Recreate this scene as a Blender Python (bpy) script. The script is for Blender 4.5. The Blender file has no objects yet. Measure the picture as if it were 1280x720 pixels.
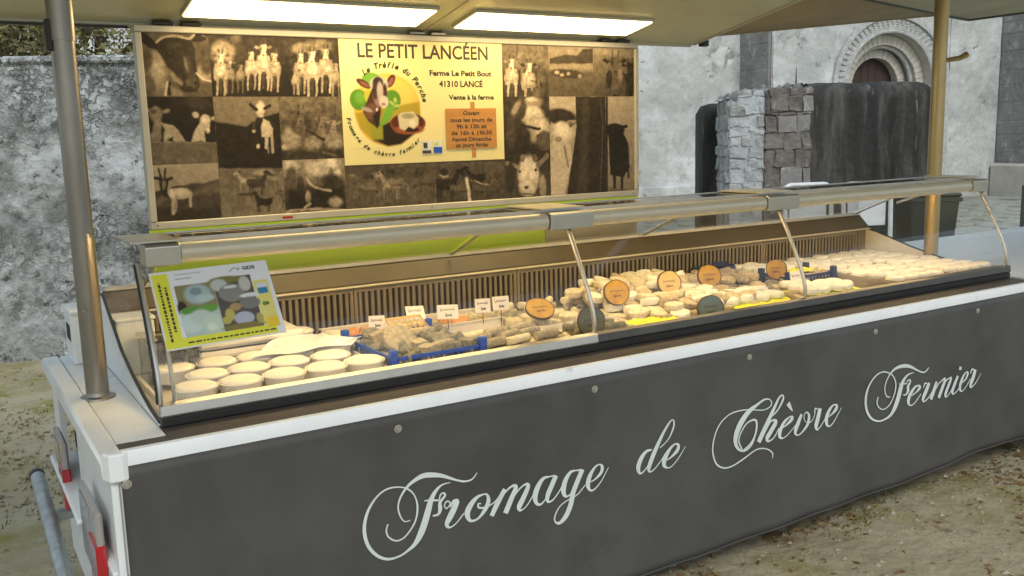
import bpy, bmesh, math, random
import numpy as np
from mathutils import Vector, Matrix, noise
S = bpy.context.scene
COL = S.collection
R = math.radians
random.seed(7); RNG = np.random.default_rng(5)

# ------------------------------------------------------------------ camera
cam_d = bpy.data.cameras.new('camera'); cam = bpy.data.objects.new('camera', cam_d); COL.objects.link(cam)
cam_d.sensor_width = 36; cam_d.lens = 1163.86/1280*36; cam_d.clip_start = .05; cam_d.clip_end = 400
_a, _b, _c = R(31.767), R(-9.270), R(-1.507)
_f = Vector((math.sin(_a)*math.cos(_b), math.cos(_a)*math.cos(_b), math.sin(_b)))
_r = Vector((math.cos(_a), -math.sin(_a), 0)); _u = _r.cross(_f)
_r2 = _r*math.cos(_c)+_u*math.sin(_c); _u2 = -_r*math.sin(_c)+_u*math.cos(_c)
cam.matrix_world = Matrix(((_r2.x, _u2.x, -_f.x, 0), (_r2.y, _u2.y, -_f.y, 0), (_r2.z, _u2.z, -_f.z, 1.62), (0, 0, 0, 1)))
S.camera = cam

# ------------------------------------------------------------------ sky, sun, exposure
w = bpy.data.worlds.new('World'); S.world = w; w.use_nodes = True
nt = w.node_tree; bg = nt.nodes['Background']; sky = nt.nodes.new('ShaderNodeTexSky')
sky.sky_type = 'NISHITA'; sky.sun_disc = False; sky.sun_elevation = R(42); sky.sun_rotation = R(200)
sky.dust_density = 3.0; sky.air_density = 1.0
mixs = nt.nodes.new('ShaderNodeMix'); mixs.data_type = 'RGBA'; mixs.inputs[0].default_value = .5
nt.links.new(sky.outputs[0], mixs.inputs[6]); mixs.inputs[7].default_value = (6.9, 8.0, 8.8, 1)
nt.links.new(mixs.outputs[2], bg.inputs[0]); bg.inputs[1].default_value = .125
sd = bpy.data.lights.new('sun', 'SUN'); sun = bpy.data.objects.new('sun', sd); COL.objects.link(sun)
sd.energy = .8; sd.angle = R(14); sd.color = (1, .97, .92)
_s = Vector((math.sin(R(200))*math.cos(R(42)), math.cos(R(200))*math.cos(R(42)), math.sin(R(42))))
sun.rotation_euler = _s.to_track_quat('Z', 'Y').to_euler()
S.view_settings.view_transform = 'Standard'; S.view_settings.look = 'None'
S.view_settings.exposure = .28; S.view_settings.gamma = 1

# ------------------------------------------------------------------ materials
def lin(c): return tuple((v/255)**2.2 for v in c)
def mat(name, col, rough=.6, metal=0, col2=None, scale=8, bump=0, bscale=40, detail=6, spec=.5, coat=0, lo=.35, hi=.65, stretch=None, dist=.01, extra=None, iso=False, rubble=None):
    m = bpy.data.materials.new(name); m.use_nodes = True; t = m.node_tree; p = t.nodes['Principled BSDF']
    p.inputs['Roughness'].default_value = rough; p.inputs['Metallic'].default_value = metal
    p.inputs['Specular IOR Level'].default_value = spec; p.inputs['Coat Weight'].default_value = coat
    tc = t.nodes.new('ShaderNodeTexCoord'); mp = t.nodes.new('ShaderNodeMapping')
    t.links.new(tc.outputs['Object'], mp.inputs[0])
    if stretch: mp.inputs['Scale'].default_value = stretch
    c2 = col2 or tuple(min(1, v*.82) for v in col)
    n = t.nodes.new('ShaderNodeTexNoise'); n.inputs['Scale'].default_value = scale; n.inputs['Detail'].default_value = detail
    n.inputs['Roughness'].default_value = .6
    t.links.new(mp.outputs[0], n.inputs['Vector'])
    r = t.nodes.new('ShaderNodeValToRGB'); r.color_ramp.elements[0].position = lo; r.color_ramp.elements[1].position = hi
    r.color_ramp.elements[0].color = (*col, 1); r.color_ramp.elements[1].color = (*c2, 1)
    t.links.new(n.outputs[0], r.inputs[0]); out = r.outputs[0]
    if extra:   # (colour, scale, lo, hi)
        for (ec, es, elo, ehi) in extra:
            n2 = t.nodes.new('ShaderNodeTexNoise'); n2.inputs['Scale'].default_value = es; n2.inputs['Detail'].default_value = 8
            n2.inputs['Roughness'].default_value = .68
            t.links.new(mp.outputs[0], n2.inputs['Vector'])
            mr = t.nodes.new('ShaderNodeMapRange'); mr.inputs[1].default_value = elo; mr.inputs[2].default_value = ehi
            t.links.new(n2.outputs[0], mr.inputs[0])
            mx = t.nodes.new('ShaderNodeMix'); mx.data_type = 'RGBA'
            t.links.new(mr.outputs[0], mx.inputs[0]); t.links.new(out, mx.inputs[6]); mx.inputs[7].default_value = (*ec, 1)
            out = mx.outputs[2]
    vd = None
    if rubble:   # (cell scale, joint darkness, how much plaster hides it)
        dn = t.nodes.new('ShaderNodeTexNoise'); dn.inputs['Scale'].default_value = rubble[0]*1.3; dn.inputs['Detail'].default_value = 4
        t.links.new(tc.outputs['Object'], dn.inputs['Vector'])
        dm = t.nodes.new('ShaderNodeMix'); dm.data_type = 'RGBA'; dm.blend_type = 'LINEAR_LIGHT'; dm.inputs[0].default_value = .2
        t.links.new(tc.outputs['Object'], dm.inputs[6]); t.links.new(dn.outputs[1], dm.inputs[7])
        vs_ = t.nodes.new('ShaderNodeTexVoronoi'); vs_.feature = 'DISTANCE_TO_EDGE'; vs_.inputs['Scale'].default_value = rubble[0]
        vc = t.nodes.new('ShaderNodeTexVoronoi'); vc.inputs['Scale'].default_value = rubble[0]
        t.links.new(dm.outputs[2], vs_.inputs['Vector']); t.links.new(dm.outputs[2], vc.inputs['Vector'])
        mk = t.nodes.new('ShaderNodeTexNoise'); mk.inputs['Scale'].default_value = 1.1; mk.inputs['Detail'].default_value = 5
        t.links.new(tc.outputs['Object'], mk.inputs['Vector'])
        mm = t.nodes.new('ShaderNodeMapRange'); mm.inputs[1].default_value = rubble[2]; mm.inputs[2].default_value = rubble[2]+.12; t.links.new(mk.outputs[0], mm.inputs[0])
        jr = t.nodes.new('ShaderNodeMapRange'); jr.inputs[1].default_value = .0; jr.inputs[2].default_value = .13; jr.inputs[3].default_value = rubble[1]; jr.inputs[4].default_value = 1
        t.links.new(vs_.outputs['Distance'], jr.inputs[0])
        bw = t.nodes.new('ShaderNodeSeparateColor'); t.links.new(vc.outputs['Color'], bw.inputs[0])
        cr_ = t.nodes.new('ShaderNodeMapRange'); cr_.inputs[3].default_value = .62; cr_.inputs[4].default_value = 1.25; t.links.new(bw.outputs[0], cr_.inputs[0])
        m1 = t.nodes.new('ShaderNodeMath'); m1.operation = 'MULTIPLY'; t.links.new(jr.outputs[0], m1.inputs[0]); t.links.new(cr_.outputs[0], m1.inputs[1])
        m2 = t.nodes.new('ShaderNodeMix'); m2.inputs[2].default_value = 1.0; t.links.new(mm.outputs[0], m2.inputs[0]); t.links.new(m1.outputs[0], m2.inputs[3])
        vm = t.nodes.new('ShaderNodeVectorMath'); vm.operation = 'SCALE'; t.links.new(out, vm.inputs[0]); t.links.new(m2.outputs[0], vm.inputs['Scale']); out = vm.outputs[0]
        vd = m2.outputs[0]
    t.links.new(out, p.inputs['Base Color'])
    if bump:
        n3 = t.nodes.new('ShaderNodeTexNoise'); n3.inputs['Scale'].default_value = bscale; n3.inputs['Detail'].default_value = 8
        t.links.new(tc.outputs['Object'] if iso else mp.outputs[0], n3.inputs['Vector'])
        b = t.nodes.new('ShaderNodeBump'); b.inputs['Strength'].default_value = bump; b.inputs['Distance'].default_value = dist
        hout = n3.outputs[0]
        if vd:
            ad = t.nodes.new('ShaderNodeMath'); ad.operation = 'MULTIPLY_ADD'; ad.inputs[1].default_value = .6; t.links.new(vd, ad.inputs[0]); t.links.new(hout, ad.inputs[2]); hout = ad.outputs[0]
        t.links.new(hout, b.inputs['Height']); t.links.new(b.outputs[0], p.inputs['Normal'])
    return m
def emat(name, col, strength):
    m = bpy.data.materials.new(name); m.use_nodes = True; t = m.node_tree
    t.nodes.remove(t.nodes['Principled BSDF']); e = t.nodes.new('ShaderNodeEmission')
    e.inputs[0].default_value = (*col, 1); e.inputs[1].default_value = strength
    t.links.new(e.outputs[0], t.nodes['Material Output'].inputs[0]); return m
def glassmat(name, tint=(.97, .98, .97), k=1.0, haze=.035):
    m = bpy.data.materials.new(name); m.use_nodes = True; t = m.node_tree
    t.nodes.remove(t.nodes['Principled BSDF'])
    tr = t.nodes.new('ShaderNodeBsdfTransparent'); tr.inputs[0].default_value = (*tint, 1)
    gl = t.nodes.new('ShaderNodeBsdfGlossy'); gl.inputs['Roughness'].default_value = .02
    fr = t.nodes.new('ShaderNodeFresnel'); fr.inputs[0].default_value = 1.5
    ml = t.nodes.new('ShaderNodeMath'); ml.operation = 'MULTIPLY'; ml.inputs[1].default_value = k
    mx = t.nodes.new('ShaderNodeMixShader')
    t.links.new(fr.outputs[0], ml.inputs[0]); t.links.new(ml.outputs[0], mx.inputs[0])
    t.links.new(tr.outputs[0], mx.inputs[1]); t.links.new(gl.outputs[0], mx.inputs[2])
    df = t.nodes.new('ShaderNodeBsdfDiffuse'); df.inputs[0].default_value = (.8, .82, .82, 1)   # pale diffuse veil imitating the haze of reflections
    nz = t.nodes.new('ShaderNodeTexNoise'); nz.inputs['Scale'].default_value = 5; tc = t.nodes.new('ShaderNodeTexCoord'); t.links.new(tc.outputs['Object'], nz.inputs['Vector'])
    mr = t.nodes.new('ShaderNodeMapRange'); mr.inputs[1].default_value = .4; mr.inputs[2].default_value = .75; mr.inputs[3].default_value = .004; mr.inputs[4].default_value = haze; t.links.new(nz.outputs[0], mr.inputs[0])
    m2 = t.nodes.new('ShaderNodeMixShader'); t.links.new(mr.outputs[0], m2.inputs[0]); t.links.new(mx.outputs[0], m2.inputs[1]); t.links.new(df.outputs[0], m2.inputs[2])
    t.links.new(m2.outputs[0], t.nodes['Material Output'].inputs[0]); return m
def printmat(name, rough=.45):
    m = bpy.data.materials.new(name); m.use_nodes = True; t = m.node_tree; p = t.nodes['Principled BSDF']
    a = t.nodes.new('ShaderNodeAttribute'); a.attribute_name = 'print'
    t.links.new(a.outputs[0], p.inputs['Base Color']); p.inputs['Roughness'].default_value = rough; p.inputs['Specular IOR Level'].default_value = .25
    return m
M = dict(
 white=mat('white_paint', (.80, .84, .86), .32, col2=(.74, .78, .80), scale=5, extra=[((.40, .40, .37), 9, .60, .80)]),
 white_in=mat('white_liner', (.78, .76, .70), .4, col2=(.70, .68, .62)),
 deck=mat('brown_laminate', (.085, .072, .062), .5, col2=(.065, .055, .048), scale=30),
 tarp=mat('grey_tarpaulin', (.074, .073, .073), .5, extra=[((.084, .084, .082), 1.1, .45, .72), ((.048, .048, .050), 2.3, .55, .75)], col2=(.052, .051, .050), scale=3, bump=.12, bscale=2.2, dist=.03, spec=.35),
 script=mat('silver_print', (.64, .70, .70), .5, col2=(.56, .62, .62)),
 steel=mat('brushed_steel', (.31, .29, .26), .34, .85, col2=(.25, .235, .21), scale=25, stretch=(1, 1, .15), bump=.05),
 refl_steel=mat('warm_reflection_steel', (.46, .37, .20), .36, .8, col2=(.42, .30, .13), scale=25, stretch=(1, 1, .15), bump=.05),  # warm reflected light is put into this steel's colour
 galv=mat('galvanised_tube', (.42, .46, .46), .45, .7, col2=(.30, .33, .33), scale=30, bump=.1),
 alu=mat('satin_aluminium', (.56, .55, .50), .33, .75, col2=(.50, .49, .45), scale=12),
 alu_l=mat('anodised_rail', (.62, .57, .44), .36, .2, col2=(.58, .53, .41), scale=12),
 seal=mat('black_rubber', (.02, .02, .02), .5),
 dark=mat('dark_plastic', (.03, .032, .034), .5, col2=(.02, .02, .02)),
 grille=mat('grille_plate', (.24, .20, .14), .45, .15, col2=(.20, .17, .12)), step=mat('rear_step_panel', (.085, .064, .034), .45, col2=(.065, .05, .027)), frame_refl=mat('dark_reflection', (.11, .105, .095), .35, .5),
 void=mat('grille_void', (.022, .012, .008), .8),
 frame=mat('banner_frame', (.50, .48, .40), .45, .3, col2=(.45, .43, .36)),
 panel=mat('banner_cream', (.80, .70, .33), .5, col2=(.78, .68, .31), scale=2),
 ink=mat('banner_ink', (.06, .045, .03), .5), inkgreen=mat('green_ink', (.035, .06, .015), .5),
 lime=mat('lime_board', (.50, .72, .012), .42, col2=(.46, .66, .012), scale=3),
 beige=mat('beige_board', (.48, .42, .30), .5, col2=(.42, .36, .25)),
 ceil=mat('ceiling_paint', (.53, .53, .37), .24, col2=(.47, .47, .33), scale=4, bump=.05, bscale=1.5, dist=.02, spec=.5),
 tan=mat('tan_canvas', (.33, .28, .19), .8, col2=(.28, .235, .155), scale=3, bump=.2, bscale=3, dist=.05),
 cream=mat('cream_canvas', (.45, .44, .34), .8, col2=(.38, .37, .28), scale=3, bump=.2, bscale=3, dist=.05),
 lamp=emat('lamp_diffuser', (1, .73, .35), 13.0),
 tube=emat('tube_light', (1, .67, .30), 42.0),
 red=mat('red_lens', (.46, .01, .02), .15, coat=1), clear=mat('grey_lens', (.38, .36, .35), .2, col2=(.30, .28, .27), coat=1),
 glass=glassmat('case_glass', k=1.15), glass_end=glassmat('end_glass', k=.3), glass2=glassmat('shelf_glass', (.93, .95, .93), 1.0),
 plastic=glassmat('clear_plastic', (.86, .88, .88), 1.6),
 blue=mat('blue_plastic', (.015, .085, .50), .35, col2=(.012, .07, .42)),
 navy=mat('navy_plastic', (.012, .02, .09), .5),
 greycrate=mat('grey_crate_plastic', (.34, .30, .26), .5, col2=(.28, .25, .21)),
 tray=mat('white_tray', (.72, .68, .62), .35, col2=(.66, .62, .56)),
 curd=mat('white_curd', (.86, .83, .74), .5, col2=(.80, .76, .65), scale=30, bump=.2, bscale=60, dist=.004),
 pot=mat('white_pot', (.80, .79, .74), .35),
 rind=mat('bloomy_rind', (.60, .52, .33), .75, col2=(.38, .30, .16), scale=45, bump=.5, bscale=120, dist=.004, extra=[((.34, .25, .13), 70, .56, .75)]),
 rindw=mat('pale_rind', (.76, .71, .54), .7, col2=(.54, .47, .30), scale=40, bump=.4, bscale=100, dist=.004),
 brown=mat('brown_rind', (.30, .23, .13), .8, col2=(.52, .44, .30), scale=50, bump=.7, bscale=130, dist=.005, extra=[((.20, .15, .10), 60, .52, .7)]),
 ash=mat('ash_rind', (.12, .12, .10), .85, col2=(.30, .28, .20), scale=45, bump=.6, bscale=120, dist=.005, extra=[((.10, .10, .09), 80, .55, .72)]),
 ashb=mat('ash_log', (.25, .23, .17), .85, col2=(.45, .39, .27), scale=50, bump=.6, bscale=130, dist=.004, extra=[((.17, .17, .15), 70, .56, .74)]),
 apricot=mat('orange_herb_cheese', (.60, .22, .05), .6, col2=(.70, .42, .16), scale=60, bump=.5, bscale=90, dist=.004),
 paperw=mat('white_paper', (.78, .76, .72), .7), papery=mat('yellow_paper', (.78, .78, .03), .6, col2=(.70, .72, .04), scale=20, bump=.3, bscale=30, dist=.01),
 orange=mat('orange_wood_slice', (.50, .32, .03), .55, col2=(.38, .19, .02), scale=20), creamw=mat('cream_wood_slice', (.62, .47, .20), .55, col2=(.56, .41, .17), scale=20),
 olivew=mat('olive_slate', (.13, .12, .06), .6, col2=(.10, .10, .05), scale=20), greenw=mat('grey_green_slate', (.15, .19, .14), .6, col2=(.12, .15, .12), scale=20),
 bark=mat('bark', (.12, .07, .035), .9, bump=.6, bscale=60), pen=mat('pen_ink', (.03, .02, .02), .6),
 woodsign=mat('orange_board', (.52, .25, .06), .6, col2=(.44, .20, .05), stretch=(1, 1, 8), scale=6),
 prt=printmat('sepia_print', .6), prc=printmat('card_print', .35),
 # background
 plaster=mat('weathered_plaster', (.30, .32, .315), .95, rubble=(8.5, .6, .46), col2=(.17, .175, .165), scale=5, bump=1.0, bscale=12, dist=.05, lo=.42, hi=.58,
             extra=[((.43, .455, .455), 1.5, .47, .56), ((.12, .125, .125), 3.2, .54, .65), ((.09, .095, .09), 13, .58, .64), ((.40, .42, .42), 17, .60, .66), ((.34, .30, .20), 4, .68, .75)]),
 rubble=mat('rubble_stone', (.40, .41, .40), .95, col2=(.22, .23, .22), scale=7, bump=.8, bscale=22, dist=.03),
 church=mat('church_plaster', (.50, .52, .505), .95, rubble=(2.6, .8, .56), col2=(.38, .40, .39), scale=1.3, bump=.7, bscale=5, dist=.07, lo=.4, hi=.62,
            extra=[((.64, .67, .67), .7, .48, .62), ((.15, .155, .15), 2.6, .63, .68), ((.25, .26, .25), 7, .62, .69), ((.36, .37, .34), 1.7, .60, .74)]),
 churchd=mat('church_grey_stone', (.27, .265, .26), .95, col2=(.19, .185, .18), scale=2, bump=.7, bscale=12, dist=.04, extra=[((.38, .38, .36), 5, .55, .68)]),
 carved=mat('carved_limestone', (.50, .51, .50), .9, col2=(.36, .37, .36), scale=9, bump=.6, bscale=30, dist=.03),
 smooth=mat('dressed_limestone', (.52, .50, .44), .9, col2=(.42, .40, .35), scale=4, bump=.3, bscale=20, dist=.02),
 door=mat('dark_door', (.055, .032, .026), .7, col2=(.04, .022, .018), stretch=(6, 6, .6), scale=4),
 render=mat('blackened_render', (.016, .017, .016), .92, col2=(.05, .05, .044), scale=3.2, stretch=(1, 1, .13), bump=.7, bscale=9, dist=.04, iso=True, lo=.40, hi=.62,
            extra=[((.15, .15, .13), 1.9, .54, .74), ((.20, .20, .18), 9, .62, .70), ((.012, .013, .012), 1.6, .55, .7)]),
 lime_st=mat('pale_block', (.48, .51, .52), .95, col2=(.30, .32, .33), scale=5, bump=.8, bscale=16, dist=.04, extra=[((.16, .16, .16), 12, .60, .7)]),
 brown_st=mat('brown_block', (.20, .18, .165), .95, col2=(.12, .11, .10), scale=5, bump=.8, bscale=16, dist=.04, extra=[((.40, .40, .38), 9, .60, .72)]),
 ground=mat('dirt_ground', (.40, .355, .235), .95, col2=(.29, .255, .16), scale=1.6, bump=.7, bscale=14, dist=.03,
            extra=[((.21, .19, .045), .9, .50, .62), ((.17, .115, .045), 2.6, .59, .66), ((.38, .36, .28), 6, .58, .72), ((.10, .075, .04), 24, .64, .70)]),
 cobble=mat('worn_paving', (.33, .34, .30), .9, col2=(.24, .25, .21), scale=3, bump=.5, bscale=20, dist=.02, extra=[((.16, .18, .10), 5, .56, .68)]),
 pebble=mat('pebble', (.42, .39, .30), .9, col2=(.25, .22, .16), scale=15), dry=mat('dry_leaf', (.16, .09, .03), .85, col2=(.24, .16, .06), scale=3),
 moss=mat('moss_tuft', (.12, .11, .02), .9, col2=(.18, .15, .03), scale=6),
 leaf=mat('ivy_leaf', (.17, .17, .04), .75, col2=(.26, .23, .07), scale=1.2), leaf2=mat('olive_leaf', (.21, .18, .08), .75, col2=(.10, .095, .035), scale=1.5),
 trunk=mat('tree_bark', (.10, .08, .055), .95, bump=.6, bscale=20),
 bin=mat('black_bin', (.015, .022, .02), .4, col2=(.02, .03, .026)), chair=mat('white_resin', (.72, .74, .75), .4),
 post=mat('grey_post', (.12, .12, .12), .7),
)

# ------------------------------------------------------------------ mesh helpers
class MB:
    def __init__(s): s.v = []; s.f = []
    def add(s, v, f):
        o = len(s.v); s.v += [tuple(p) for p in v]; s.f += [tuple(i+o for i in q) for q in f]; return s
    def box(s, x0, x1, y0, y1, z0, z1, rz=0, c=.0):
        vs = [(x, y, z) for z in (z0, z1) for y in (y0, y1) for x in (x0, x1)]
        if c:
            cx, cy, cz = (x0+x1)/2, (y0+y1)/2, (z0+z1)/2
            hx, hy, hz = abs(x1-x0)/2, abs(y1-y0)/2, abs(z1-z0)/2; c = min(c, hx*.9, hy*.9, hz*.9)
            b = bmesh.new(); bmesh.ops.create_cube(b, size=2)
            for v in b.verts: v.co = (v.co.x*hx, v.co.y*hy, v.co.z*hz)
            bmesh.ops.bevel(b, geom=b.edges[:], offset=c, segments=1, affect='EDGES')
            b.verts.ensure_lookup_table(); b.verts.index_update()
            vs = [(v.co.x+cx, v.co.y+cy, v.co.z+cz) for v in b.verts]; fs = [[v.index for v in f.verts] for f in b.faces]; b.free()
        else: fs = [(0, 2, 3, 1), (4, 5, 7, 6), (0, 1, 5, 4), (2, 6, 7, 3), (0, 4, 6, 2), (1, 3, 7, 5)]
        if rz:
            cx, cy = (x0+x1)/2, (y0+y1)/2; ca, sa = math.cos(rz), math.sin(rz)
            vs = [(cx+(x-cx)*ca-(y-cy)*sa, cy+(x-cx)*sa+(y-cy)*ca, z) for x, y, z in vs]
        return s.add(vs, fs)
    def tube(s, pts, r, n=12, cap=True, flat=None):
        pts = [Vector(p) for p in pts]; rs = r if isinstance(r, (list, tuple)) else [r]*len(pts)
        ref = Vector((0, 0, 1)); t0 = (pts[1]-pts[0]).normalized()
        if abs(t0.z) > .9: ref = Vector((1, 0, 0))
        o = len(s.v)
        for i, p in enumerate(pts):
            t = (pts[min(i+1, len(pts)-1)]-pts[max(i-1, 0)]).normalized()
            a = ref-t*ref.dot(t); a.normalize(); b = t.cross(a); ref = a
            for k in range(n):
                an = 2*math.pi*k/n
                q = p+a*math.cos(an)*rs[i]*(flat or 1)+b*math.sin(an)*rs[i]; s.v.append(tuple(q))
        for i in range(len(pts)-1):
            for k in range(n):
                s.f.append((o+i*n+k, o+i*n+(k+1) % n, o+(i+1)*n+(k+1) % n, o+(i+1)*n+k))
        if cap: s.f.append(tuple(o+k for k in reversed(range(n)))); s.f.append(tuple(o+(len(pts)-1)*n+k for k in range(n)))
        return s
    def lathe(s, c, prof, n=24, wob=0):
        o = len(s.v)
        for (r, z) in prof:
            for k in range(n):
                a = 2*math.pi*k/n; q = 1+(wob*noise.noise((math.cos(a)*1.3+c[0]*9, math.sin(a)*1.3, z*20+c[1])) if wob else 0)
                s.v.append((c[0]+r*q*math.cos(a), c[1]+r*q*math.sin(a), c[2]+z))
        for i in range(len(prof)-1):
            for k in range(n): s.f.append((o+i*n+k, o+i*n+(k+1) % n, o+(i+1)*n+(k+1) % n, o+(i+1)*n+k))
        s.f.append(tuple(o+k for k in reversed(range(n)))); s.f.append(tuple(o+(len(prof)-1)*n+k for k in range(n)))
        return s
    def prism(s, poly, axis, a, b):
        """poly in the two other axes, extruded along axis from a to b"""
        def P(p, t):
            return {'x': (t, p[0], p[1]), 'y': (p[0], t, p[1]), 'z': (p[0], p[1], t)}[axis]
        n = len(poly); vs = [P(p, a) for p in poly]+[P(p, b) for p in poly]
        fs = [tuple(range(n)), tuple(reversed(range(n, 2*n)))]+[(i, n+i, n+(i+1) % n, (i+1) % n) for i in range(n)]
        return s.add(vs, fs)
    def xf(s, m):
        s.v = [tuple(m @ Vector(p)) for p in s.v]; return s
def tag(o, label=None, cat=None, group=None, kind=None):
    if label: o['label'] = label
    if cat: o['category'] = cat
    if group: o['group'] = group
    if kind: o['kind'] = kind
    return o
ORG = {}
def mesh(name, mb, m, smooth=False, fix=True):
    me = bpy.data.meshes.new(name); me.from_pydata(mb.v, [], mb.f)
    if fix:
        b = bmesh.new(); b.from_mesh(me); bmesh.ops.recalc_face_normals(b, faces=b.faces); b.to_mesh(me); b.free()
    me.materials.append(M[m] if isinstance(m, str) else m)
    if smooth:
        me.polygons.foreach_set('use_smooth', [True]*len(me.polygons))
        try: me.set_sharp_from_angle(angle=R(38))
        except Exception: pass
    me.update(); return me
def thing(name, loc, label, cat, group=None, kind=None, rz=0):
    o = bpy.data.objects.new(name, None); COL.objects.link(o); o.location = loc; o.rotation_euler = (0, 0, rz)
    o.empty_display_size = .1; ORG[o.name] = Vector(loc); return tag(o, label, cat, group, kind)
def part(name, mb, m, parent=None, smooth=False, world=True, bevel=0, fix=True):
    """world=True: the vertices are in world metres, moved to the parent's origin"""
    org = ORG.get(parent.name, Vector()) if (parent and world) else Vector()
    if org.length: mb.v = [(x-org.x, y-org.y, z-org.z) for x, y, z in mb.v]
    o = bpy.data.objects.new(name, mesh(name, mb, m, smooth, fix)); COL.objects.link(o)
    if parent: o.parent = parent; ORG[o.name] = org
    if bevel:
        bm = o.modifiers.new('bevel', 'BEVEL'); bm.width = bevel; bm.segments = 2; bm.limit_method = 'ANGLE'
    return o
def inst(name, me, parent=None, loc=(0, 0, 0), rot=(0, 0, 0), sc=(1, 1, 1)):
    o = bpy.data.objects.new(name, me); COL.objects.link(o)
    if parent: o.parent = parent
    o.location = loc; o.rotation_euler = rot; o.scale = sc; return o
def copy_tree(o, parent=None):
    c = o.copy(); COL.objects.link(c)
    if parent: c.parent = parent
    for ch in [k for k in o.children]: copy_tree(ch, c)
    return c
def fbm(p, o=4, H=.9): return noise.fractal(Vector(p), H, 2.1, o)
def catmull(pts, n=7):
    out = []; P = [np.array(p, float) for p in pts]
    for i in range(len(P)-1):
        a = P[max(i-1, 0)]; b = P[i]; c = P[i+1]; d = P[min(i+2, len(P)-1)]
        for k in range(n):
            t = k/n; out.append(.5*((2*b)+(c-a)*t+(2*a-5*b+4*c-d)*t*t+(3*b-a-3*c+d)*t**3))
    out.append(P[-1]); return out
def ribbon(mb, pts, fn, off0, off1, n=7):
    """variable-width stroke; fn(x, z, off) -> world point"""
    q = catmull(pts, n) if len(pts) > 2 else [np.array(p, float) for p in pts]; vs = []; N = len(q)
    for i, p in enumerate(q):
        t = q[min(i+1, N-1)][:2]-q[max(i-1, 0)][:2]; t = t/(np.linalg.norm(t)+1e-9); nn = np.array([-t[1], t[0]])
        h = max(p[2], .0012)/2; off = off0+(off1-off0)*i/max(1, N-1)
        a = p[:2]+nn*h; b = p[:2]-nn*h; vs += [fn(a[0], a[1], off), fn(b[0], b[1], off)]
    mb.add(vs, [(2*i, 2*i+1, 2*i+3, 2*i+2) for i in range(N-1)])
def text(name, body, m, parent, frame, x, z, width=None, height=None, bold=.0, align='CENTER', off=.0015):
    """flat lettering; frame(x, z, off) -> point in the parent's space; x,z is the middle (or left) of the baseline"""
    cu = bpy.data.curves.new(name, 'FONT'); cu.body = body; cu.size = 1; cu.align_x = 'CENTER'; cu.offset = bold; cu.resolution_u = 3
    tmp = bpy.data.objects.new('tmp', cu); COL.objects.link(tmp)
    me0 = bpy.data.meshes.new_from_object(tmp, depsgraph=bpy.context.evaluated_depsgraph_get()); bpy.data.objects.remove(tmp)
    co = np.array([v.co[:2] for v in me0.vertices]); fs = [tuple(p.vertices) for p in me0.polygons]
    mn, mx = co.min(0), co.max(0); co[:, 0] -= (mn[0]+mx[0])/2; wd = mx[0]-mn[0]
    sx = (width/wd) if width else height; sy = (height/.73) if height else sx
    if not width: sx = sy
    mb = MB(); mb.add([frame(x+c[0]*sx, z+c[1]*sy, off) for c in co], fs)
    o = part(name, mb, m, parent, world=False, fix=False); return o

# ------------------------------------------------------------------ flat prints painted on a vertex grid
def raster(X, Z, img, items, shade=0):
    for k, g, c, soft in items:
        c = np.array(c if isinstance(c, (tuple, list)) else (c,)*img.shape[-1])
        if k == 'e':
            cx, cz, ax, az, bx, bz = g; det = ax*bz-az*bx
            u = ((X-cx)*bz-(Z-cz)*bx)/det; v = (-(X-cx)*az+(Z-cz)*ax)/det; d = np.sqrt(u*u+v*v)
            a = np.clip((1+soft*.5-d)/max(soft, .02), 0, 1)
            if shade: c = (c*(1+shade*(.35-np.clip(d, 0, 1)**2*.75+.3*np.clip(v*np.sign(bz if bz else 1), -1, 1))))[..., None] if c.ndim == 0 else (c[None, None]*(1+shade*(.35-np.clip(d, 0, 1)**2*.75+.3*np.clip(v*(1 if bz > 0 else -1), -1, 1)))[..., None])
        elif k == 'p':
            P = np.array(g); inside = np.zeros(X.shape, bool); dm = np.full(X.shape, 9.)
            for i in range(len(P)):
                (x0, z0), (x1, z1) = P[i-1], P[i]
                if z0 != z1: inside ^= ((z0 > Z) != (z1 > Z)) & (X < (x1-x0)*(Z-z0)/(z1-z0)+x0)
                L = (x1-x0)**2+(z1-z0)**2+1e-12; t = np.clip(((X-x0)*(x1-x0)+(Z-z0)*(z1-z0))/L, 0, 1)
                dm = np.minimum(dm, np.hypot(X-x0-t*(x1-x0), Z-z0-t*(z1-z0)))
            a = np.clip(.5+np.where(inside, dm, -dm)/max(soft, .0015), 0, 1)
        else:
            P = [tuple(q)+(0,) for q in g]; P = catmull(P, 4) if len(P) > 2 else P; dm = np.full(X.shape, 9.)
            for i in range(1, len(P)):
                x0, z0 = P[i-1][:2]; x1, z1 = P[i][:2]
                L = (x1-x0)**2+(z1-z0)**2+1e-12; t = np.clip(((X-x0)*(x1-x0)+(Z-z0)*(z1-z0))/L, 0, 1)
                dm = np.minimum(dm, np.hypot(X-x0-t*(x1-x0), Z-z0-t*(z1-z0)))
            a = np.clip((soft/2-dm)/.002+.5, 0, 1)
        img[:] = img*(1-a[..., None])+c*a[..., None]
def smooth_noise(h, wd, cell, seed):
    r = np.random.default_rng(seed); g = r.random((int(h/cell)+3, int(wd/cell)+3))
    y = np.arange(h)/cell; x = np.arange(wd)/cell; yi = y.astype(int); xi = x.astype(int); fy = (y-yi)[:, None]; fx = (x-xi)[None]
    fy = fy*fy*(3-2*fy); fx = fx*fx*(3-2*fx)
    return (g[yi][:, xi]*(1-fy)*(1-fx)+g[yi+1][:, xi]*fy*(1-fx)+g[yi][:, xi+1]*(1-fy)*fx+g[yi+1][:, xi+1]*fy*fx)*2-1
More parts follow.
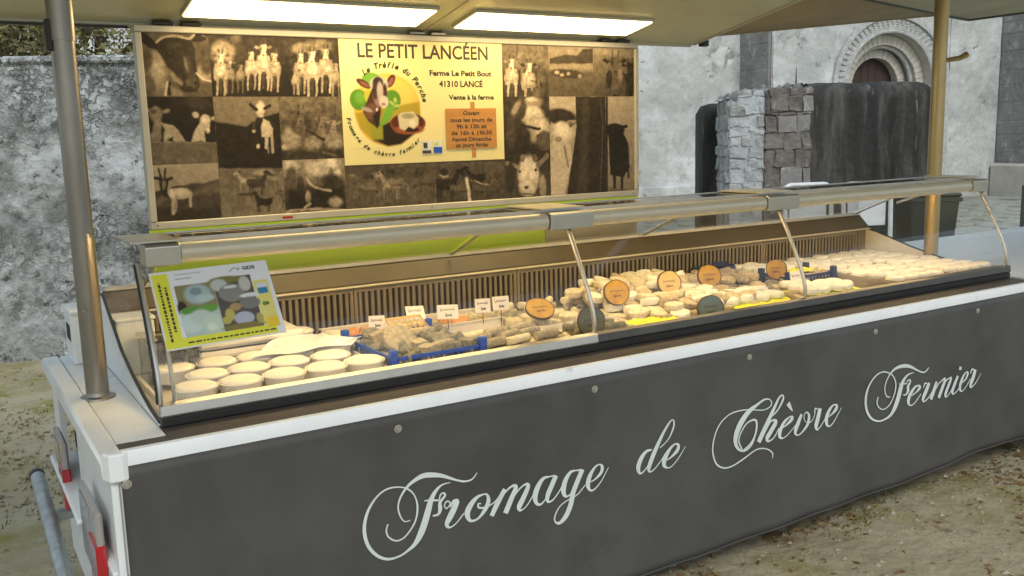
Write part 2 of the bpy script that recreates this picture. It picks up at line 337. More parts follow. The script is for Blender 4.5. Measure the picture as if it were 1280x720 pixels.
def print_mesh(name, X, Z, img, frame, m, parent, off=.001):
    h, wd = X.shape; vs = [frame(float(X[j, i]), float(Z[j, i]), off) for j in range(h) for i in range(wd)]
    fs = [(j*wd+i, j*wd+i+1, (j+1)*wd+i+1, (j+1)*wd+i) for j in range(h-1) for i in range(wd-1)]
    mb = MB(); mb.v = vs; mb.f = fs
    o = part(name, mb, m, parent, world=False, fix=False)
    at = o.data.color_attributes.new('print', 'FLOAT_COLOR', 'POINT')
    c = np.ones((h*wd, 4), np.float32); c[:, :3] = img.reshape(-1, 3); at.data.foreach_set('color', c.ravel()); return o

# ---- measured lettering strokes (x, z, width) on the tarpaulin, and sepia prints (board metres)
SCRIPT = [
  ('F', [[(1.094,0.515,0.0032),(1.074,0.517,0.0032),(1.061,0.539,0.005),(1.057,0.567,0.0051),(1.068,0.595,0.0064),(1.09,0.619,0.0085),(1.114,0.633,0.0117),(1.143,0.64,0.0155),(1.176,0.635,0.015),(1.205,0.626,0.0114),(1.233,0.612,0.0085),(1.257,0.6,0.0061),(1.282,0.591,0.006),(1.307,0.592,0.005),(1.326,0.609,0.0028)], [(1.233,0.599,0.0022),(1.203,0.597,0.0058),(1.181,0.582,0.012),(1.165,0.559,0.0175),(1.154,0.53,0.0215),(1.141,0.497,0.0228),(1.125,0.465,0.0222),(1.105,0.44,0.0149),(1.081,0.426,0.0086),(1.052,0.416,0.0063),(1.015,0.417,0.0081),(0.982,0.437,0.0092),(0.957,0.473,0.0104),(0.948,0.515,0.011),(0.953,0.553,0.0098),(0.97,0.588,0.0078),(0.999,0.616,0.0058),(1.031,0.627,0.0051),(1.067,0.623,0.004),(1.094,0.609,0.005),(1.112,0.585,0.0041),(1.119,0.552,0.0061),(1.113,0.517,0.0058),(1.096,0.49,0.0057),(1.069,0.468,0.005),(1.043,0.466,0.005),(1.021,0.483,0.005),(1.015,0.504,0.005),(1.021,0.522,0.0045)], [(1.142,0.563,0.003),(1.163,0.56,0.006),(1.192,0.552,0.0051)], [(1.192,0.552,0.0032),(1.197,0.567,0.0057),(1.207,0.572,0.005),(1.213,0.563,0.0076),(1.204,0.554,0.0085),(1.194,0.543,0.0112),(1.194,0.524,0.0139),(1.187,0.51,0.0086),(1.168,0.51,0.0051)]]),
  ('r', [[(1.217,0.519,0.0045),(1.21,0.53,0.0041),(1.216,0.541,0.005),(1.226,0.54,0.0042),(1.229,0.529,0.0045),(1.217,0.519,0.0042)], [(1.229,0.521,0.0042),(1.24,0.535,0.0108),(1.252,0.533,0.0173),(1.242,0.513,0.0208),(1.226,0.489,0.0208),(1.215,0.471,0.0143),(1.224,0.458,0.0061),(1.247,0.465,0.0042),(1.276,0.491,0.0042)]]),
  ('o', [[(1.349,0.535,0.0045),(1.324,0.531,0.0108),(1.301,0.513,0.0184),(1.287,0.488,0.0196),(1.296,0.462,0.0094),(1.322,0.461,0.0072),(1.348,0.483,0.0142),(1.362,0.508,0.0149),(1.359,0.529,0.0082),(1.348,0.536,0.0045)], [(1.362,0.497,0.0045),(1.344,0.492,0.0061),(1.327,0.497,0.0064),(1.326,0.509,0.0057),(1.336,0.507,0.003)], [(1.359,0.492,0.0045),(1.385,0.502,0.005),(1.407,0.521,0.0042)]]),
  ('m', [[(1.424,0.533,0.0164),(1.398,0.499,0.0186),(1.372,0.458,0.0164)], [(1.39,0.487,0.0042),(1.423,0.522,0.0057),(1.45,0.537,0.0081),(1.464,0.53,0.0146),(1.446,0.497,0.0189),(1.422,0.455,0.0189)], [(1.437,0.475,0.0042),(1.465,0.512,0.0057),(1.496,0.531,0.0067),(1.51,0.524,0.0146),(1.492,0.491,0.0189),(1.474,0.464,0.0188),(1.479,0.45,0.0061),(1.502,0.46,0.0042),(1.527,0.488,0.005)]]),
  ('a', [[(1.593,0.537,0.0041),(1.568,0.536,0.012),(1.547,0.514,0.0189),(1.535,0.485,0.0199),(1.54,0.459,0.0112),(1.559,0.453,0.0064),(1.585,0.478,0.0042),(1.606,0.512,0.0045)], [(1.616,0.536,0.0166),(1.599,0.506,0.0184),(1.583,0.476,0.0179),(1.583,0.455,0.0089),(1.6,0.455,0.0057),(1.621,0.473,0.0045),(1.64,0.496,0.005)], [(1.59,0.537,0.0041),(1.613,0.536,0.0061)]]),
  ('g', [[(1.692,0.537,0.0045),(1.671,0.534,0.0113),(1.652,0.51,0.0179),(1.644,0.48,0.0184),(1.652,0.457,0.0094),(1.672,0.461,0.005),(1.701,0.491,0.005)], [(1.719,0.535,0.017),(1.701,0.503,0.0184),(1.681,0.463,0.0188),(1.671,0.425,0.0188),(1.652,0.39,0.0186),(1.628,0.372,0.0117),(1.611,0.378,0.0058),(1.608,0.396,0.0058),(1.625,0.424,0.0042),(1.653,0.44,0.0042),(1.695,0.452,0.0042),(1.729,0.48,0.0042)], [(1.69,0.537,0.0041),(1.716,0.534,0.0071)]]),
  ('e', [[(1.741,0.486,0.0036),(1.763,0.489,0.005),(1.792,0.507,0.0122),(1.798,0.527,0.012),(1.787,0.538,0.0051),(1.768,0.532,0.0085),(1.748,0.508,0.0161),(1.739,0.482,0.0175),(1.745,0.46,0.0094),(1.762,0.456,0.0058),(1.792,0.478,0.0042),(1.824,0.52,0.0028)]]),
  ('d', [[(2.015,0.541,0.0054),(1.991,0.54,0.0114),(1.968,0.52,0.018),(1.955,0.491,0.0187),(1.962,0.468,0.0092),(1.979,0.471,0.0057),(2.004,0.494,0.005),(2.024,0.526,0.0058)], [(2.051,0.541,0.0042),(2.088,0.564,0.0045),(2.111,0.599,0.0076),(2.115,0.622,0.006),(2.106,0.631,0.0045),(2.088,0.618,0.0086),(2.06,0.584,0.0125),(2.033,0.542,0.0175),(2.015,0.51,0.0188),(2.002,0.48,0.0168),(2.005,0.464,0.0067),(2.024,0.468,0.005),(2.056,0.494,0.0042),(2.074,0.516,0.0045)]]),
  ('e', [[(2.074,0.49,0.0036),(2.097,0.495,0.0064),(2.129,0.515,0.015),(2.135,0.533,0.012),(2.12,0.541,0.0063),(2.097,0.529,0.0122),(2.074,0.501,0.0201),(2.069,0.477,0.0171),(2.081,0.463,0.0063),(2.102,0.462,0.0042),(2.134,0.485,0.0045),(2.168,0.522,0.0028)]]),
  ('C', [[(2.602,0.389,0.004),(2.602,0.409,0.0061),(2.575,0.43,0.0045),(2.536,0.44,0.0051),(2.504,0.436,0.005),(2.453,0.416,0.0064),(2.403,0.4,0.0058),(2.36,0.4,0.006),(2.323,0.422,0.0067),(2.305,0.461,0.007),(2.303,0.498,0.0063),(2.316,0.542,0.0058),(2.339,0.574,0.0058),(2.376,0.597,0.005),(2.419,0.604,0.0051),(2.475,0.601,0.004),(2.552,0.586,0.0041),(2.59,0.591,0.005),(2.6,0.606,0.0061),(2.586,0.621,0.0045),(2.557,0.624,0.0081),(2.519,0.611,0.012),(2.475,0.59,0.0206),(2.438,0.555,0.0251),(2.417,0.517,0.0234),(2.414,0.485,0.0171),(2.43,0.458,0.0103),(2.459,0.447,0.0073),(2.49,0.46,0.0064),(2.509,0.485,0.0045)], [(2.446,0.455,0.006),(2.43,0.487,0.0061),(2.436,0.514,0.0058),(2.463,0.546,0.0058),(2.492,0.557,0.0067),(2.514,0.553,0.0089),(2.519,0.53,0.0092),(2.509,0.494,0.0089),(2.484,0.466,0.0078),(2.453,0.451,0.0057)]]),
  ('h', [[(2.585,0.546,0.005),(2.63,0.567,0.0064),(2.662,0.604,0.0098),(2.662,0.623,0.0057),(2.642,0.617,0.0094),(2.617,0.584,0.0148),(2.585,0.542,0.0201),(2.554,0.5,0.0228),(2.53,0.466,0.0211)], [(2.56,0.494,0.0058),(2.592,0.531,0.0072),(2.613,0.535,0.009),(2.622,0.524,0.0193),(2.596,0.496,0.0211),(2.575,0.473,0.0202),(2.584,0.459,0.0073),(2.613,0.469,0.0057),(2.639,0.498,0.005)]]),
  ('e', [[(2.649,0.498,0.0036),(2.671,0.5,0.0057),(2.707,0.518,0.015),(2.713,0.529,0.0095),(2.697,0.531,0.0064),(2.67,0.518,0.0136),(2.648,0.491,0.0188),(2.643,0.469,0.017),(2.657,0.456,0.0061),(2.687,0.464,0.0042),(2.73,0.493,0.0042)], [(2.689,0.588,0.0194),(2.699,0.573,0.0153),(2.714,0.552,0.0032)]]),
  ('v', [[(2.764,0.531,0.0134),(2.745,0.501,0.0201),(2.729,0.47,0.0177),(2.737,0.453,0.0054),(2.761,0.456,0.0064),(2.796,0.484,0.0148),(2.805,0.514,0.0133),(2.796,0.532,0.0064),(2.781,0.531,0.0045),(2.777,0.512,0.004),(2.79,0.494,0.0028),(2.816,0.491,0.0042),(2.835,0.512,0.0045),(2.84,0.535,0.0054)]]),
  ('r', [[(2.837,0.523,0.0054),(2.843,0.539,0.0064),(2.857,0.533,0.0032)], [(2.871,0.535,0.0202),(2.859,0.501,0.0225),(2.847,0.47,0.0206),(2.854,0.452,0.0073),(2.873,0.462,0.005),(2.903,0.489,0.0045)]]),
  ('e', [[(2.916,0.49,0.0028),(2.94,0.497,0.0071),(2.968,0.513,0.0166),(2.974,0.526,0.012),(2.956,0.533,0.0067),(2.933,0.523,0.0139),(2.911,0.495,0.0212),(2.909,0.468,0.017),(2.923,0.452,0.006),(2.947,0.459,0.0058),(2.977,0.486,0.0045),(3.003,0.513,0.0032)]]),
  ('F', [[(3.311,0.504,0.004),(3.289,0.509,0.0054),(3.273,0.536,0.0061),(3.276,0.568,0.0067),(3.302,0.602,0.0081),(3.337,0.621,0.012),(3.388,0.625,0.0155),(3.434,0.615,0.013),(3.48,0.593,0.0072),(3.52,0.577,0.006),(3.543,0.581,0.0064),(3.557,0.593,0.005)], [(3.458,0.586,0.0036),(3.421,0.581,0.0085),(3.393,0.559,0.0188),(3.379,0.532,0.0262),(3.367,0.496,0.0275),(3.347,0.456,0.0255),(3.32,0.427,0.0158),(3.284,0.414,0.0085),(3.241,0.412,0.007),(3.197,0.43,0.0094),(3.167,0.464,0.012),(3.154,0.504,0.0132),(3.157,0.546,0.0126),(3.175,0.581,0.0085),(3.208,0.61,0.0072),(3.243,0.621,0.0054),(3.279,0.615,0.0054),(3.316,0.598,0.0058),(3.34,0.567,0.007),(3.344,0.533,0.0082),(3.33,0.497,0.0067),(3.303,0.468,0.0064),(3.267,0.458,0.0045),(3.237,0.473,0.0054),(3.225,0.496,0.0071),(3.231,0.518,0.0063)], [(3.367,0.55,0.004),(3.416,0.543,0.006)], [(3.416,0.543,0.0063),(3.426,0.556,0.0064),(3.442,0.553,0.0073),(3.439,0.542,0.0108),(3.428,0.529,0.0155),(3.43,0.509,0.0158),(3.415,0.495,0.0071),(3.397,0.498,0.0041)]]),
  ('e', [[(3.455,0.484,0.0042),(3.484,0.495,0.0072),(3.505,0.511,0.0162),(3.498,0.522,0.0071),(3.471,0.517,0.013),(3.442,0.486,0.0206),(3.435,0.462,0.0182),(3.448,0.443,0.0058),(3.475,0.447,0.0058),(3.516,0.482,0.005)]]),
  ('r', [[(3.53,0.507,0.0054),(3.537,0.525,0.0086),(3.553,0.521,0.0041)], [(3.566,0.523,0.0184),(3.546,0.488,0.0225),(3.531,0.461,0.019),(3.535,0.445,0.0061),(3.561,0.454,0.0064),(3.591,0.481,0.0054)]]),
  ('m', [[(3.62,0.52,0.0158),(3.603,0.483,0.0212),(3.585,0.446,0.0193)], [(3.598,0.468,0.005),(3.633,0.506,0.0067),(3.667,0.522,0.0085),(3.68,0.517,0.0175),(3.66,0.481,0.0206),(3.639,0.444,0.0193)], [(3.655,0.47,0.0054),(3.684,0.509,0.0067),(3.715,0.52,0.0072),(3.725,0.514,0.0146),(3.702,0.478,0.0184),(3.688,0.45,0.0175),(3.699,0.439,0.0064),(3.727,0.458,0.0058),(3.75,0.49,0.0054)]]),
  ('i', [[(3.777,0.52,0.0162),(3.757,0.489,0.0206),(3.74,0.457,0.0196),(3.751,0.442,0.0061),(3.78,0.453,0.0058),(3.81,0.48,0.0058)], [(3.793,0.56,0.0177),(3.79,0.545,0.0187)]]),
  ('e', [[(3.817,0.483,0.005),(3.842,0.496,0.0103),(3.854,0.518,0.0133),(3.843,0.526,0.0064),(3.821,0.511,0.0134),(3.804,0.481,0.0199),(3.8,0.458,0.016),(3.817,0.442,0.0054),(3.846,0.458,0.0054),(3.876,0.49,0.0054)]]),
  ('r', [[(3.874,0.515,0.0063),(3.881,0.532,0.0086),(3.9,0.529,0.0061)], [(3.908,0.528,0.0209),(3.896,0.495,0.0244),(3.88,0.463,0.0196),(3.887,0.449,0.0072),(3.919,0.466,0.0058),(3.953,0.504,0.0032)]]),
]
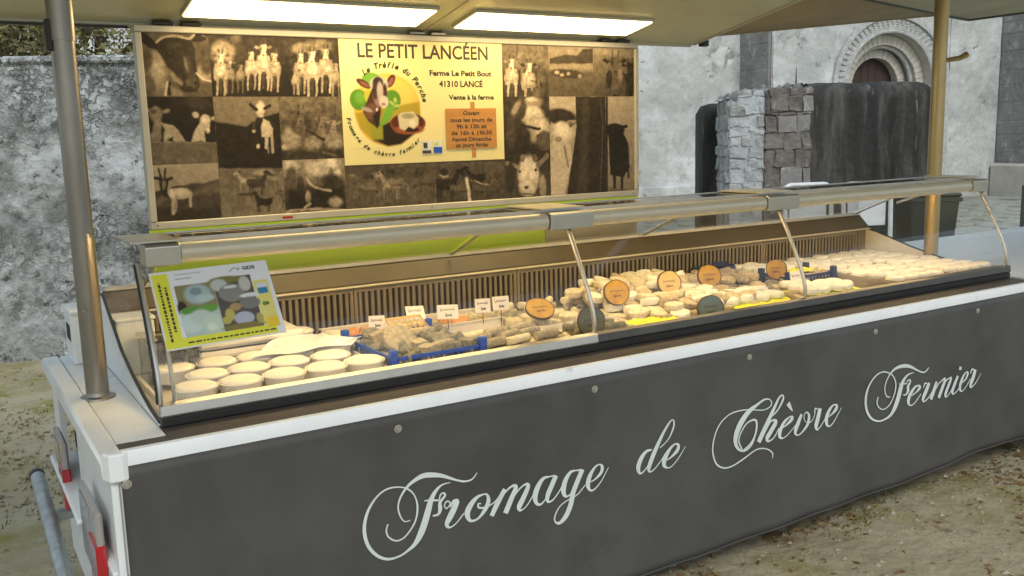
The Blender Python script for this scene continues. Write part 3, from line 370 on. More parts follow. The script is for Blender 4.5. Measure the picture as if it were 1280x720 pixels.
PHOTOS = [
  ((-1.13,0.364,-0.89,0.127),0.3,0.26,0.12,[('e',(-0.906,0.29,0.049,0.001,-0.005,-0.064),0.24,0.6),('e',(-0.912,0.213,0.037,0.001,-0.002,-0.036),0.5,0.6),('e',(-0.9,0.258,0.024,0,-0.004,-0.048),0.2,0.5),('p',[(-1.134,0.304),(-1.113,0.293),(-1.053,0.278),(-1.039,0.204),(-1.049,0.129),(-1.138,0.129)],0.4,0.02),('e',(-1.077,0.219,0.027,0.001,-0.005,-0.067),0.58,0.7),('e',(-1.116,0.164,0.023,0,-0.003,-0.035),0.24,0.6),('e',(-1.116,0.258,0.02,0,-0.003,-0.039),0.2,0.6),('p',[(-1.076,0.317),(-1.052,0.333),(-1.012,0.343),(-0.978,0.336),(-0.951,0.328),(-0.941,0.297),(-0.944,0.257),(-0.937,0.201),(-0.934,0.165),(-0.947,0.145),(-0.978,0.141),(-1.004,0.157),(-1.029,0.188),(-1.048,0.235),(-1.064,0.274),(-1.082,0.293)],0.085,0.004),('l',[(-1.077,0.318),(-1.052,0.334),(-1.012,0.344),(-0.978,0.337),(-0.958,0.335),(-0.941,0.35)],0.66,0.008),('l',[(-0.942,0.213),(-0.921,0.191),(-0.886,0.181)],0.8,0.0075),('p',[(-0.987,0.272),(-0.967,0.276),(-0.951,0.221),(-0.946,0.181),(-0.978,0.189),(-0.986,0.228)],0.2,0.012),('e',(-0.977,0.24,0.005,0.002,0.005,-0.03),0.36,0.7),('e',(-0.963,0.173,0.024,0,-0.002,-0.022),0.24,0.5),('e',(-0.977,0.153,0.024,0,0,-0.011),0.1,0.4),('e',(-0.987,0.173,0.006,0,0,-0.005),0.05,0.4),('e',(-0.949,0.177,0.005,0,0,-0.006),0.05,0.4),('p',[(-1.045,0.228),(-1.027,0.216),(-0.994,0.177),(-0.999,0.165),(-1.029,0.184)],0.48,0.01),('e',(-1.037,0.279,0.008,-0.003,-0.003,-0.006),0.02,0.3),('e',(-1.033,0.282,0.003,0,0,-0.002),0.5,0.4),('e',(-1.008,0.307,0.028,0.001,-0.001,-0.016),0.12,0.8),('p',[(-1.132,0.352),(-1.112,0.349),(-1.087,0.328),(-1.073,0.305),(-1.082,0.293),(-1.104,0.299),(-1.124,0.315)],0.025,0.004),('p',[(-0.951,0.328),(-0.933,0.353),(-0.9,0.36),(-0.887,0.352),(-0.898,0.334),(-0.927,0.323)],0.07,0.004),('l',[(-0.913,0.349),(-0.899,0.344),(-0.894,0.338)],0.35,0.007),('p',[(-1.051,0.133),(-1.044,0.18),(-1.037,0.18),(-1.042,0.133)],0.015,0.003),('l',[(-1.06,0.133),(-1.048,0.18)],0.72,0.007),('p',[(-1.035,0.164),(-1.005,0.149),(-0.998,0.129),(-1.038,0.129)],0.45,0.01)]),
  ((-0.89,0.364,-0.3825,0.127),0.16,0.08,0.25,[('e',(-0.841,0.29,0.045,0.001,-0.003,-0.044),0.55,0.4),('e',(-0.788,0.342,0.021,0,-0.002,-0.022),0.35,0.6),('e',(-0.53,0.31,0.049,0.001,-0.002,-0.025),0.42,0.4),('e',(-0.463,0.32,0.06,0.002,-0.001,-0.029),0.4,0.4),('p',[(-0.892,0.202),(-0.382,0.207),(-0.387,0.126),(-0.898,0.126)],0.05,0.03),('p',[(-0.614,0.251),(-0.577,0.252),(-0.573,0.223),(-0.579,0.2),(-0.619,0.2),(-0.622,0.222)],0.0432,0.003),('p',[(-0.613,0.209),(-0.604,0.209),(-0.61,0.151),(-0.616,0.151)],0.048,0.0025),('p',[(-0.588,0.21),(-0.579,0.21),(-0.585,0.151),(-0.591,0.151)],0.048,0.0025),('p',[(-0.604,0.206),(-0.591,0.206),(-0.598,0.158),(-0.604,0.158)],0.015,0.004),('p',[(-0.603,0.261),(-0.587,0.261),(-0.581,0.229),(-0.591,0.216),(-0.605,0.216),(-0.613,0.229)],0.054,0.003),('p',[(-0.604,0.275),(-0.615,0.28),(-0.622,0.275),(-0.611,0.269)],0.04,0.002),('p',[(-0.584,0.275),(-0.572,0.281),(-0.566,0.276),(-0.577,0.27)],0.04,0.002),('p',[(-0.602,0.282),(-0.585,0.282),(-0.583,0.273),(-0.588,0.258),(-0.591,0.25),(-0.6,0.25),(-0.602,0.258),(-0.605,0.273)],0.06,0.002),('p',[(-0.602,0.282),(-0.596,0.282),(-0.598,0.268),(-0.602,0.258),(-0.605,0.273)],0.036,0.003),('e',(-0.601,0.272,0.002,0,0,-0.001),0.03,0.25),('e',(-0.587,0.272,0.002,0,0,-0.001),0.03,0.25),('e',(-0.595,0.253,0.003,0,-0.001,-0.002),0.027,0.4),('l',[(-0.598,0.252),(-0.593,0.252)],0.05,0.0015),('p',[(-0.838,0.229),(-0.804,0.229),(-0.801,0.203),(-0.806,0.182),(-0.843,0.181),(-0.845,0.202)],0.396,0.003),('p',[(-0.836,0.19),(-0.829,0.19),(-0.834,0.137),(-0.84,0.137)],0.44,0.0025),('p',[(-0.815,0.191),(-0.807,0.191),(-0.813,0.137),(-0.818,0.137)],0.44,0.0025),('p',[(-0.829,0.188),(-0.817,0.188),(-0.824,0.143),(-0.829,0.143)],0.1375,0.004),('p',[(-0.827,0.238),(-0.813,0.238),(-0.808,0.209),(-0.817,0.197),(-0.829,0.196),(-0.836,0.208)],0.495,0.003),('p',[(-0.828,0.25),(-0.838,0.256),(-0.844,0.251),(-0.835,0.246)],0.3,0.002),('p',[(-0.811,0.251),(-0.8,0.256),(-0.794,0.252),(-0.804,0.246)],0.3,0.002),('p',[(-0.827,0.257),(-0.811,0.258),(-0.81,0.249),(-0.814,0.235),(-0.817,0.228),(-0.825,0.228),(-0.827,0.235),(-0.829,0.249)],0.55,0.002),('p',[(-0.826,0.257),(-0.821,0.257),(-0.823,0.244),(-0.827,0.235),(-0.829,0.249)],0.33,0.003),('e',(-0.826,0.248,0.002,0,0,-0.001),0.03,0.25),('e',(-0.813,0.248,0.001,0,-0.001,-0.001),0.03,0.25),('e',(-0.821,0.231,0.004,0,0,-0.002),0.2475,0.4),('l',[(-0.823,0.229),(-0.818,0.229)],0.05,0.0015),('p',[(-0.42,0.224),(-0.38,0.225),(-0.375,0.194),(-0.381,0.17),(-0.425,0.169),(-0.428,0.193)],0.4464,0.003),('p',[(-0.418,0.18),(-0.408,0.18),(-0.414,0.118),(-0.421,0.118)],0.496,0.0025),('p',[(-0.391,0.18),(-0.382,0.18),(-0.388,0.118),(-0.394,0.118)],0.496,0.0025),('p',[(-0.409,0.176),(-0.395,0.177),(-0.401,0.125),(-0.408,0.125)],0.155,0.004),('p',[(-0.408,0.234),(-0.39,0.235),(-0.384,0.201),(-0.395,0.187),(-0.41,0.187),(-0.418,0.2)],0.558,0.003),('p',[(-0.409,0.249),(-0.421,0.255),(-0.429,0.249),(-0.417,0.243)],0.3,0.002),('p',[(-0.388,0.249),(-0.375,0.255),(-0.368,0.25),(-0.38,0.244)],0.3,0.002),('p',[(-0.408,0.257),(-0.388,0.257),(-0.387,0.247),(-0.392,0.231),(-0.395,0.223),(-0.405,0.223),(-0.407,0.231),(-0.41,0.247)],0.62,0.002),('p',[(-0.407,0.257),(-0.401,0.257),(-0.403,0.241),(-0.407,0.231),(-0.41,0.247)],0.372,0.003),('e',(-0.406,0.246,0.002,0,0,-0.002),0.03,0.25),('e',(-0.391,0.246,0.002,0,0,-0.001),0.03,0.25),('e',(-0.4,0.226,0.004,0,0,-0.002),0.279,0.4),('l',[(-0.403,0.224),(-0.397,0.224)],0.05,0.0016),('p',[(-0.795,0.222),(-0.766,0.222),(-0.763,0.199),(-0.767,0.18),(-0.799,0.18),(-0.801,0.198)],0.36,0.003),('p',[(-0.794,0.188),(-0.787,0.188),(-0.792,0.141),(-0.797,0.141)],0.4,0.0025),('p',[(-0.775,0.188),(-0.768,0.188),(-0.773,0.141),(-0.778,0.141)],0.4,0.0025),('p',[(-0.787,0.185),(-0.777,0.186),(-0.783,0.147),(-0.787,0.147)],0.125,0.004),('p',[(-0.786,0.229),(-0.773,0.23),(-0.769,0.204),(-0.777,0.193),(-0.788,0.193),(-0.794,0.203)],0.45,0.003),('p',[(-0.786,0.24),(-0.795,0.245),(-0.801,0.241),(-0.792,0.236)],0.2,0.002),('p',[(-0.772,0.24),(-0.762,0.245),(-0.757,0.241),(-0.766,0.236)],0.2,0.002),('p',[(-0.785,0.246),(-0.772,0.246),(-0.771,0.239),(-0.775,0.227),(-0.777,0.221),(-0.784,0.221),(-0.785,0.227),(-0.788,0.239)],0.5,0.002),('p',[(-0.785,0.246),(-0.781,0.246),(-0.782,0.235),(-0.785,0.227),(-0.787,0.239)],0.3,0.003),('e',(-0.784,0.238,0.001,0,-0.001,-0.001),0.03,0.25),('e',(-0.774,0.238,0.002,0,0,-0.001),0.03,0.25),('e',(-0.78,0.223,0.003,0,0,-0.002),0.225,0.4),('l',[(-0.782,0.222),(-0.778,0.222)],0.05,0.0013),('p',[(-0.873,0.248),(-0.831,0.248),(-0.826,0.214),(-0.833,0.187),(-0.88,0.186),(-0.883,0.213)],0.6336,0.003),('p',[(-0.872,0.198),(-0.862,0.198),(-0.87,0.129),(-0.877,0.129)],0.704,0.0025),('p',[(-0.844,0.198),(-0.834,0.198),(-0.841,0.129),(-0.849,0.129)],0.704,0.0025),('p',[(-0.862,0.194),(-0.848,0.194),(-0.856,0.136),(-0.863,0.136)],0.22,0.004),('p',[(-0.86,0.259),(-0.842,0.26),(-0.836,0.221),(-0.847,0.206),(-0.863,0.206),(-0.872,0.221)],0.792,0.003),('p',[(-0.861,0.275),(-0.873,0.282),(-0.882,0.276),(-0.87,0.269)],0.3,0.002),('p',[(-0.839,0.276),(-0.825,0.283),(-0.818,0.277),(-0.831,0.27)],0.3,0.002),('l',[(-0.855,0.282),(-0.856,0.299)],0.21,0.0052),('l',[(-0.844,0.282),(-0.84,0.3)],0.21,0.0052),('p',[(-0.859,0.284),(-0.839,0.284),(-0.838,0.273),(-0.844,0.256),(-0.847,0.246),(-0.857,0.246),(-0.859,0.255),(-0.863,0.273)],0.88,0.002),('p',[(-0.859,0.284),(-0.852,0.284),(-0.854,0.267),(-0.859,0.255),(-0.862,0.273)],0.528,0.003),('e',(-0.858,0.272,0.002,0,0,-0.002),0.03,0.25),('e',(-0.842,0.273,0.002,0,-0.001,-0.002),0.03,0.25),('e',(-0.852,0.25,0.004,0,0,-0.003),0.396,0.4),('l',[(-0.855,0.248),(-0.849,0.248)],0.05,0.0019),('p',[(-0.756,0.26),(-0.716,0.26),(-0.712,0.229),(-0.718,0.204),(-0.762,0.204),(-0.764,0.228)],0.576,0.003),('p',[(-0.754,0.214),(-0.745,0.215),(-0.752,0.151),(-0.758,0.151)],0.64,0.0025),('p',[(-0.728,0.215),(-0.719,0.215),(-0.726,0.152),(-0.732,0.152)],0.64,0.0025),('p',[(-0.745,0.211),(-0.731,0.211),(-0.739,0.159),(-0.745,0.159)],0.2,0.004),('p',[(-0.744,0.27),(-0.727,0.271),(-0.721,0.236),(-0.731,0.222),(-0.746,0.222),(-0.754,0.235)],0.72,0.003),('p',[(-0.744,0.285),(-0.756,0.291),(-0.763,0.285),(-0.753,0.279)],0.15,0.002),('p',[(-0.724,0.285),(-0.711,0.292),(-0.704,0.287),(-0.716,0.28)],0.15,0.002),('l',[(-0.739,0.291),(-0.74,0.307)],0.21,0.0046),('l',[(-0.729,0.292),(-0.725,0.307)],0.21,0.0046),('p',[(-0.743,0.293),(-0.724,0.293),(-0.723,0.283),(-0.728,0.267),(-0.731,0.259),(-0.741,0.259),(-0.743,0.267),(-0.746,0.283)],0.8,0.002),('p',[(-0.743,0.293),(-0.736,0.293),(-0.738,0.277),(-0.743,0.267),(-0.745,0.283)],0.48,0.003),('e',(-0.742,0.282,0.003,0,0,-0.002),0.03,0.25),('e',(-0.727,0.283,0.002,0,0,-0.002),0.03,0.25),('e',(-0.736,0.262,0.004,0,0,-0.003),0.36,0.4),('l',[(-0.739,0.26),(-0.733,0.26)],0.05,0.0017),('p',[(-0.668,0.256),(-0.626,0.257),(-0.622,0.225),(-0.628,0.199),(-0.674,0.199),(-0.677,0.224)],0.5616,0.003),('p',[(-0.666,0.21),(-0.656,0.21),(-0.663,0.144),(-0.67,0.144)],0.624,0.0025),('p',[(-0.639,0.21),(-0.629,0.21),(-0.636,0.144),(-0.643,0.144)],0.624,0.0025),('p',[(-0.657,0.206),(-0.642,0.206),(-0.65,0.152),(-0.657,0.152)],0.195,0.004),('p',[(-0.655,0.268),(-0.637,0.268),(-0.631,0.232),(-0.642,0.217),(-0.657,0.217),(-0.666,0.231)],0.702,0.003),('p',[(-0.656,0.283),(-0.668,0.289),(-0.676,0.283),(-0.665,0.277)],0.1,0.002),('p',[(-0.635,0.283),(-0.621,0.29),(-0.614,0.284),(-0.627,0.277)],0.1,0.002),('l',[(-0.65,0.289),(-0.651,0.305)],0.21,0.0048),('l',[(-0.64,0.289),(-0.635,0.306)],0.21,0.0048),('p',[(-0.655,0.291),(-0.635,0.291),(-0.633,0.281),(-0.639,0.264),(-0.642,0.255),(-0.652,0.255),(-0.654,0.264),(-0.658,0.28)],0.78,0.002),('p',[(-0.654,0.291),(-0.648,0.291),(-0.65,0.275),(-0.654,0.264),(-0.657,0.28)],0.468,0.003),('e',(-0.653,0.28,0.002,0,0,-0.002),0.03,0.25),('e',(-0.638,0.28,0.002,0,0,-0.002),0.03,0.25),('e',(-0.647,0.259,0.004,0,0,-0.003),0.351,0.4),('l',[(-0.65,0.257),(-0.644,0.257)],0.05,0.0017),('p',[(-0.712,0.28),(-0.664,0.281),(-0.659,0.242),(-0.666,0.212),(-0.719,0.212),(-0.723,0.241)],0.648,0.003),('p',[(-0.711,0.225),(-0.699,0.225),(-0.707,0.148),(-0.715,0.148)],0.72,0.0025),('p',[(-0.679,0.225),(-0.667,0.225),(-0.675,0.148),(-0.683,0.148)],0.72,0.0025),('p',[(-0.699,0.221),(-0.683,0.221),(-0.692,0.157),(-0.699,0.157)],0.225,0.004),('p',[(-0.698,0.293),(-0.677,0.293),(-0.67,0.251),(-0.683,0.234),(-0.7,0.233),(-0.711,0.25)],0.81,0.003),('p',[(-0.698,0.31),(-0.713,0.318),(-0.722,0.311),(-0.709,0.303)],0.5,0.002),('p',[(-0.674,0.311),(-0.658,0.319),(-0.65,0.312),(-0.664,0.304)],0.5,0.002),('l',[(-0.692,0.318),(-0.693,0.337)],0.21,0.0056),('l',[(-0.679,0.318),(-0.674,0.338)],0.21,0.0056),('p',[(-0.697,0.32),(-0.674,0.321),(-0.672,0.308),(-0.679,0.289),(-0.683,0.279),(-0.694,0.278),(-0.696,0.288),(-0.7,0.308)],0.9,0.002),('p',[(-0.696,0.32),(-0.689,0.32),(-0.691,0.301),(-0.696,0.288),(-0.7,0.308)],0.54,0.003),('e',(-0.695,0.307,0.003,0,0,-0.002),0.03,0.25),('e',(-0.677,0.307,0.002,0.001,-0.001,-0.002),0.03,0.25),('e',(-0.688,0.282,0.005,0,0,-0.003),0.405,0.4),('l',[(-0.692,0.28),(-0.685,0.28)],0.05,0.002),('p',[(-0.565,0.255),(-0.52,0.255),(-0.515,0.221),(-0.522,0.194),(-0.571,0.193),(-0.574,0.22)],0.576,0.003),('p',[(-0.563,0.205),(-0.552,0.205),(-0.559,0.135),(-0.567,0.135)],0.64,0.0025),('p',[(-0.534,0.205),(-0.523,0.205),(-0.53,0.136),(-0.537,0.136)],0.64,0.0025),('p',[(-0.553,0.201),(-0.537,0.201),(-0.545,0.143),(-0.552,0.143)],0.2,0.004),('p',[(-0.552,0.266),(-0.532,0.267),(-0.526,0.228),(-0.537,0.213),(-0.554,0.213),(-0.563,0.228)],0.72,0.003),('p',[(-0.552,0.282),(-0.566,0.289),(-0.574,0.283),(-0.562,0.276)],0.12,0.002),('p',[(-0.529,0.283),(-0.515,0.29),(-0.507,0.284),(-0.521,0.277)],0.12,0.002),('l',[(-0.546,0.289),(-0.547,0.307)],0.21,0.005),('l',[(-0.535,0.29),(-0.53,0.307)],0.21,0.005),('p',[(-0.551,0.291),(-0.53,0.292),(-0.528,0.281),(-0.534,0.263),(-0.537,0.254),(-0.548,0.253),(-0.55,0.263),(-0.554,0.28)],0.8,0.002),('p',[(-0.55,0.291),(-0.544,0.291),(-0.545,0.274),(-0.55,0.263),(-0.554,0.28)],0.48,0.003),('e',(-0.549,0.279,0.002,0,0,-0.002),0.03,0.25),('e',(-0.533,0.28,0.003,0,0,-0.002),0.03,0.25),('e',(-0.543,0.257,0.005,0,0,-0.003),0.36,0.4),('l',[(-0.546,0.255),(-0.539,0.255)],0.05,0.0018),('p',[(-0.463,0.27),(-0.413,0.271),(-0.408,0.233),(-0.415,0.203),(-0.47,0.202),(-0.473,0.232)],0.6048,0.003),('p',[(-0.461,0.215),(-0.449,0.215),(-0.457,0.139),(-0.465,0.139)],0.672,0.0025),('p',[(-0.428,0.215),(-0.416,0.216),(-0.424,0.139),(-0.432,0.139)],0.672,0.0025),('p',[(-0.449,0.211),(-0.432,0.211),(-0.44,0.147),(-0.449,0.147)],0.21,0.004),('p',[(-0.449,0.283),(-0.427,0.283),(-0.419,0.241),(-0.432,0.224),(-0.45,0.224),(-0.461,0.24)],0.756,0.003),('p',[(-0.449,0.301),(-0.464,0.308),(-0.474,0.301),(-0.46,0.294)],0.15,0.002),('p',[(-0.424,0.301),(-0.408,0.309),(-0.399,0.303),(-0.414,0.295)],0.15,0.002),('l',[(-0.442,0.308),(-0.444,0.327)],0.21,0.0054),('l',[(-0.43,0.309),(-0.425,0.328)],0.21,0.0054),('p',[(-0.448,0.31),(-0.424,0.311),(-0.422,0.299),(-0.429,0.279),(-0.433,0.269),(-0.444,0.269),(-0.447,0.279),(-0.451,0.298)],0.84,0.002),('p',[(-0.447,0.31),(-0.44,0.31),(-0.442,0.291),(-0.447,0.279),(-0.451,0.298)],0.504,0.003),('e',(-0.446,0.297,0.003,0,0,-0.002),0.03,0.25),('e',(-0.428,0.298,0.003,0,0,-0.002),0.03,0.25),('e',(-0.438,0.273,0.005,0,0,-0.003),0.378,0.4),('l',[(-0.442,0.27),(-0.435,0.27)],0.05,0.002),('p',[(-0.521,0.259),(-0.47,0.26),(-0.464,0.22),(-0.472,0.189),(-0.528,0.189),(-0.532,0.219)],0.6336,0.003),('p',[(-0.519,0.202),(-0.507,0.202),(-0.514,0.123),(-0.523,0.123)],0.704,0.0025),('p',[(-0.485,0.202),(-0.473,0.203),(-0.481,0.123),(-0.489,0.123)],0.704,0.0025),('p',[(-0.507,0.198),(-0.489,0.198),(-0.498,0.132),(-0.506,0.132)],0.22,0.004),('p',[(-0.506,0.272),(-0.484,0.273),(-0.476,0.229),(-0.489,0.211),(-0.508,0.211),(-0.519,0.228)],0.792,0.003),('p',[(-0.507,0.29),(-0.522,0.298),(-0.532,0.291),(-0.517,0.283)],0.1,0.002),('p',[(-0.481,0.291),(-0.464,0.299),(-0.455,0.292),(-0.471,0.284)],0.1,0.002),('l',[(-0.5,0.298),(-0.501,0.318)],0.21,0.0056),('l',[(-0.487,0.299),(-0.482,0.318)],0.21,0.0056),('p',[(-0.505,0.3),(-0.481,0.301),(-0.479,0.288),(-0.486,0.268),(-0.49,0.258),(-0.502,0.257),(-0.504,0.268),(-0.509,0.288)],0.88,0.002),('p',[(-0.505,0.3),(-0.497,0.301),(-0.499,0.281),(-0.504,0.268),(-0.508,0.288)],0.528,0.003),('e',(-0.503,0.287,0.003,0,0,-0.002),0.03,0.25),('e',(-0.484,0.287,0.002,0,-0.001,-0.002),0.03,0.25),('e',(-0.495,0.261,0.005,0,-0.001,-0.003),0.396,0.4),('l',[(-0.499,0.259),(-0.492,0.259)],0.05,0.002),('p',[(-0.578,0.209),(-0.549,0.21),(-0.546,0.187),(-0.55,0.17),(-0.582,0.169),(-0.584,0.187)],0.504,0.003),('p',[(-0.577,0.177),(-0.57,0.177),(-0.574,0.132),(-0.579,0.132)],0.56,0.0025),('p',[(-0.557,0.177),(-0.551,0.177),(-0.555,0.132),(-0.56,0.132)],0.56,0.0025),('p',[(-0.57,0.175),(-0.56,0.175),(-0.565,0.137),(-0.57,0.137)],0.175,0.004),('p',[(-0.569,0.217),(-0.556,0.217),(-0.552,0.192),(-0.56,0.182),(-0.57,0.182),(-0.577,0.192)],0.63,0.003),('p',[(-0.569,0.228),(-0.578,0.232),(-0.584,0.228),(-0.576,0.224)],0.3,0.002),('p',[(-0.555,0.228),(-0.545,0.232),(-0.54,0.229),(-0.549,0.224)],0.3,0.002),('p',[(-0.569,0.233),(-0.555,0.234),(-0.554,0.226),(-0.558,0.215),(-0.56,0.209),(-0.567,0.209),(-0.568,0.215),(-0.571,0.226)],0.7,0.002),('p',[(-0.568,0.233),(-0.564,0.233),(-0.565,0.222),(-0.568,0.215),(-0.57,0.226)],0.42,0.003),('e',(-0.568,0.226,0.002,0,0,-0.002),0.03,0.25),('e',(-0.557,0.226,0.002,0,0,-0.001),0.03,0.25),('e',(-0.563,0.211,0.003,0,0,-0.002),0.315,0.4),('l',[(-0.565,0.21),(-0.561,0.21)],0.05,0.0012)]),
  ((-1.13,0.127,-0.89,-0.118),0.045,0.03,0.1,[('p',[(-1.145,-0.032),(-0.88,-0.043),(-0.887,-0.127),(-1.152,-0.117)],0.33,0.004),('e',(-0.943,0.103,0.049,0,-0.003,-0.029),0.13,0.8),('e',(-1.098,0.064,0.023,-0.001,-0.003,-0.029),0.42,0.3),('e',(-1.099,0.011,0.016,-0.002,-0.007,-0.044),0.4,0.3),('e',(-1.105,-0.017,0.021,-0.001,-0.002,-0.024),0.38,0.3),('e',(-1.128,0.078,0.012,-0.003,-0.002,-0.008),0.42,0.3),('e',(-1.062,0.074,0.015,0.004,0.001,-0.008),0.45,0.3),('e',(-1.107,0.074,0.01,0,-0.001,-0.008),0.2,0.5),('e',(-1.086,0.073,0.008,0,0,-0.006),0.45,0.5),('p',[(-1.085,0.033),(-1.042,0.024),(-1.02,0.002),(-1.001,-0.036),(-1.081,-0.034),(-1.073,0.011)],0.62,0.005),('p',[(-1.067,-0.03),(-1.046,-0.016),(-1.047,-0.035)],0.06,0.004),('e',(-0.959,0.06,0.011,-0.009,-0.007,-0.009),0.66,0.3),('e',(-0.892,0.047,0.014,0.002,0.001,-0.008),0.6,0.3),('e',(-0.926,0.037,0.021,0,-0.002,-0.025),0.75,0.3),('p',[(-0.945,0.033),(-0.908,0.024),(-0.915,-0.009),(-0.931,0),(-0.928,-0.038),(-0.983,-0.036),(-0.968,-0.004)],0.72,0.005),('e',(-0.918,0.002,0.008,-0.001,-0.001,-0.012),0.78,0.3),('p',[(-1.145,-0.032),(-0.88,-0.043),(-0.88,-0.046),(-1.146,-0.035)],0.5,0.002)]),
  ((-0.89,0.127,-0.64,-0.149),0.42,0.4,0.08,[('p',[(-0.891,0.034),(-0.85,0.028),(-0.774,0.016),(-0.747,0.03),(-0.693,0.053),(-0.634,0.067),(-0.62,0.067),(-0.635,-0.148),(-0.887,-0.138)],0.06,0.006),('e',(-0.721,0.026,0.019,-0.001,-0.002,-0.026),0.07,0.3),('e',(-0.713,0.081,0.02,0,-0.002,-0.03),0.82,0.25),('e',(-0.712,0.055,0.013,0,-0.001,-0.008),0.7,0.3),('l',[(-0.728,0.077),(-0.749,0.095)],0.08,0.0121),('l',[(-0.695,0.081),(-0.676,0.093)],0.08,0.0121),('l',[(-0.72,0.104),(-0.728,0.107)],0.5,0.005),('p',[(-0.706,0.045),(-0.681,0.034),(-0.669,0.003),(-0.671,-0.027),(-0.716,-0.026),(-0.716,0.004)],0.8,0.005),('l',[(-0.696,-0.022),(-0.699,-0.067)],0.75,0.0131),('l',[(-0.676,-0.022),(-0.676,-0.085)],0.62,0.0121),('l',[(-0.735,-0.025),(-0.732,-0.064)],0.09,0.0172),('e',(-0.73,-0.06,0.007,0,-0.001,-0.01),0.8,0.3),('e',(-0.745,-0.002,0.007,0,0,-0.009),0.75,0.3),('l',[(-0.742,0.03),(-0.744,0.005)],0.2,0.0111),('l',[(-0.694,-0.065),(-0.693,-0.087)],0.5,0.0071)]),
  ((-1.13,-0.118,-0.89,-0.35),0.6,0.42,0.06,[('p',[(-1.135,-0.215),(-1.103,-0.209),(-1.076,-0.214),(-1.067,-0.202),(-1.026,-0.198),(-0.989,-0.191),(-0.944,-0.192),(-0.893,-0.181),(-0.876,-0.182),(-0.888,-0.348),(-1.137,-0.33)],0.17,0.008),('p',[(-1.005,-0.235),(-0.944,-0.2),(-0.893,-0.19),(-0.884,-0.233)],0.3,0.02),('p',[(-1.133,-0.277),(-0.889,-0.297),(-0.892,-0.348),(-1.137,-0.33)],0.11,0.02),('p',[(-1.135,-0.256),(-1.101,-0.229),(-1.082,-0.243),(-1.12,-0.265)],0.3,0.01),('l',[(-1.069,-0.206),(-1.042,-0.2),(-1.014,-0.205)],0.12,0.0061),('e',(-1.034,-0.227,0.042,-0.004,-0.003,-0.021),0.66,0.25),('e',(-1.065,-0.227,0.016,-0.001,-0.001,-0.021),0.7,0.4),('l',[(-1.061,-0.244),(-1.066,-0.3)],0.62,0.0131),('l',[(-1.05,-0.24),(-1.058,-0.29)],0.5,0.0101),('l',[(-1,-0.235),(-1.001,-0.273)],0.6,0.0111),('p',[(-1.108,-0.167),(-1.074,-0.169),(-1.082,-0.222),(-1.07,-0.248),(-1.086,-0.238),(-1.104,-0.217)],0.06,0.004),('e',(-1.091,-0.193,0.007,0,-0.001,-0.02),0.4,0.5),('l',[(-1.101,-0.165),(-1.106,-0.135)],0.09,0.0076),('l',[(-1.088,-0.166),(-1.081,-0.136)],0.09,0.0076),('l',[(-1.104,-0.171),(-1.134,-0.16)],0.07,0.0101),('l',[(-1.076,-0.174),(-1.061,-0.169)],0.09,0.0101)]),
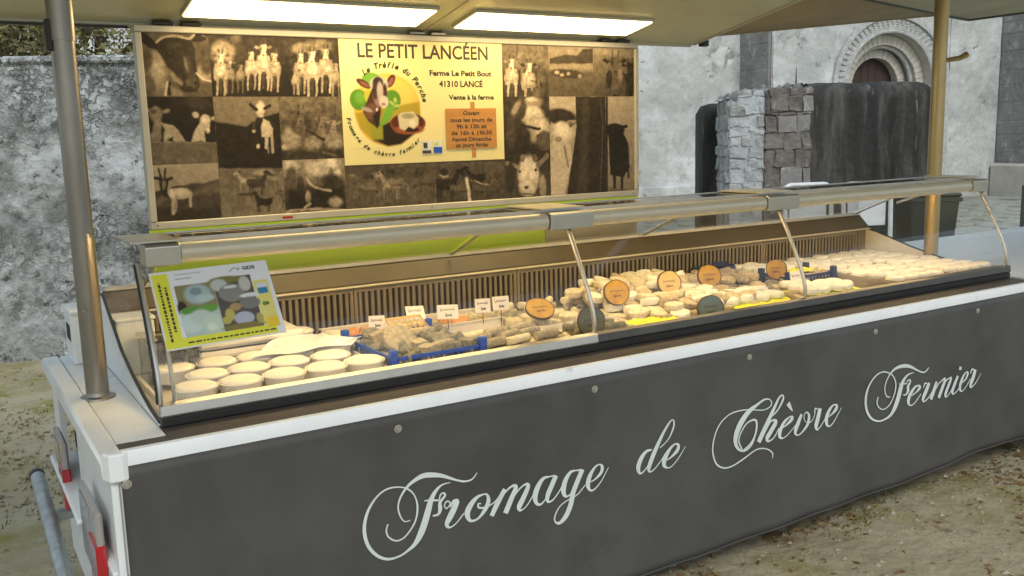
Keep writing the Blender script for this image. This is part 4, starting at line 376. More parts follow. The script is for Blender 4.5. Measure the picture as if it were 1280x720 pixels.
  ((-0.89,-0.149,-0.64,-0.35),0.34,0.38,0.15,[('p',[(-0.891,-0.271),(-0.627,-0.278),(-0.632,-0.349),(-0.895,-0.33)],0.4,0.02),('e',(-0.718,-0.163,0.048,-0.002,-0.001,-0.013),0.55,0.4),('p',[(-0.764,-0.199),(-0.77,-0.198),(-0.769,-0.215),(-0.77,-0.229),(-0.767,-0.23),(-0.766,-0.215)],0.372,0.0022),('p',[(-0.771,-0.198),(-0.778,-0.198),(-0.776,-0.214),(-0.778,-0.229),(-0.774,-0.229),(-0.773,-0.215)],0.527,0.0022),('p',[(-0.8,-0.197),(-0.807,-0.196),(-0.805,-0.213),(-0.807,-0.227),(-0.803,-0.228),(-0.802,-0.213)],0.372,0.0022),('p',[(-0.807,-0.196),(-0.813,-0.196),(-0.812,-0.213),(-0.814,-0.227),(-0.81,-0.227),(-0.809,-0.213)],0.527,0.0022),('p',[(-0.755,-0.184),(-0.763,-0.18),(-0.781,-0.182),(-0.797,-0.178),(-0.807,-0.179),(-0.813,-0.188),(-0.811,-0.199),(-0.798,-0.204),(-0.778,-0.206),(-0.764,-0.202),(-0.756,-0.199)],0.62,0.003),('p',[(-0.759,-0.198),(-0.777,-0.201),(-0.803,-0.199),(-0.809,-0.2),(-0.798,-0.205),(-0.778,-0.207),(-0.763,-0.203)],0.341,0.008),('p',[(-0.755,-0.184),(-0.751,-0.178),(-0.756,-0.179)],0.496,0.002),('p',[(-0.799,-0.181),(-0.806,-0.168),(-0.813,-0.157),(-0.821,-0.162),(-0.816,-0.178),(-0.812,-0.192)],0.558,0.003),('p',[(-0.811,-0.154),(-0.818,-0.152),(-0.835,-0.163),(-0.834,-0.168),(-0.828,-0.17),(-0.816,-0.164)],0.62,0.002),('l',[(-0.814,-0.155),(-0.808,-0.159)],0.08,0.0048),('l',[(-0.815,-0.153),(-0.81,-0.139)],0.28,0.003),('e',(-0.821,-0.159,0.001,0,0,-0.001),0.03,0.25),('l',[(-0.829,-0.17),(-0.828,-0.175)],0.434,0.003),('p',[(-0.778,-0.206),(-0.77,-0.206),(-0.774,-0.227),(-0.775,-0.245),(-0.78,-0.245),(-0.778,-0.227)],0.12,0.0022),('p',[(-0.769,-0.206),(-0.761,-0.207),(-0.765,-0.227),(-0.766,-0.246),(-0.77,-0.245),(-0.769,-0.227)],0.17,0.0022),('p',[(-0.732,-0.208),(-0.724,-0.209),(-0.728,-0.229),(-0.729,-0.248),(-0.734,-0.247),(-0.732,-0.229)],0.12,0.0022),('p',[(-0.724,-0.209),(-0.715,-0.209),(-0.72,-0.23),(-0.72,-0.248),(-0.725,-0.248),(-0.724,-0.23)],0.17,0.0022),('p',[(-0.786,-0.188),(-0.776,-0.183),(-0.753,-0.188),(-0.733,-0.185),(-0.72,-0.187),(-0.714,-0.199),(-0.719,-0.213),(-0.735,-0.217),(-0.762,-0.217),(-0.778,-0.21),(-0.787,-0.206)],0.2,0.003),('p',[(-0.784,-0.204),(-0.761,-0.211),(-0.728,-0.211),(-0.722,-0.214),(-0.736,-0.218),(-0.762,-0.218),(-0.78,-0.211)],0.11,0.008),('p',[(-0.786,-0.188),(-0.791,-0.18),(-0.784,-0.181)],0.16,0.002),('p',[(-0.731,-0.189),(-0.719,-0.173),(-0.709,-0.16),(-0.699,-0.167),(-0.708,-0.187),(-0.716,-0.204)],0.18,0.003),('p',[(-0.71,-0.156),(-0.7,-0.154),(-0.681,-0.17),(-0.683,-0.177),(-0.691,-0.178),(-0.706,-0.169)],0.2,0.002),('l',[(-0.707,-0.157),(-0.716,-0.162)],0.05,0.0061),('l',[(-0.705,-0.155),(-0.709,-0.136)],0.25,0.0038),('e',(-0.698,-0.163,0.002,0,-0.001,-0.002),0.03,0.25),('l',[(-0.69,-0.178),(-0.692,-0.184)],0.14,0.0038),('p',[(-0.7,-0.192),(-0.694,-0.192),(-0.697,-0.207),(-0.698,-0.22),(-0.701,-0.22),(-0.7,-0.207)],0.27,0.0022),('p',[(-0.693,-0.192),(-0.687,-0.192),(-0.691,-0.207),(-0.691,-0.221),(-0.694,-0.221),(-0.693,-0.207)],0.3825,0.0022),('p',[(-0.666,-0.193),(-0.659,-0.193),(-0.663,-0.209),(-0.663,-0.222),(-0.667,-0.222),(-0.666,-0.209)],0.27,0.0022),('p',[(-0.659,-0.193),(-0.653,-0.194),(-0.656,-0.209),(-0.657,-0.223),(-0.66,-0.222),(-0.659,-0.209)],0.3825,0.0022),('p',[(-0.706,-0.178),(-0.699,-0.174),(-0.682,-0.178),(-0.667,-0.176),(-0.657,-0.177),(-0.652,-0.186),(-0.656,-0.196),(-0.668,-0.2),(-0.688,-0.2),(-0.7,-0.194),(-0.707,-0.191)],0.45,0.003),('p',[(-0.705,-0.19),(-0.688,-0.195),(-0.663,-0.195),(-0.658,-0.197),(-0.668,-0.2),(-0.688,-0.2),(-0.701,-0.195)],0.2475,0.008),('p',[(-0.706,-0.178),(-0.71,-0.172),(-0.705,-0.173)],0.36,0.002),('p',[(-0.665,-0.179),(-0.656,-0.167),(-0.649,-0.157),(-0.641,-0.162),(-0.648,-0.177),(-0.654,-0.19)],0.405,0.003),('p',[(-0.649,-0.154),(-0.642,-0.153),(-0.628,-0.165),(-0.629,-0.17),(-0.635,-0.17),(-0.646,-0.164)],0.45,0.002),('l',[(-0.647,-0.155),(-0.654,-0.159)],0.08,0.0044),('l',[(-0.645,-0.154),(-0.648,-0.14)],0.28,0.0028),('e',(-0.641,-0.159,0.002,-0.001,0,-0.002),0.03,0.25),('l',[(-0.634,-0.17),(-0.636,-0.175)],0.315,0.0028),('p',[(-0.699,-0.282),(-0.707,-0.281),(-0.705,-0.3),(-0.707,-0.316),(-0.703,-0.316),(-0.702,-0.3)],0.036,0.0022),('p',[(-0.707,-0.281),(-0.715,-0.281),(-0.713,-0.299),(-0.715,-0.315),(-0.711,-0.315),(-0.71,-0.299)],0.051,0.0022),('p',[(-0.74,-0.279),(-0.747,-0.279),(-0.745,-0.297),(-0.747,-0.313),(-0.743,-0.313),(-0.742,-0.297)],0.036,0.0022),('p',[(-0.747,-0.279),(-0.754,-0.279),(-0.753,-0.297),(-0.754,-0.313),(-0.75,-0.313),(-0.749,-0.297)],0.051,0.0022),('p',[(-0.69,-0.266),(-0.698,-0.261),(-0.719,-0.264),(-0.736,-0.259),(-0.747,-0.26),(-0.754,-0.269),(-0.751,-0.282),(-0.738,-0.287),(-0.715,-0.29),(-0.7,-0.285),(-0.691,-0.282)],0.06,0.003),('p',[(-0.694,-0.281),(-0.714,-0.284),(-0.743,-0.281),(-0.749,-0.283),(-0.738,-0.288),(-0.715,-0.291),(-0.698,-0.286)],0.033,0.008),('p',[(-0.69,-0.266),(-0.685,-0.26),(-0.691,-0.261)],0.048,0.002),('p',[(-0.738,-0.262),(-0.746,-0.248),(-0.754,-0.236),(-0.763,-0.241),(-0.758,-0.258),(-0.753,-0.274)],0.054,0.003),('p',[(-0.752,-0.232),(-0.76,-0.23),(-0.778,-0.242),(-0.777,-0.248),(-0.771,-0.249),(-0.758,-0.243)],0.06,0.002),('l',[(-0.755,-0.233),(-0.748,-0.238)],0.03,0.0053),('l',[(-0.757,-0.231),(-0.751,-0.215)],0.23,0.0033),('e',(-0.763,-0.237,0.002,0,0,-0.002),0.03,0.25),('l',[(-0.772,-0.249),(-0.771,-0.255)],0.042,0.0033),('p',[(-0.607,-0.276),(-0.613,-0.275),(-0.612,-0.291),(-0.613,-0.305),(-0.61,-0.305),(-0.609,-0.291)],0.18,0.0022),('p',[(-0.614,-0.275),(-0.62,-0.275),(-0.619,-0.291),(-0.62,-0.304),(-0.617,-0.305),(-0.616,-0.291)],0.255,0.0022),('p',[(-0.642,-0.274),(-0.648,-0.273),(-0.647,-0.289),(-0.648,-0.303),(-0.645,-0.303),(-0.644,-0.289)],0.18,0.0022),('p',[(-0.648,-0.273),(-0.655,-0.273),(-0.653,-0.289),(-0.655,-0.302),(-0.651,-0.302),(-0.65,-0.289)],0.255,0.0022),('p',[(-0.599,-0.262),(-0.606,-0.258),(-0.624,-0.26),(-0.639,-0.256),(-0.649,-0.257),(-0.654,-0.265),(-0.652,-0.276),(-0.64,-0.281),(-0.62,-0.283),(-0.607,-0.279),(-0.6,-0.276)],0.3,0.003),('p',[(-0.602,-0.275),(-0.62,-0.278),(-0.645,-0.275),(-0.65,-0.277),(-0.64,-0.281),(-0.62,-0.283),(-0.606,-0.28)],0.165,0.008),('p',[(-0.599,-0.262),(-0.594,-0.257),(-0.599,-0.258)],0.24,0.002),('p',[(-0.641,-0.259),(-0.648,-0.247),(-0.654,-0.236),(-0.662,-0.24),(-0.658,-0.256),(-0.653,-0.269)],0.27,0.003),('p',[(-0.653,-0.233),(-0.66,-0.231),(-0.675,-0.242),(-0.675,-0.247),(-0.669,-0.248),(-0.658,-0.243)],0.3,0.002),('l',[(-0.656,-0.234),(-0.649,-0.238)],0.05,0.0044),('l',[(-0.657,-0.232),(-0.652,-0.219)],0.25,0.0028),('e',(-0.662,-0.238,0.001,0,0,-0.001),0.03,0.25),('l',[(-0.67,-0.248),(-0.669,-0.253)],0.21,0.0028),('e',(-0.794,-0.244,0.03,-0.002,-0.001,-0.004),0.15,0.5)]),
  ((-0.64,0.127,-0.3825,-0.118),0.36,0.18,0.25,[('e',(-0.596,-0.034,0.042,-0.001,-0.003,-0.044),0.55,0.35),('e',(-0.513,-0.063,0.03,-0.018,-0.024,-0.035),0.46,0.35),('e',(-0.422,-0.052,0.041,-0.015,-0.014,-0.032),0.5,0.35),('e',(-0.554,0.018,0.042,0,-0.003,-0.04),0.18,0.4),('p',[(-0.568,0.045),(-0.544,0.045),(-0.536,-0.004),(-0.55,-0.023),(-0.57,-0.022),(-0.582,-0.003)],0.306,0.003),('p',[(-0.569,0.065),(-0.585,0.074),(-0.595,0.066),(-0.58,0.058)],0.22,0.002),('p',[(-0.54,0.065),(-0.522,0.073),(-0.513,0.066),(-0.53,0.057)],0.22,0.002),('l',[(-0.561,0.074),(-0.563,0.095)],0.21,0.0061),('l',[(-0.547,0.074),(-0.541,0.095)],0.21,0.0061),('p',[(-0.567,0.076),(-0.541,0.076),(-0.538,0.062),(-0.546,0.04),(-0.55,0.029),(-0.563,0.029),(-0.566,0.04),(-0.571,0.062)],0.34,0.002),('p',[(-0.566,0.076),(-0.558,0.076),(-0.56,0.055),(-0.566,0.04),(-0.57,0.062)],0.204,0.003),('e',(-0.565,0.061,0.003,0,0,-0.002),0.03,0.25),('e',(-0.545,0.061,0.003,0,0,-0.002),0.03,0.25),('e',(-0.556,0.033,0.005,0,-0.001,-0.003),0.153,0.4),('l',[(-0.561,0.031),(-0.553,0.03)],0.05,0.0022),('p',[(-0.483,0.021),(-0.461,0.021),(-0.453,-0.023),(-0.467,-0.04),(-0.485,-0.04),(-0.496,-0.022)],0.414,0.003),('p',[(-0.484,0.039),(-0.499,0.047),(-0.508,0.04),(-0.494,0.032)],0.4,0.002),('p',[(-0.458,0.039),(-0.442,0.046),(-0.433,0.039),(-0.448,0.032)],0.4,0.002),('l',[(-0.477,0.047),(-0.478,0.066)],0.25,0.0054),('l',[(-0.464,0.047),(-0.459,0.066)],0.25,0.0054),('p',[(-0.482,0.049),(-0.458,0.049),(-0.456,0.036),(-0.463,0.016),(-0.467,0.006),(-0.479,0.006),(-0.481,0.017),(-0.486,0.036)],0.46,0.002),('p',[(-0.482,0.049),(-0.474,0.049),(-0.476,0.029),(-0.481,0.017),(-0.485,0.036)],0.276,0.003),('e',(-0.48,0.036,0.002,-0.001,0,-0.003),0.03,0.25),('e',(-0.462,0.035,0.003,0,0,-0.002),0.03,0.25),('e',(-0.473,0.01,0.005,0,0,-0.003),0.207,0.4),('l',[(-0.477,0.008),(-0.469,0.008)],0.05,0.002),('p',[(-0.433,0.008),(-0.412,0.008),(-0.404,-0.033),(-0.417,-0.049),(-0.434,-0.049),(-0.445,-0.032)],0.468,0.003),('p',[(-0.433,0.026),(-0.448,0.033),(-0.457,0.027),(-0.443,0.019)],0.5,0.002),('p',[(-0.409,0.025),(-0.393,0.032),(-0.385,0.026),(-0.4,0.018)],0.5,0.002),('l',[(-0.427,0.033),(-0.428,0.051)],0.23,0.0051),('l',[(-0.414,0.033),(-0.41,0.051)],0.23,0.0051),('p',[(-0.432,0.035),(-0.409,0.035),(-0.407,0.023),(-0.414,0.004),(-0.417,-0.006),(-0.429,-0.006),(-0.431,0.004),(-0.435,0.023)],0.52,0.002),('p',[(-0.431,0.035),(-0.424,0.035),(-0.426,0.016),(-0.431,0.004),(-0.435,0.023)],0.312,0.003),('e',(-0.43,0.022,0.003,0,0,-0.002),0.03,0.25),('e',(-0.412,0.022,0.002,0,-0.001,-0.002),0.03,0.25),('e',(-0.423,-0.002,0.005,0,0,-0.003),0.234,0.4),('l',[(-0.426,-0.004),(-0.419,-0.004)],0.05,0.0019),('l',[(-0.534,-0.002),(-0.465,-0.044)],0.1,0.0093),('p',[(-0.641,-0.083),(-0.387,-0.084),(-0.389,-0.118),(-0.642,-0.11)],0.12,0.03),('e',(-0.622,-0.067,0.02,0,-0.001,-0.013),0.6,0.4),('l',[(-0.468,-0.092),(-0.418,-0.107)],0.3,0.0093)]),
  ((-0.64,-0.118,-0.3825,-0.35),0.55,0.1,0.2,[('e',(-0.606,-0.141,0.035,-0.001,-0.002,-0.02),0.75,0.5),('e',(-0.501,-0.159,0.058,-0.002,-0.002,-0.034),0.7,0.5),('e',(-0.442,-0.141,0.044,-0.001,-0.002,-0.027),0.78,0.5),('e',(-0.415,-0.183,0.015,-0.001,-0.002,-0.024),0.75,0.3),('p',[(-0.633,-0.227),(-0.388,-0.226),(-0.39,-0.331),(-0.635,-0.315)],0.05,0.04),('e',(-0.609,-0.188,0.02,-0.001,-0.004,-0.047),0.25,0.5),('e',(-0.572,-0.21,0.015,-0.001,-0.002,-0.027),0.15,0.4),('l',[(-0.546,-0.191),(-0.52,-0.226),(-0.477,-0.242),(-0.448,-0.247)],0.6,0.0093),('e',(-0.442,-0.196,0.011,0,-0.002,-0.041),0.4,0.4),('e',(-0.544,-0.266,0.013,-0.001,-0.001,-0.025),0.5,0.4),('l',[(-0.561,-0.307),(-0.538,-0.294)],0.6,0.0108),('e',(-0.429,-0.294,0.032,-0.002,-0.002,-0.023),0.55,0.5),('l',[(-0.636,-0.322),(-0.59,-0.318),(-0.518,-0.316),(-0.394,-0.331)],0.55,0.0124),('e',(-0.439,-0.21,0.044,-0.002,-0.002,-0.027),0.1,0.6)]),
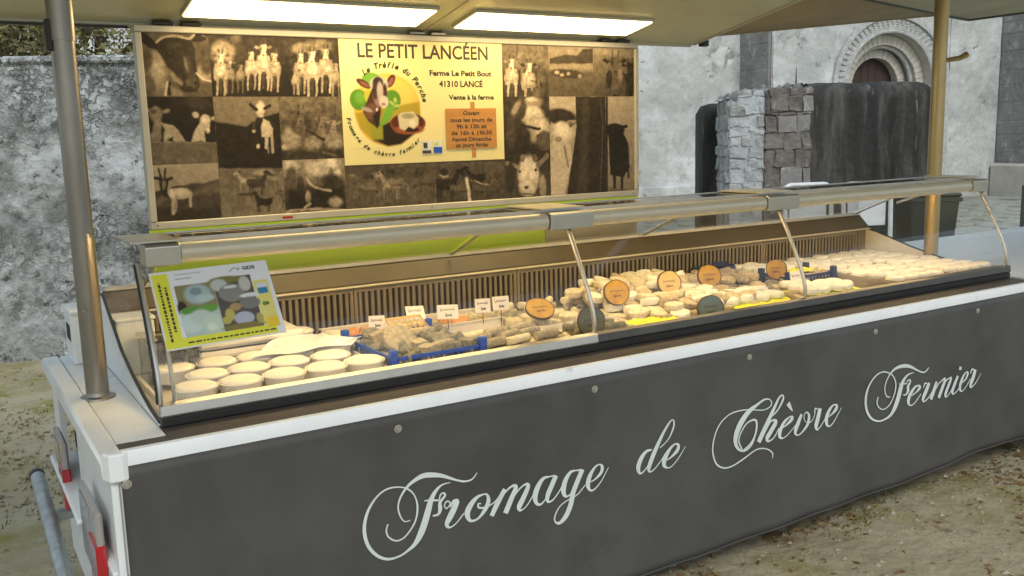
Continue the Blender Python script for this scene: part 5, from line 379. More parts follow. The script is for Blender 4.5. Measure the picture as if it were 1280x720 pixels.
  ((-0.3825,-0.149,0.032,-0.35),0.3,0.26,0.16,[('p',[(-0.384,-0.142),(-0.283,-0.129),(-0.162,-0.131),(-0.038,-0.161),(0.025,-0.169),(0.023,-0.221),(-0.387,-0.191)],0.24,0.02),('p',[(-0.384,-0.142),(-0.283,-0.129),(-0.162,-0.131),(-0.038,-0.161),(-0.163,-0.153),(-0.284,-0.143)],0.34,0.02),('p',[(-0.365,-0.192),(-0.362,-0.192),(-0.364,-0.201),(-0.364,-0.208),(-0.366,-0.208),(-0.365,-0.201)],0.252,0.0022),('p',[(-0.361,-0.192),(-0.358,-0.192),(-0.36,-0.201),(-0.36,-0.208),(-0.362,-0.208),(-0.361,-0.201)],0.357,0.0022),('p',[(-0.345,-0.193),(-0.341,-0.193),(-0.343,-0.202),(-0.343,-0.209),(-0.345,-0.209),(-0.345,-0.201)],0.252,0.0022),('p',[(-0.341,-0.193),(-0.337,-0.193),(-0.339,-0.202),(-0.339,-0.209),(-0.341,-0.209),(-0.341,-0.202)],0.357,0.0022),('p',[(-0.369,-0.184),(-0.365,-0.182),(-0.354,-0.184),(-0.346,-0.183),(-0.34,-0.184),(-0.337,-0.189),(-0.339,-0.195),(-0.346,-0.196),(-0.358,-0.196),(-0.365,-0.193),(-0.37,-0.192)],0.42,0.003),('p',[(-0.368,-0.191),(-0.358,-0.194),(-0.343,-0.194),(-0.34,-0.195),(-0.346,-0.197),(-0.358,-0.197),(-0.366,-0.194)],0.231,0.008),('p',[(-0.369,-0.184),(-0.371,-0.181),(-0.368,-0.181)],0.336,0.002),('p',[(-0.341,-0.185),(-0.337,-0.188),(-0.331,-0.199),(-0.334,-0.2),(-0.34,-0.194)],0.378,0.003),('p',[(-0.335,-0.198),(-0.331,-0.198),(-0.329,-0.206),(-0.331,-0.208),(-0.334,-0.204)],0.42,0.002),('l',[(-0.334,-0.199),(-0.337,-0.197)],0.08,0.0018),('p',[(-0.259,-0.195),(-0.263,-0.194),(-0.262,-0.204),(-0.263,-0.213),(-0.26,-0.213),(-0.26,-0.204)],0.12,0.0022),('p',[(-0.263,-0.194),(-0.268,-0.194),(-0.266,-0.204),(-0.267,-0.212),(-0.265,-0.213),(-0.264,-0.204)],0.17,0.0022),('p',[(-0.282,-0.194),(-0.286,-0.193),(-0.285,-0.203),(-0.286,-0.212),(-0.283,-0.212),(-0.283,-0.203)],0.12,0.0022),('p',[(-0.286,-0.193),(-0.29,-0.193),(-0.289,-0.203),(-0.29,-0.211),(-0.288,-0.212),(-0.287,-0.203)],0.17,0.0022),('p',[(-0.254,-0.186),(-0.258,-0.184),(-0.27,-0.185),(-0.28,-0.183),(-0.286,-0.183),(-0.29,-0.188),(-0.288,-0.195),(-0.281,-0.198),(-0.267,-0.199),(-0.259,-0.196),(-0.254,-0.195)],0.2,0.003),('p',[(-0.256,-0.194),(-0.267,-0.196),(-0.284,-0.195),(-0.287,-0.196),(-0.281,-0.198),(-0.267,-0.199),(-0.258,-0.197)],0.11,0.008),('p',[(-0.254,-0.186),(-0.251,-0.183),(-0.254,-0.183)],0.16,0.002),('p',[(-0.285,-0.184),(-0.29,-0.187),(-0.298,-0.199),(-0.295,-0.201),(-0.287,-0.195)],0.18,0.003),('p',[(-0.294,-0.198),(-0.298,-0.198),(-0.301,-0.207),(-0.299,-0.209),(-0.295,-0.205)],0.2,0.002),('l',[(-0.295,-0.199),(-0.291,-0.197)],0.08,0.002),('p',[(-0.259,-0.191),(-0.255,-0.191),(-0.257,-0.2),(-0.257,-0.208),(-0.259,-0.208),(-0.258,-0.2)],0.27,0.0022),('p',[(-0.254,-0.191),(-0.25,-0.191),(-0.252,-0.2),(-0.253,-0.208),(-0.255,-0.208),(-0.254,-0.2)],0.3825,0.0022),('p',[(-0.238,-0.192),(-0.234,-0.192),(-0.236,-0.201),(-0.236,-0.209),(-0.238,-0.209),(-0.237,-0.201)],0.27,0.0022),('p',[(-0.234,-0.192),(-0.23,-0.192),(-0.232,-0.201),(-0.232,-0.209),(-0.234,-0.209),(-0.233,-0.201)],0.3825,0.0022),('p',[(-0.262,-0.183),(-0.258,-0.181),(-0.247,-0.183),(-0.238,-0.182),(-0.232,-0.183),(-0.229,-0.188),(-0.232,-0.194),(-0.239,-0.196),(-0.251,-0.196),(-0.258,-0.193),(-0.263,-0.191)],0.45,0.003),('p',[(-0.261,-0.19),(-0.251,-0.193),(-0.236,-0.193),(-0.233,-0.194),(-0.239,-0.196),(-0.251,-0.196),(-0.259,-0.193)],0.2475,0.008),('p',[(-0.262,-0.183),(-0.265,-0.18),(-0.262,-0.18)],0.36,0.002),('p',[(-0.234,-0.184),(-0.229,-0.187),(-0.223,-0.198),(-0.226,-0.2),(-0.233,-0.193)],0.405,0.003),('p',[(-0.227,-0.197),(-0.223,-0.198),(-0.221,-0.205),(-0.223,-0.208),(-0.226,-0.204)],0.45,0.002),('l',[(-0.226,-0.198),(-0.229,-0.196)],0.08,0.0018),('p',[(-0.197,-0.181),(-0.192,-0.182),(-0.194,-0.192),(-0.194,-0.202),(-0.197,-0.202),(-0.196,-0.192)],0.096,0.0022),('p',[(-0.191,-0.182),(-0.187,-0.182),(-0.189,-0.192),(-0.189,-0.202),(-0.192,-0.202),(-0.191,-0.192)],0.136,0.0022),('p',[(-0.171,-0.183),(-0.166,-0.183),(-0.168,-0.193),(-0.169,-0.203),(-0.171,-0.203),(-0.171,-0.193)],0.096,0.0022),('p',[(-0.166,-0.183),(-0.161,-0.183),(-0.164,-0.194),(-0.164,-0.203),(-0.166,-0.203),(-0.166,-0.193)],0.136,0.0022),('p',[(-0.201,-0.172),(-0.196,-0.169),(-0.183,-0.172),(-0.172,-0.17),(-0.164,-0.171),(-0.161,-0.178),(-0.164,-0.185),(-0.173,-0.187),(-0.187,-0.187),(-0.196,-0.183),(-0.202,-0.181)],0.16,0.003),('p',[(-0.2,-0.181),(-0.187,-0.184),(-0.169,-0.184),(-0.165,-0.185),(-0.173,-0.187),(-0.187,-0.188),(-0.197,-0.184)],0.088,0.008),('p',[(-0.201,-0.172),(-0.204,-0.168),(-0.2,-0.169)],0.128,0.002),('p',[(-0.166,-0.173),(-0.161,-0.176),(-0.153,-0.19),(-0.157,-0.192),(-0.165,-0.184)],0.144,0.003),('p',[(-0.158,-0.188),(-0.153,-0.189),(-0.15,-0.199),(-0.153,-0.201),(-0.157,-0.197)],0.16,0.002),('l',[(-0.156,-0.19),(-0.161,-0.188)],0.08,0.0022),('p',[(-0.033,-0.194),(-0.038,-0.194),(-0.036,-0.205),(-0.037,-0.214),(-0.034,-0.214),(-0.034,-0.205)],0.12,0.0022),('p',[(-0.038,-0.194),(-0.043,-0.194),(-0.042,-0.205),(-0.042,-0.214),(-0.04,-0.214),(-0.039,-0.205)],0.17,0.0022),('p',[(-0.059,-0.193),(-0.064,-0.193),(-0.063,-0.204),(-0.064,-0.213),(-0.061,-0.213),(-0.061,-0.204)],0.12,0.0022),('p',[(-0.064,-0.193),(-0.069,-0.192),(-0.068,-0.203),(-0.069,-0.213),(-0.066,-0.213),(-0.065,-0.204)],0.17,0.0022),('p',[(-0.027,-0.185),(-0.032,-0.182),(-0.046,-0.183),(-0.057,-0.181),(-0.065,-0.181),(-0.069,-0.187),(-0.067,-0.195),(-0.058,-0.198),(-0.043,-0.199),(-0.033,-0.196),(-0.027,-0.194)],0.2,0.003),('p',[(-0.029,-0.193),(-0.043,-0.196),(-0.062,-0.194),(-0.065,-0.195),(-0.058,-0.198),(-0.043,-0.199),(-0.032,-0.197)],0.11,0.008),('p',[(-0.027,-0.185),(-0.024,-0.181),(-0.027,-0.181)],0.16,0.002),('p',[(-0.063,-0.183),(-0.069,-0.186),(-0.079,-0.199),(-0.074,-0.201),(-0.065,-0.194)],0.18,0.003),('p',[(-0.073,-0.198),(-0.079,-0.198),(-0.082,-0.208),(-0.079,-0.21),(-0.075,-0.206)],0.2,0.002),('l',[(-0.075,-0.199),(-0.07,-0.197)],0.08,0.0022),('p',[(-0.327,-0.245),(-0.317,-0.246),(-0.322,-0.268),(-0.322,-0.288),(-0.327,-0.288),(-0.326,-0.268)],0.204,0.0022),('p',[(-0.316,-0.246),(-0.306,-0.246),(-0.311,-0.269),(-0.311,-0.289),(-0.317,-0.289),(-0.316,-0.269)],0.289,0.0022),('p',[(-0.272,-0.248),(-0.262,-0.248),(-0.267,-0.271),(-0.268,-0.292),(-0.273,-0.291),(-0.272,-0.271)],0.204,0.0022),('p',[(-0.262,-0.248),(-0.252,-0.249),(-0.257,-0.272),(-0.258,-0.292),(-0.263,-0.292),(-0.262,-0.272)],0.289,0.0022),('p',[(-0.336,-0.225),(-0.324,-0.22),(-0.298,-0.225),(-0.274,-0.222),(-0.259,-0.224),(-0.251,-0.237),(-0.257,-0.253),(-0.276,-0.258),(-0.307,-0.258),(-0.326,-0.25),(-0.337,-0.245)],0.34,0.003),('p',[(-0.333,-0.243),(-0.307,-0.251),(-0.268,-0.251),(-0.26,-0.254),(-0.276,-0.259),(-0.307,-0.258),(-0.328,-0.251)],0.187,0.008),('p',[(-0.336,-0.225),(-0.342,-0.216),(-0.334,-0.218)],0.272,0.002),('p',[(-0.263,-0.227),(-0.251,-0.235),(-0.234,-0.264),(-0.244,-0.268),(-0.26,-0.252)],0.306,0.003),('p',[(-0.245,-0.261),(-0.234,-0.263),(-0.229,-0.284),(-0.235,-0.289),(-0.243,-0.279)],0.34,0.002),('l',[(-0.242,-0.264),(-0.251,-0.259)],0.06,0.0047),('p',[(-0.137,-0.248),(-0.148,-0.248),(-0.145,-0.273),(-0.147,-0.295),(-0.141,-0.296),(-0.14,-0.273)],0.336,0.0022),('p',[(-0.149,-0.248),(-0.16,-0.247),(-0.157,-0.272),(-0.159,-0.294),(-0.153,-0.295),(-0.152,-0.273)],0.476,0.0022),('p',[(-0.197,-0.245),(-0.209,-0.245),(-0.206,-0.27),(-0.208,-0.292),(-0.202,-0.292),(-0.2,-0.27)],0.336,0.0022),('p',[(-0.209,-0.245),(-0.22,-0.244),(-0.217,-0.269),(-0.219,-0.291),(-0.213,-0.291),(-0.212,-0.269)],0.476,0.0022),('p',[(-0.124,-0.227),(-0.136,-0.22),(-0.167,-0.223),(-0.193,-0.217),(-0.21,-0.218),(-0.219,-0.232),(-0.215,-0.249),(-0.195,-0.256),(-0.16,-0.26),(-0.138,-0.253),(-0.125,-0.249)],0.56,0.003),('p',[(-0.129,-0.247),(-0.16,-0.252),(-0.203,-0.248),(-0.211,-0.251),(-0.195,-0.257),(-0.16,-0.26),(-0.136,-0.255)],0.308,0.008),('p',[(-0.124,-0.227),(-0.116,-0.218),(-0.125,-0.219)],0.448,0.002),('p',[(-0.196,-0.222),(-0.209,-0.202),(-0.22,-0.185),(-0.234,-0.192),(-0.225,-0.216),(-0.218,-0.238)],0.504,0.003),('p',[(-0.218,-0.18),(-0.23,-0.176),(-0.256,-0.194),(-0.255,-0.202),(-0.245,-0.204),(-0.226,-0.195)],0.56,0.002),('l',[(-0.222,-0.181),(-0.212,-0.188)],0.1,0.0068),('l',[(-0.225,-0.178),(-0.217,-0.157)],0.3,0.0042),('e',(-0.234,-0.187,0.003,0,0,-0.003),0.03,0.25),('l',[(-0.246,-0.204),(-0.245,-0.212)],0.392,0.0042),('p',[(-0.183,-0.232),(-0.174,-0.233),(-0.178,-0.252),(-0.178,-0.27),(-0.183,-0.269),(-0.182,-0.252)],0.24,0.0022),('p',[(-0.173,-0.233),(-0.164,-0.233),(-0.169,-0.253),(-0.169,-0.27),(-0.174,-0.27),(-0.173,-0.253)],0.34,0.0022),('p',[(-0.135,-0.235),(-0.126,-0.235),(-0.131,-0.255),(-0.131,-0.272),(-0.136,-0.272),(-0.135,-0.255)],0.24,0.0022),('p',[(-0.126,-0.235),(-0.117,-0.236),(-0.122,-0.255),(-0.122,-0.273),(-0.127,-0.272),(-0.126,-0.255)],0.34,0.0022),('p',[(-0.191,-0.215),(-0.181,-0.21),(-0.157,-0.215),(-0.137,-0.212),(-0.123,-0.214),(-0.117,-0.226),(-0.122,-0.239),(-0.138,-0.243),(-0.166,-0.243),(-0.182,-0.236),(-0.192,-0.232)],0.4,0.003),('p',[(-0.189,-0.231),(-0.165,-0.237),(-0.131,-0.237),(-0.124,-0.24),(-0.138,-0.244),(-0.166,-0.244),(-0.184,-0.237)],0.22,0.008),('p',[(-0.191,-0.215),(-0.196,-0.207),(-0.19,-0.209)],0.32,0.002),('p',[(-0.127,-0.216),(-0.117,-0.223),(-0.101,-0.249),(-0.11,-0.252),(-0.124,-0.238)],0.36,0.003),('p',[(-0.111,-0.246),(-0.101,-0.248),(-0.097,-0.265),(-0.102,-0.27),(-0.109,-0.261)],0.4,0.002),('l',[(-0.108,-0.249),(-0.116,-0.244)],0.08,0.004),('p',[(0.024,-0.237),(0.013,-0.237),(0.016,-0.261),(0.014,-0.282),(0.02,-0.282),(0.021,-0.261)],0.156,0.0022),('p',[(0.012,-0.237),(0.001,-0.236),(0.004,-0.26),(0.002,-0.281),(0.008,-0.281),(0.009,-0.261)],0.221,0.0022),('p',[(-0.035,-0.234),(-0.046,-0.234),(-0.043,-0.258),(-0.045,-0.279),(-0.039,-0.279),(-0.038,-0.258)],0.156,0.0022),('p',[(-0.046,-0.234),(-0.056,-0.233),(-0.053,-0.257),(-0.055,-0.278),(-0.049,-0.278),(-0.049,-0.258)],0.221,0.0022),('p',[(0.036,-0.217),(0.024,-0.21),(-0.006,-0.214),(-0.03,-0.208),(-0.047,-0.209),(-0.056,-0.222),(-0.052,-0.238),(-0.032,-0.245),(0.001,-0.248),(0.023,-0.242),(0.035,-0.238)],0.26,0.003),('p',[(0.031,-0.236),(0.002,-0.241),(-0.04,-0.237),(-0.049,-0.24),(-0.032,-0.246),(0.001,-0.249),(0.025,-0.243)],0.143,0.008),('p',[(0.036,-0.217),(0.043,-0.208),(0.035,-0.209)],0.208,0.002),('p',[(-0.043,-0.212),(-0.056,-0.219),(-0.077,-0.247),(-0.067,-0.252),(-0.048,-0.237)],0.234,0.003),('p',[(-0.065,-0.245),(-0.077,-0.246),(-0.084,-0.266),(-0.078,-0.272),(-0.069,-0.262)],0.26,0.002),('l',[(-0.069,-0.248),(-0.059,-0.244)],0.06,0.0047)]),
  ((0.032,-0.149,0.382,-0.35),0.22,0.2,0.16,[('p',[(0.001,-0.139),(0.379,-0.141),(0.377,-0.189),(-0.001,-0.174)],0.27,0.05),('p',[(0.035,-0.253),(0.048,-0.254),(0.042,-0.281),(0.042,-0.305),(0.035,-0.305),(0.036,-0.281)],0.036,0.0022),('p',[(0.049,-0.254),(0.062,-0.254),(0.056,-0.282),(0.056,-0.306),(0.049,-0.306),(0.05,-0.281)],0.051,0.0022),('p',[(0.104,-0.256),(0.117,-0.257),(0.111,-0.285),(0.111,-0.309),(0.104,-0.309),(0.105,-0.284)],0.036,0.0022),('p',[(0.117,-0.257),(0.13,-0.258),(0.124,-0.285),(0.124,-0.31),(0.117,-0.31),(0.118,-0.285)],0.051,0.0022),('p',[(0.023,-0.228),(0.038,-0.222),(0.072,-0.229),(0.102,-0.225),(0.122,-0.227),(0.131,-0.244),(0.124,-0.263),(0.1,-0.268),(0.06,-0.268),(0.036,-0.258),(0.022,-0.252)],0.06,0.003),('p',[(0.027,-0.251),(0.061,-0.259),(0.11,-0.26),(0.12,-0.264),(0.1,-0.269),(0.06,-0.269),(0.033,-0.26)],0.033,0.008),('p',[(0.023,-0.228),(0.016,-0.217),(0.025,-0.22)],0.048,0.002),('p',[(0.105,-0.23),(0.122,-0.209),(0.137,-0.191),(0.153,-0.201),(0.14,-0.227),(0.129,-0.251)],0.054,0.003),('p',[(0.135,-0.186),(0.149,-0.183),(0.179,-0.205),(0.176,-0.214),(0.164,-0.215),(0.143,-0.204)],0.06,0.002),('l',[(0.14,-0.188),(0.127,-0.194)],0.03,0.0072),('l',[(0.143,-0.185),(0.136,-0.16)],0.23,0.0045),('e',(0.153,-0.196,0.003,0,0,-0.002),0.03,0.25),('l',[(0.166,-0.215),(0.164,-0.224)],0.042,0.0045),('p',[(0.266,-0.235),(0.255,-0.235),(0.258,-0.258),(0.257,-0.278),(0.263,-0.278),(0.263,-0.258)],0.03,0.0022),('p',[(0.254,-0.235),(0.244,-0.234),(0.247,-0.257),(0.245,-0.277),(0.251,-0.277),(0.252,-0.257)],0.0425,0.0022),('p',[(0.208,-0.233),(0.198,-0.232),(0.201,-0.255),(0.199,-0.275),(0.205,-0.275),(0.206,-0.255)],0.03,0.0022),('p',[(0.198,-0.232),(0.187,-0.232),(0.19,-0.254),(0.189,-0.274),(0.195,-0.274),(0.195,-0.255)],0.0425,0.0022),('p',[(0.278,-0.216),(0.266,-0.21),(0.237,-0.213),(0.213,-0.207),(0.196,-0.208),(0.188,-0.22),(0.192,-0.236),(0.211,-0.243),(0.244,-0.246),(0.265,-0.24),(0.278,-0.236)],0.05,0.003),('p',[(0.273,-0.234),(0.244,-0.239),(0.203,-0.235),(0.195,-0.238),(0.211,-0.243),(0.244,-0.246),(0.267,-0.241)],0.0275,0.008),('p',[(0.278,-0.216),(0.285,-0.208),(0.277,-0.209)],0.04,0.002),('p',[(0.209,-0.211),(0.197,-0.193),(0.186,-0.178),(0.173,-0.185),(0.182,-0.207),(0.189,-0.226)],0.045,0.003),('p',[(0.188,-0.174),(0.177,-0.171),(0.152,-0.187),(0.153,-0.194),(0.163,-0.195),(0.181,-0.188)],0.05,0.002),('l',[(0.184,-0.175),(0.194,-0.181)],0.03,0.0058),('l',[(0.181,-0.172),(0.189,-0.153)],0.23,0.0036),('e',(0.173,-0.18,0.002,0,0,-0.002),0.03,0.25),('l',[(0.161,-0.195),(0.162,-0.202)],0.035,0.0036),('p',[(0.11,-0.273),(0.119,-0.273),(0.115,-0.294),(0.115,-0.312),(0.11,-0.312),(0.111,-0.294)],0.18,0.0022),('p',[(0.12,-0.273),(0.13,-0.274),(0.125,-0.294),(0.125,-0.312),(0.12,-0.312),(0.121,-0.294)],0.255,0.0022),('p',[(0.161,-0.276),(0.171,-0.276),(0.167,-0.297),(0.167,-0.315),(0.161,-0.315),(0.162,-0.296)],0.18,0.0022),('p',[(0.171,-0.276),(0.181,-0.277),(0.176,-0.297),(0.176,-0.315),(0.171,-0.315),(0.172,-0.297)],0.255,0.0022),('p',[(0.1,-0.255),(0.112,-0.25),(0.137,-0.255),(0.159,-0.252),(0.174,-0.254),(0.181,-0.266),(0.176,-0.28),(0.158,-0.285),(0.129,-0.284),(0.111,-0.277),(0.1,-0.272)],0.3,0.003),('p',[(0.103,-0.271),(0.129,-0.278),(0.166,-0.278),(0.173,-0.281),(0.158,-0.285),(0.129,-0.285),(0.108,-0.278)],0.165,0.008),('p',[(0.1,-0.255),(0.095,-0.247),(0.102,-0.248)],0.24,0.002),('p',[(0.162,-0.256),(0.175,-0.241),(0.186,-0.228),(0.197,-0.235),(0.188,-0.254),(0.179,-0.271)],0.27,0.003),('p',[(0.184,-0.224),(0.195,-0.222),(0.217,-0.238),(0.215,-0.245),(0.206,-0.245),(0.19,-0.237)],0.3,0.002),('l',[(0.188,-0.225),(0.178,-0.23)],0.1,0.0053),('l',[(0.19,-0.223),(0.185,-0.204)],0.3,0.0033),('e',(0.197,-0.231,0.003,0,0,-0.002),0.03,0.25),('l',[(0.207,-0.246),(0.206,-0.252)],0.21,0.0033),('l',[(0.182,-0.228),(0.19,-0.275),(0.196,-0.329)],0.75,0.0157),('p',[(0.225,-0.281),(0.236,-0.281),(0.231,-0.304),(0.231,-0.324),(0.225,-0.324),(0.226,-0.304)],0.156,0.0022),('p',[(0.237,-0.281),(0.248,-0.282),(0.243,-0.305),(0.243,-0.325),(0.237,-0.324),(0.238,-0.304)],0.221,0.0022),('p',[(0.283,-0.284),(0.294,-0.284),(0.289,-0.307),(0.289,-0.327),(0.284,-0.327),(0.284,-0.307)],0.156,0.0022),('p',[(0.294,-0.284),(0.305,-0.285),(0.3,-0.308),(0.3,-0.328),(0.294,-0.328),(0.295,-0.307)],0.221,0.0022),('p',[(0.215,-0.26),(0.227,-0.255),(0.256,-0.261),(0.281,-0.258),(0.298,-0.26),(0.305,-0.273),(0.3,-0.289),(0.28,-0.294),(0.246,-0.293),(0.226,-0.285),(0.214,-0.28)],0.26,0.003),('p',[(0.218,-0.279),(0.247,-0.286),(0.288,-0.287),(0.297,-0.29),(0.28,-0.294),(0.246,-0.294),(0.224,-0.286)],0.143,0.008),('p',[(0.215,-0.26),(0.208,-0.252),(0.217,-0.253)],0.208,0.002),('p',[(0.284,-0.262),(0.298,-0.245),(0.31,-0.231),(0.323,-0.238),(0.313,-0.26),(0.304,-0.279)],0.234,0.003),('p',[(0.309,-0.226),(0.321,-0.224),(0.345,-0.242),(0.343,-0.249),(0.333,-0.25),(0.315,-0.241)],0.26,0.002),('l',[(0.313,-0.228),(0.302,-0.233)],0.1,0.0058),('l',[(0.316,-0.225),(0.31,-0.205)],0.3,0.0036),('e',(0.324,-0.234,0.002,0,0,-0.002),0.03,0.25),('l',[(0.335,-0.25),(0.333,-0.258)],0.182,0.0036),('l',[(0.222,-0.239),(0.263,-0.254),(0.294,-0.257)],0.55,0.0072),('e',(0.07,-0.194,0.02,-0.001,-0.001,-0.016),0.1,0.4),('l',[(0.053,-0.205),(0.069,-0.217),(0.089,-0.212)],0.5,0.0084)]),
  ((0.382,0.364,0.63,0.127),0.42,0.16,0.2,[('e',(0.52,0.188,0.111,0.001,-0.002,-0.068),0.14,0.6),('p',[(0.446,0.288),(0.49,0.288),(0.497,0.258),(0.491,0.235),(0.442,0.234),(0.438,0.257)],0.324,0.003),('p',[(0.45,0.244),(0.46,0.244),(0.456,0.184),(0.449,0.184)],0.36,0.0025),('p',[(0.479,0.245),(0.49,0.245),(0.485,0.184),(0.478,0.184)],0.36,0.0025),('p',[(0.46,0.241),(0.476,0.241),(0.47,0.191),(0.463,0.191)],0.1125,0.004),('p',[(0.459,0.298),(0.478,0.298),(0.486,0.265),(0.475,0.251),(0.459,0.251),(0.449,0.264)],0.405,0.003),('p',[(0.457,0.312),(0.444,0.317),(0.436,0.312),(0.448,0.306)],0.5,0.002),('p',[(0.48,0.312),(0.494,0.319),(0.502,0.313),(0.489,0.307)],0.5,0.002),('l',[(0.463,0.318),(0.461,0.333)],0.23,0.0038),('l',[(0.475,0.318),(0.478,0.333)],0.23,0.0038),('p',[(0.458,0.319),(0.48,0.32),(0.482,0.31),(0.476,0.295),(0.473,0.287),(0.463,0.287),(0.46,0.295),(0.456,0.31)],0.45,0.002),('p',[(0.459,0.319),(0.466,0.32),(0.464,0.305),(0.46,0.295),(0.456,0.31)],0.27,0.003),('e',(0.461,0.309,0.002,0,0,-0.001),0.03,0.25),('e',(0.477,0.31,0.002,0,0,-0.002),0.03,0.25),('e',(0.468,0.29,0.005,0,0,-0.003),0.2025,0.4),('l',[(0.465,0.288),(0.471,0.288)],0.05,0.0014),('p',[(0.56,0.233),(0.606,0.234),(0.613,0.203),(0.607,0.179),(0.557,0.179),(0.552,0.203)],0.216,0.003),('p',[(0.565,0.189),(0.575,0.189),(0.571,0.128),(0.564,0.128)],0.24,0.0025),('p',[(0.595,0.19),(0.606,0.19),(0.602,0.128),(0.594,0.128)],0.24,0.0025),('p',[(0.575,0.186),(0.591,0.186),(0.586,0.135),(0.578,0.135)],0.075,0.004),('p',[(0.574,0.244),(0.594,0.244),(0.602,0.21),(0.591,0.196),(0.574,0.196),(0.563,0.21)],0.27,0.003),('p',[(0.572,0.258),(0.558,0.264),(0.55,0.258),(0.563,0.252)],0.4,0.002),('p',[(0.596,0.258),(0.61,0.265),(0.618,0.259),(0.605,0.253)],0.4,0.002),('l',[(0.578,0.264),(0.576,0.279)],0.23,0.0038),('l',[(0.59,0.264),(0.594,0.28)],0.23,0.0038),('p',[(0.573,0.266),(0.595,0.266),(0.597,0.256),(0.592,0.241),(0.589,0.232),(0.578,0.232),(0.575,0.24),(0.57,0.256)],0.3,0.002),('p',[(0.574,0.266),(0.581,0.266),(0.58,0.251),(0.575,0.24),(0.571,0.256)],0.18,0.003),('e',(0.575,0.255,0.003,0,0,-0.001),0.03,0.25),('e',(0.592,0.256,0.003,0,0,-0.002),0.03,0.25),('e',(0.583,0.235,0.005,0,0,-0.002),0.135,0.4),('l',[(0.58,0.234),(0.587,0.234)],0.05,0.0014),('p',[(0.4,0.248),(0.459,0.249),(0.467,0.209),(0.459,0.177),(0.395,0.177),(0.389,0.208)],0.612,0.003),('p',[(0.405,0.19),(0.419,0.19),(0.413,0.11),(0.403,0.11)],0.68,0.0025),('p',[(0.444,0.191),(0.458,0.191),(0.452,0.11),(0.442,0.11)],0.68,0.0025),('p',[(0.419,0.186),(0.439,0.186),(0.432,0.119),(0.422,0.119)],0.2125,0.004),('p',[(0.417,0.262),(0.442,0.262),(0.453,0.218),(0.438,0.2),(0.417,0.199),(0.404,0.217)],0.765,0.003),('p',[(0.415,0.28),(0.397,0.288),(0.386,0.28),(0.403,0.273)],0.5,0.002),('p',[(0.445,0.281),(0.464,0.289),(0.474,0.282),(0.457,0.274)],0.5,0.002),('l',[(0.423,0.288),(0.42,0.308)],0.23,0.005),('l',[(0.438,0.289),(0.443,0.309)],0.23,0.005),('p',[(0.417,0.29),(0.444,0.291),(0.447,0.278),(0.44,0.257),(0.436,0.247),(0.422,0.247),(0.419,0.257),(0.413,0.277)],0.85,0.002),('p',[(0.417,0.29),(0.426,0.291),(0.424,0.271),(0.419,0.257),(0.413,0.277)],0.51,0.003),('e',(0.419,0.277,0.003,0,0,-0.003),0.03,0.25),('e',(0.441,0.277,0.003,0,0,-0.002),0.03,0.25),('e',(0.429,0.251,0.006,0,0,-0.003),0.3825,0.4),('l',[(0.425,0.248),(0.433,0.248)],0.05,0.0018),('p',[(0.489,0.23),(0.553,0.231),(0.562,0.188),(0.554,0.155),(0.484,0.155),(0.478,0.188)],0.576,0.003),('p',[(0.495,0.169),(0.51,0.169),(0.504,0.083),(0.494,0.084)],0.64,0.0025),('p',[(0.537,0.169),(0.552,0.169),(0.546,0.083),(0.535,0.083)],0.64,0.0025),('p',[(0.51,0.164),(0.532,0.164),(0.524,0.093),(0.514,0.093)],0.2,0.004),('p',[(0.507,0.245),(0.535,0.245),(0.547,0.198),(0.531,0.179),(0.508,0.179),(0.494,0.197)],0.72,0.003),('p',[(0.506,0.264),(0.487,0.273),(0.475,0.265),(0.493,0.257)],0.1,0.002),('p',[(0.538,0.265),(0.558,0.274),(0.569,0.266),(0.551,0.258)],0.1,0.002),('l',[(0.514,0.273),(0.511,0.294)],0.23,0.0053),('l',[(0.53,0.273),(0.535,0.295)],0.23,0.0053),('p',[(0.507,0.275),(0.537,0.276),(0.54,0.262),(0.533,0.24),(0.528,0.229),(0.513,0.229),(0.51,0.24),(0.503,0.262)],0.8,0.002),('p',[(0.508,0.275),(0.518,0.275),(0.516,0.254),(0.51,0.24),(0.504,0.262)],0.48,0.003),('e',(0.51,0.261,0.004,0,0,-0.003),0.03,0.25),('e',(0.533,0.261,0.004,0,0,-0.002),0.03,0.25),('e',(0.521,0.233,0.006,0,0,-0.003),0.36,0.4),('l',[(0.516,0.231),(0.526,0.231)],0.05,0.0019),('p',[(0.542,0.167),(0.594,0.167),(0.601,0.132),(0.595,0.105),(0.538,0.105),(0.533,0.132)],0.252,0.003),('p',[(0.546,0.116),(0.559,0.116),(0.554,0.046),(0.546,0.046)],0.28,0.0025),('p',[(0.581,0.116),(0.593,0.116),(0.588,0.046),(0.58,0.046)],0.28,0.0025),('p',[(0.559,0.112),(0.577,0.112),(0.57,0.054),(0.562,0.054)],0.0875,0.004),('p',[(0.557,0.178),(0.579,0.178),(0.589,0.14),(0.576,0.124),(0.557,0.124),(0.545,0.14)],0.315,0.003),('p',[(0.555,0.194),(0.539,0.201),(0.53,0.195),(0.545,0.188)],0.3,0.002),('p',[(0.582,0.195),(0.598,0.202),(0.607,0.196),(0.592,0.188)],0.3,0.002),('l',[(0.562,0.201),(0.56,0.219)],0.23,0.0043),('l',[(0.575,0.201),(0.579,0.219)],0.23,0.0043),('p',[(0.556,0.203),(0.581,0.203),(0.583,0.192),(0.577,0.174),(0.574,0.165),(0.561,0.165),(0.558,0.174),(0.553,0.192)],0.35,0.002),('p',[(0.557,0.203),(0.565,0.203),(0.563,0.186),(0.558,0.174),(0.554,0.192)],0.21,0.003),('e',(0.559,0.191,0.003,0,0,-0.002),0.03,0.25),('e',(0.578,0.191,0.003,0,0,-0.002),0.03,0.25),('e',(0.568,0.169,0.005,0,0,-0.003),0.1575,0.4),('l',[(0.564,0.167),(0.571,0.167)],0.05,0.0016)]),
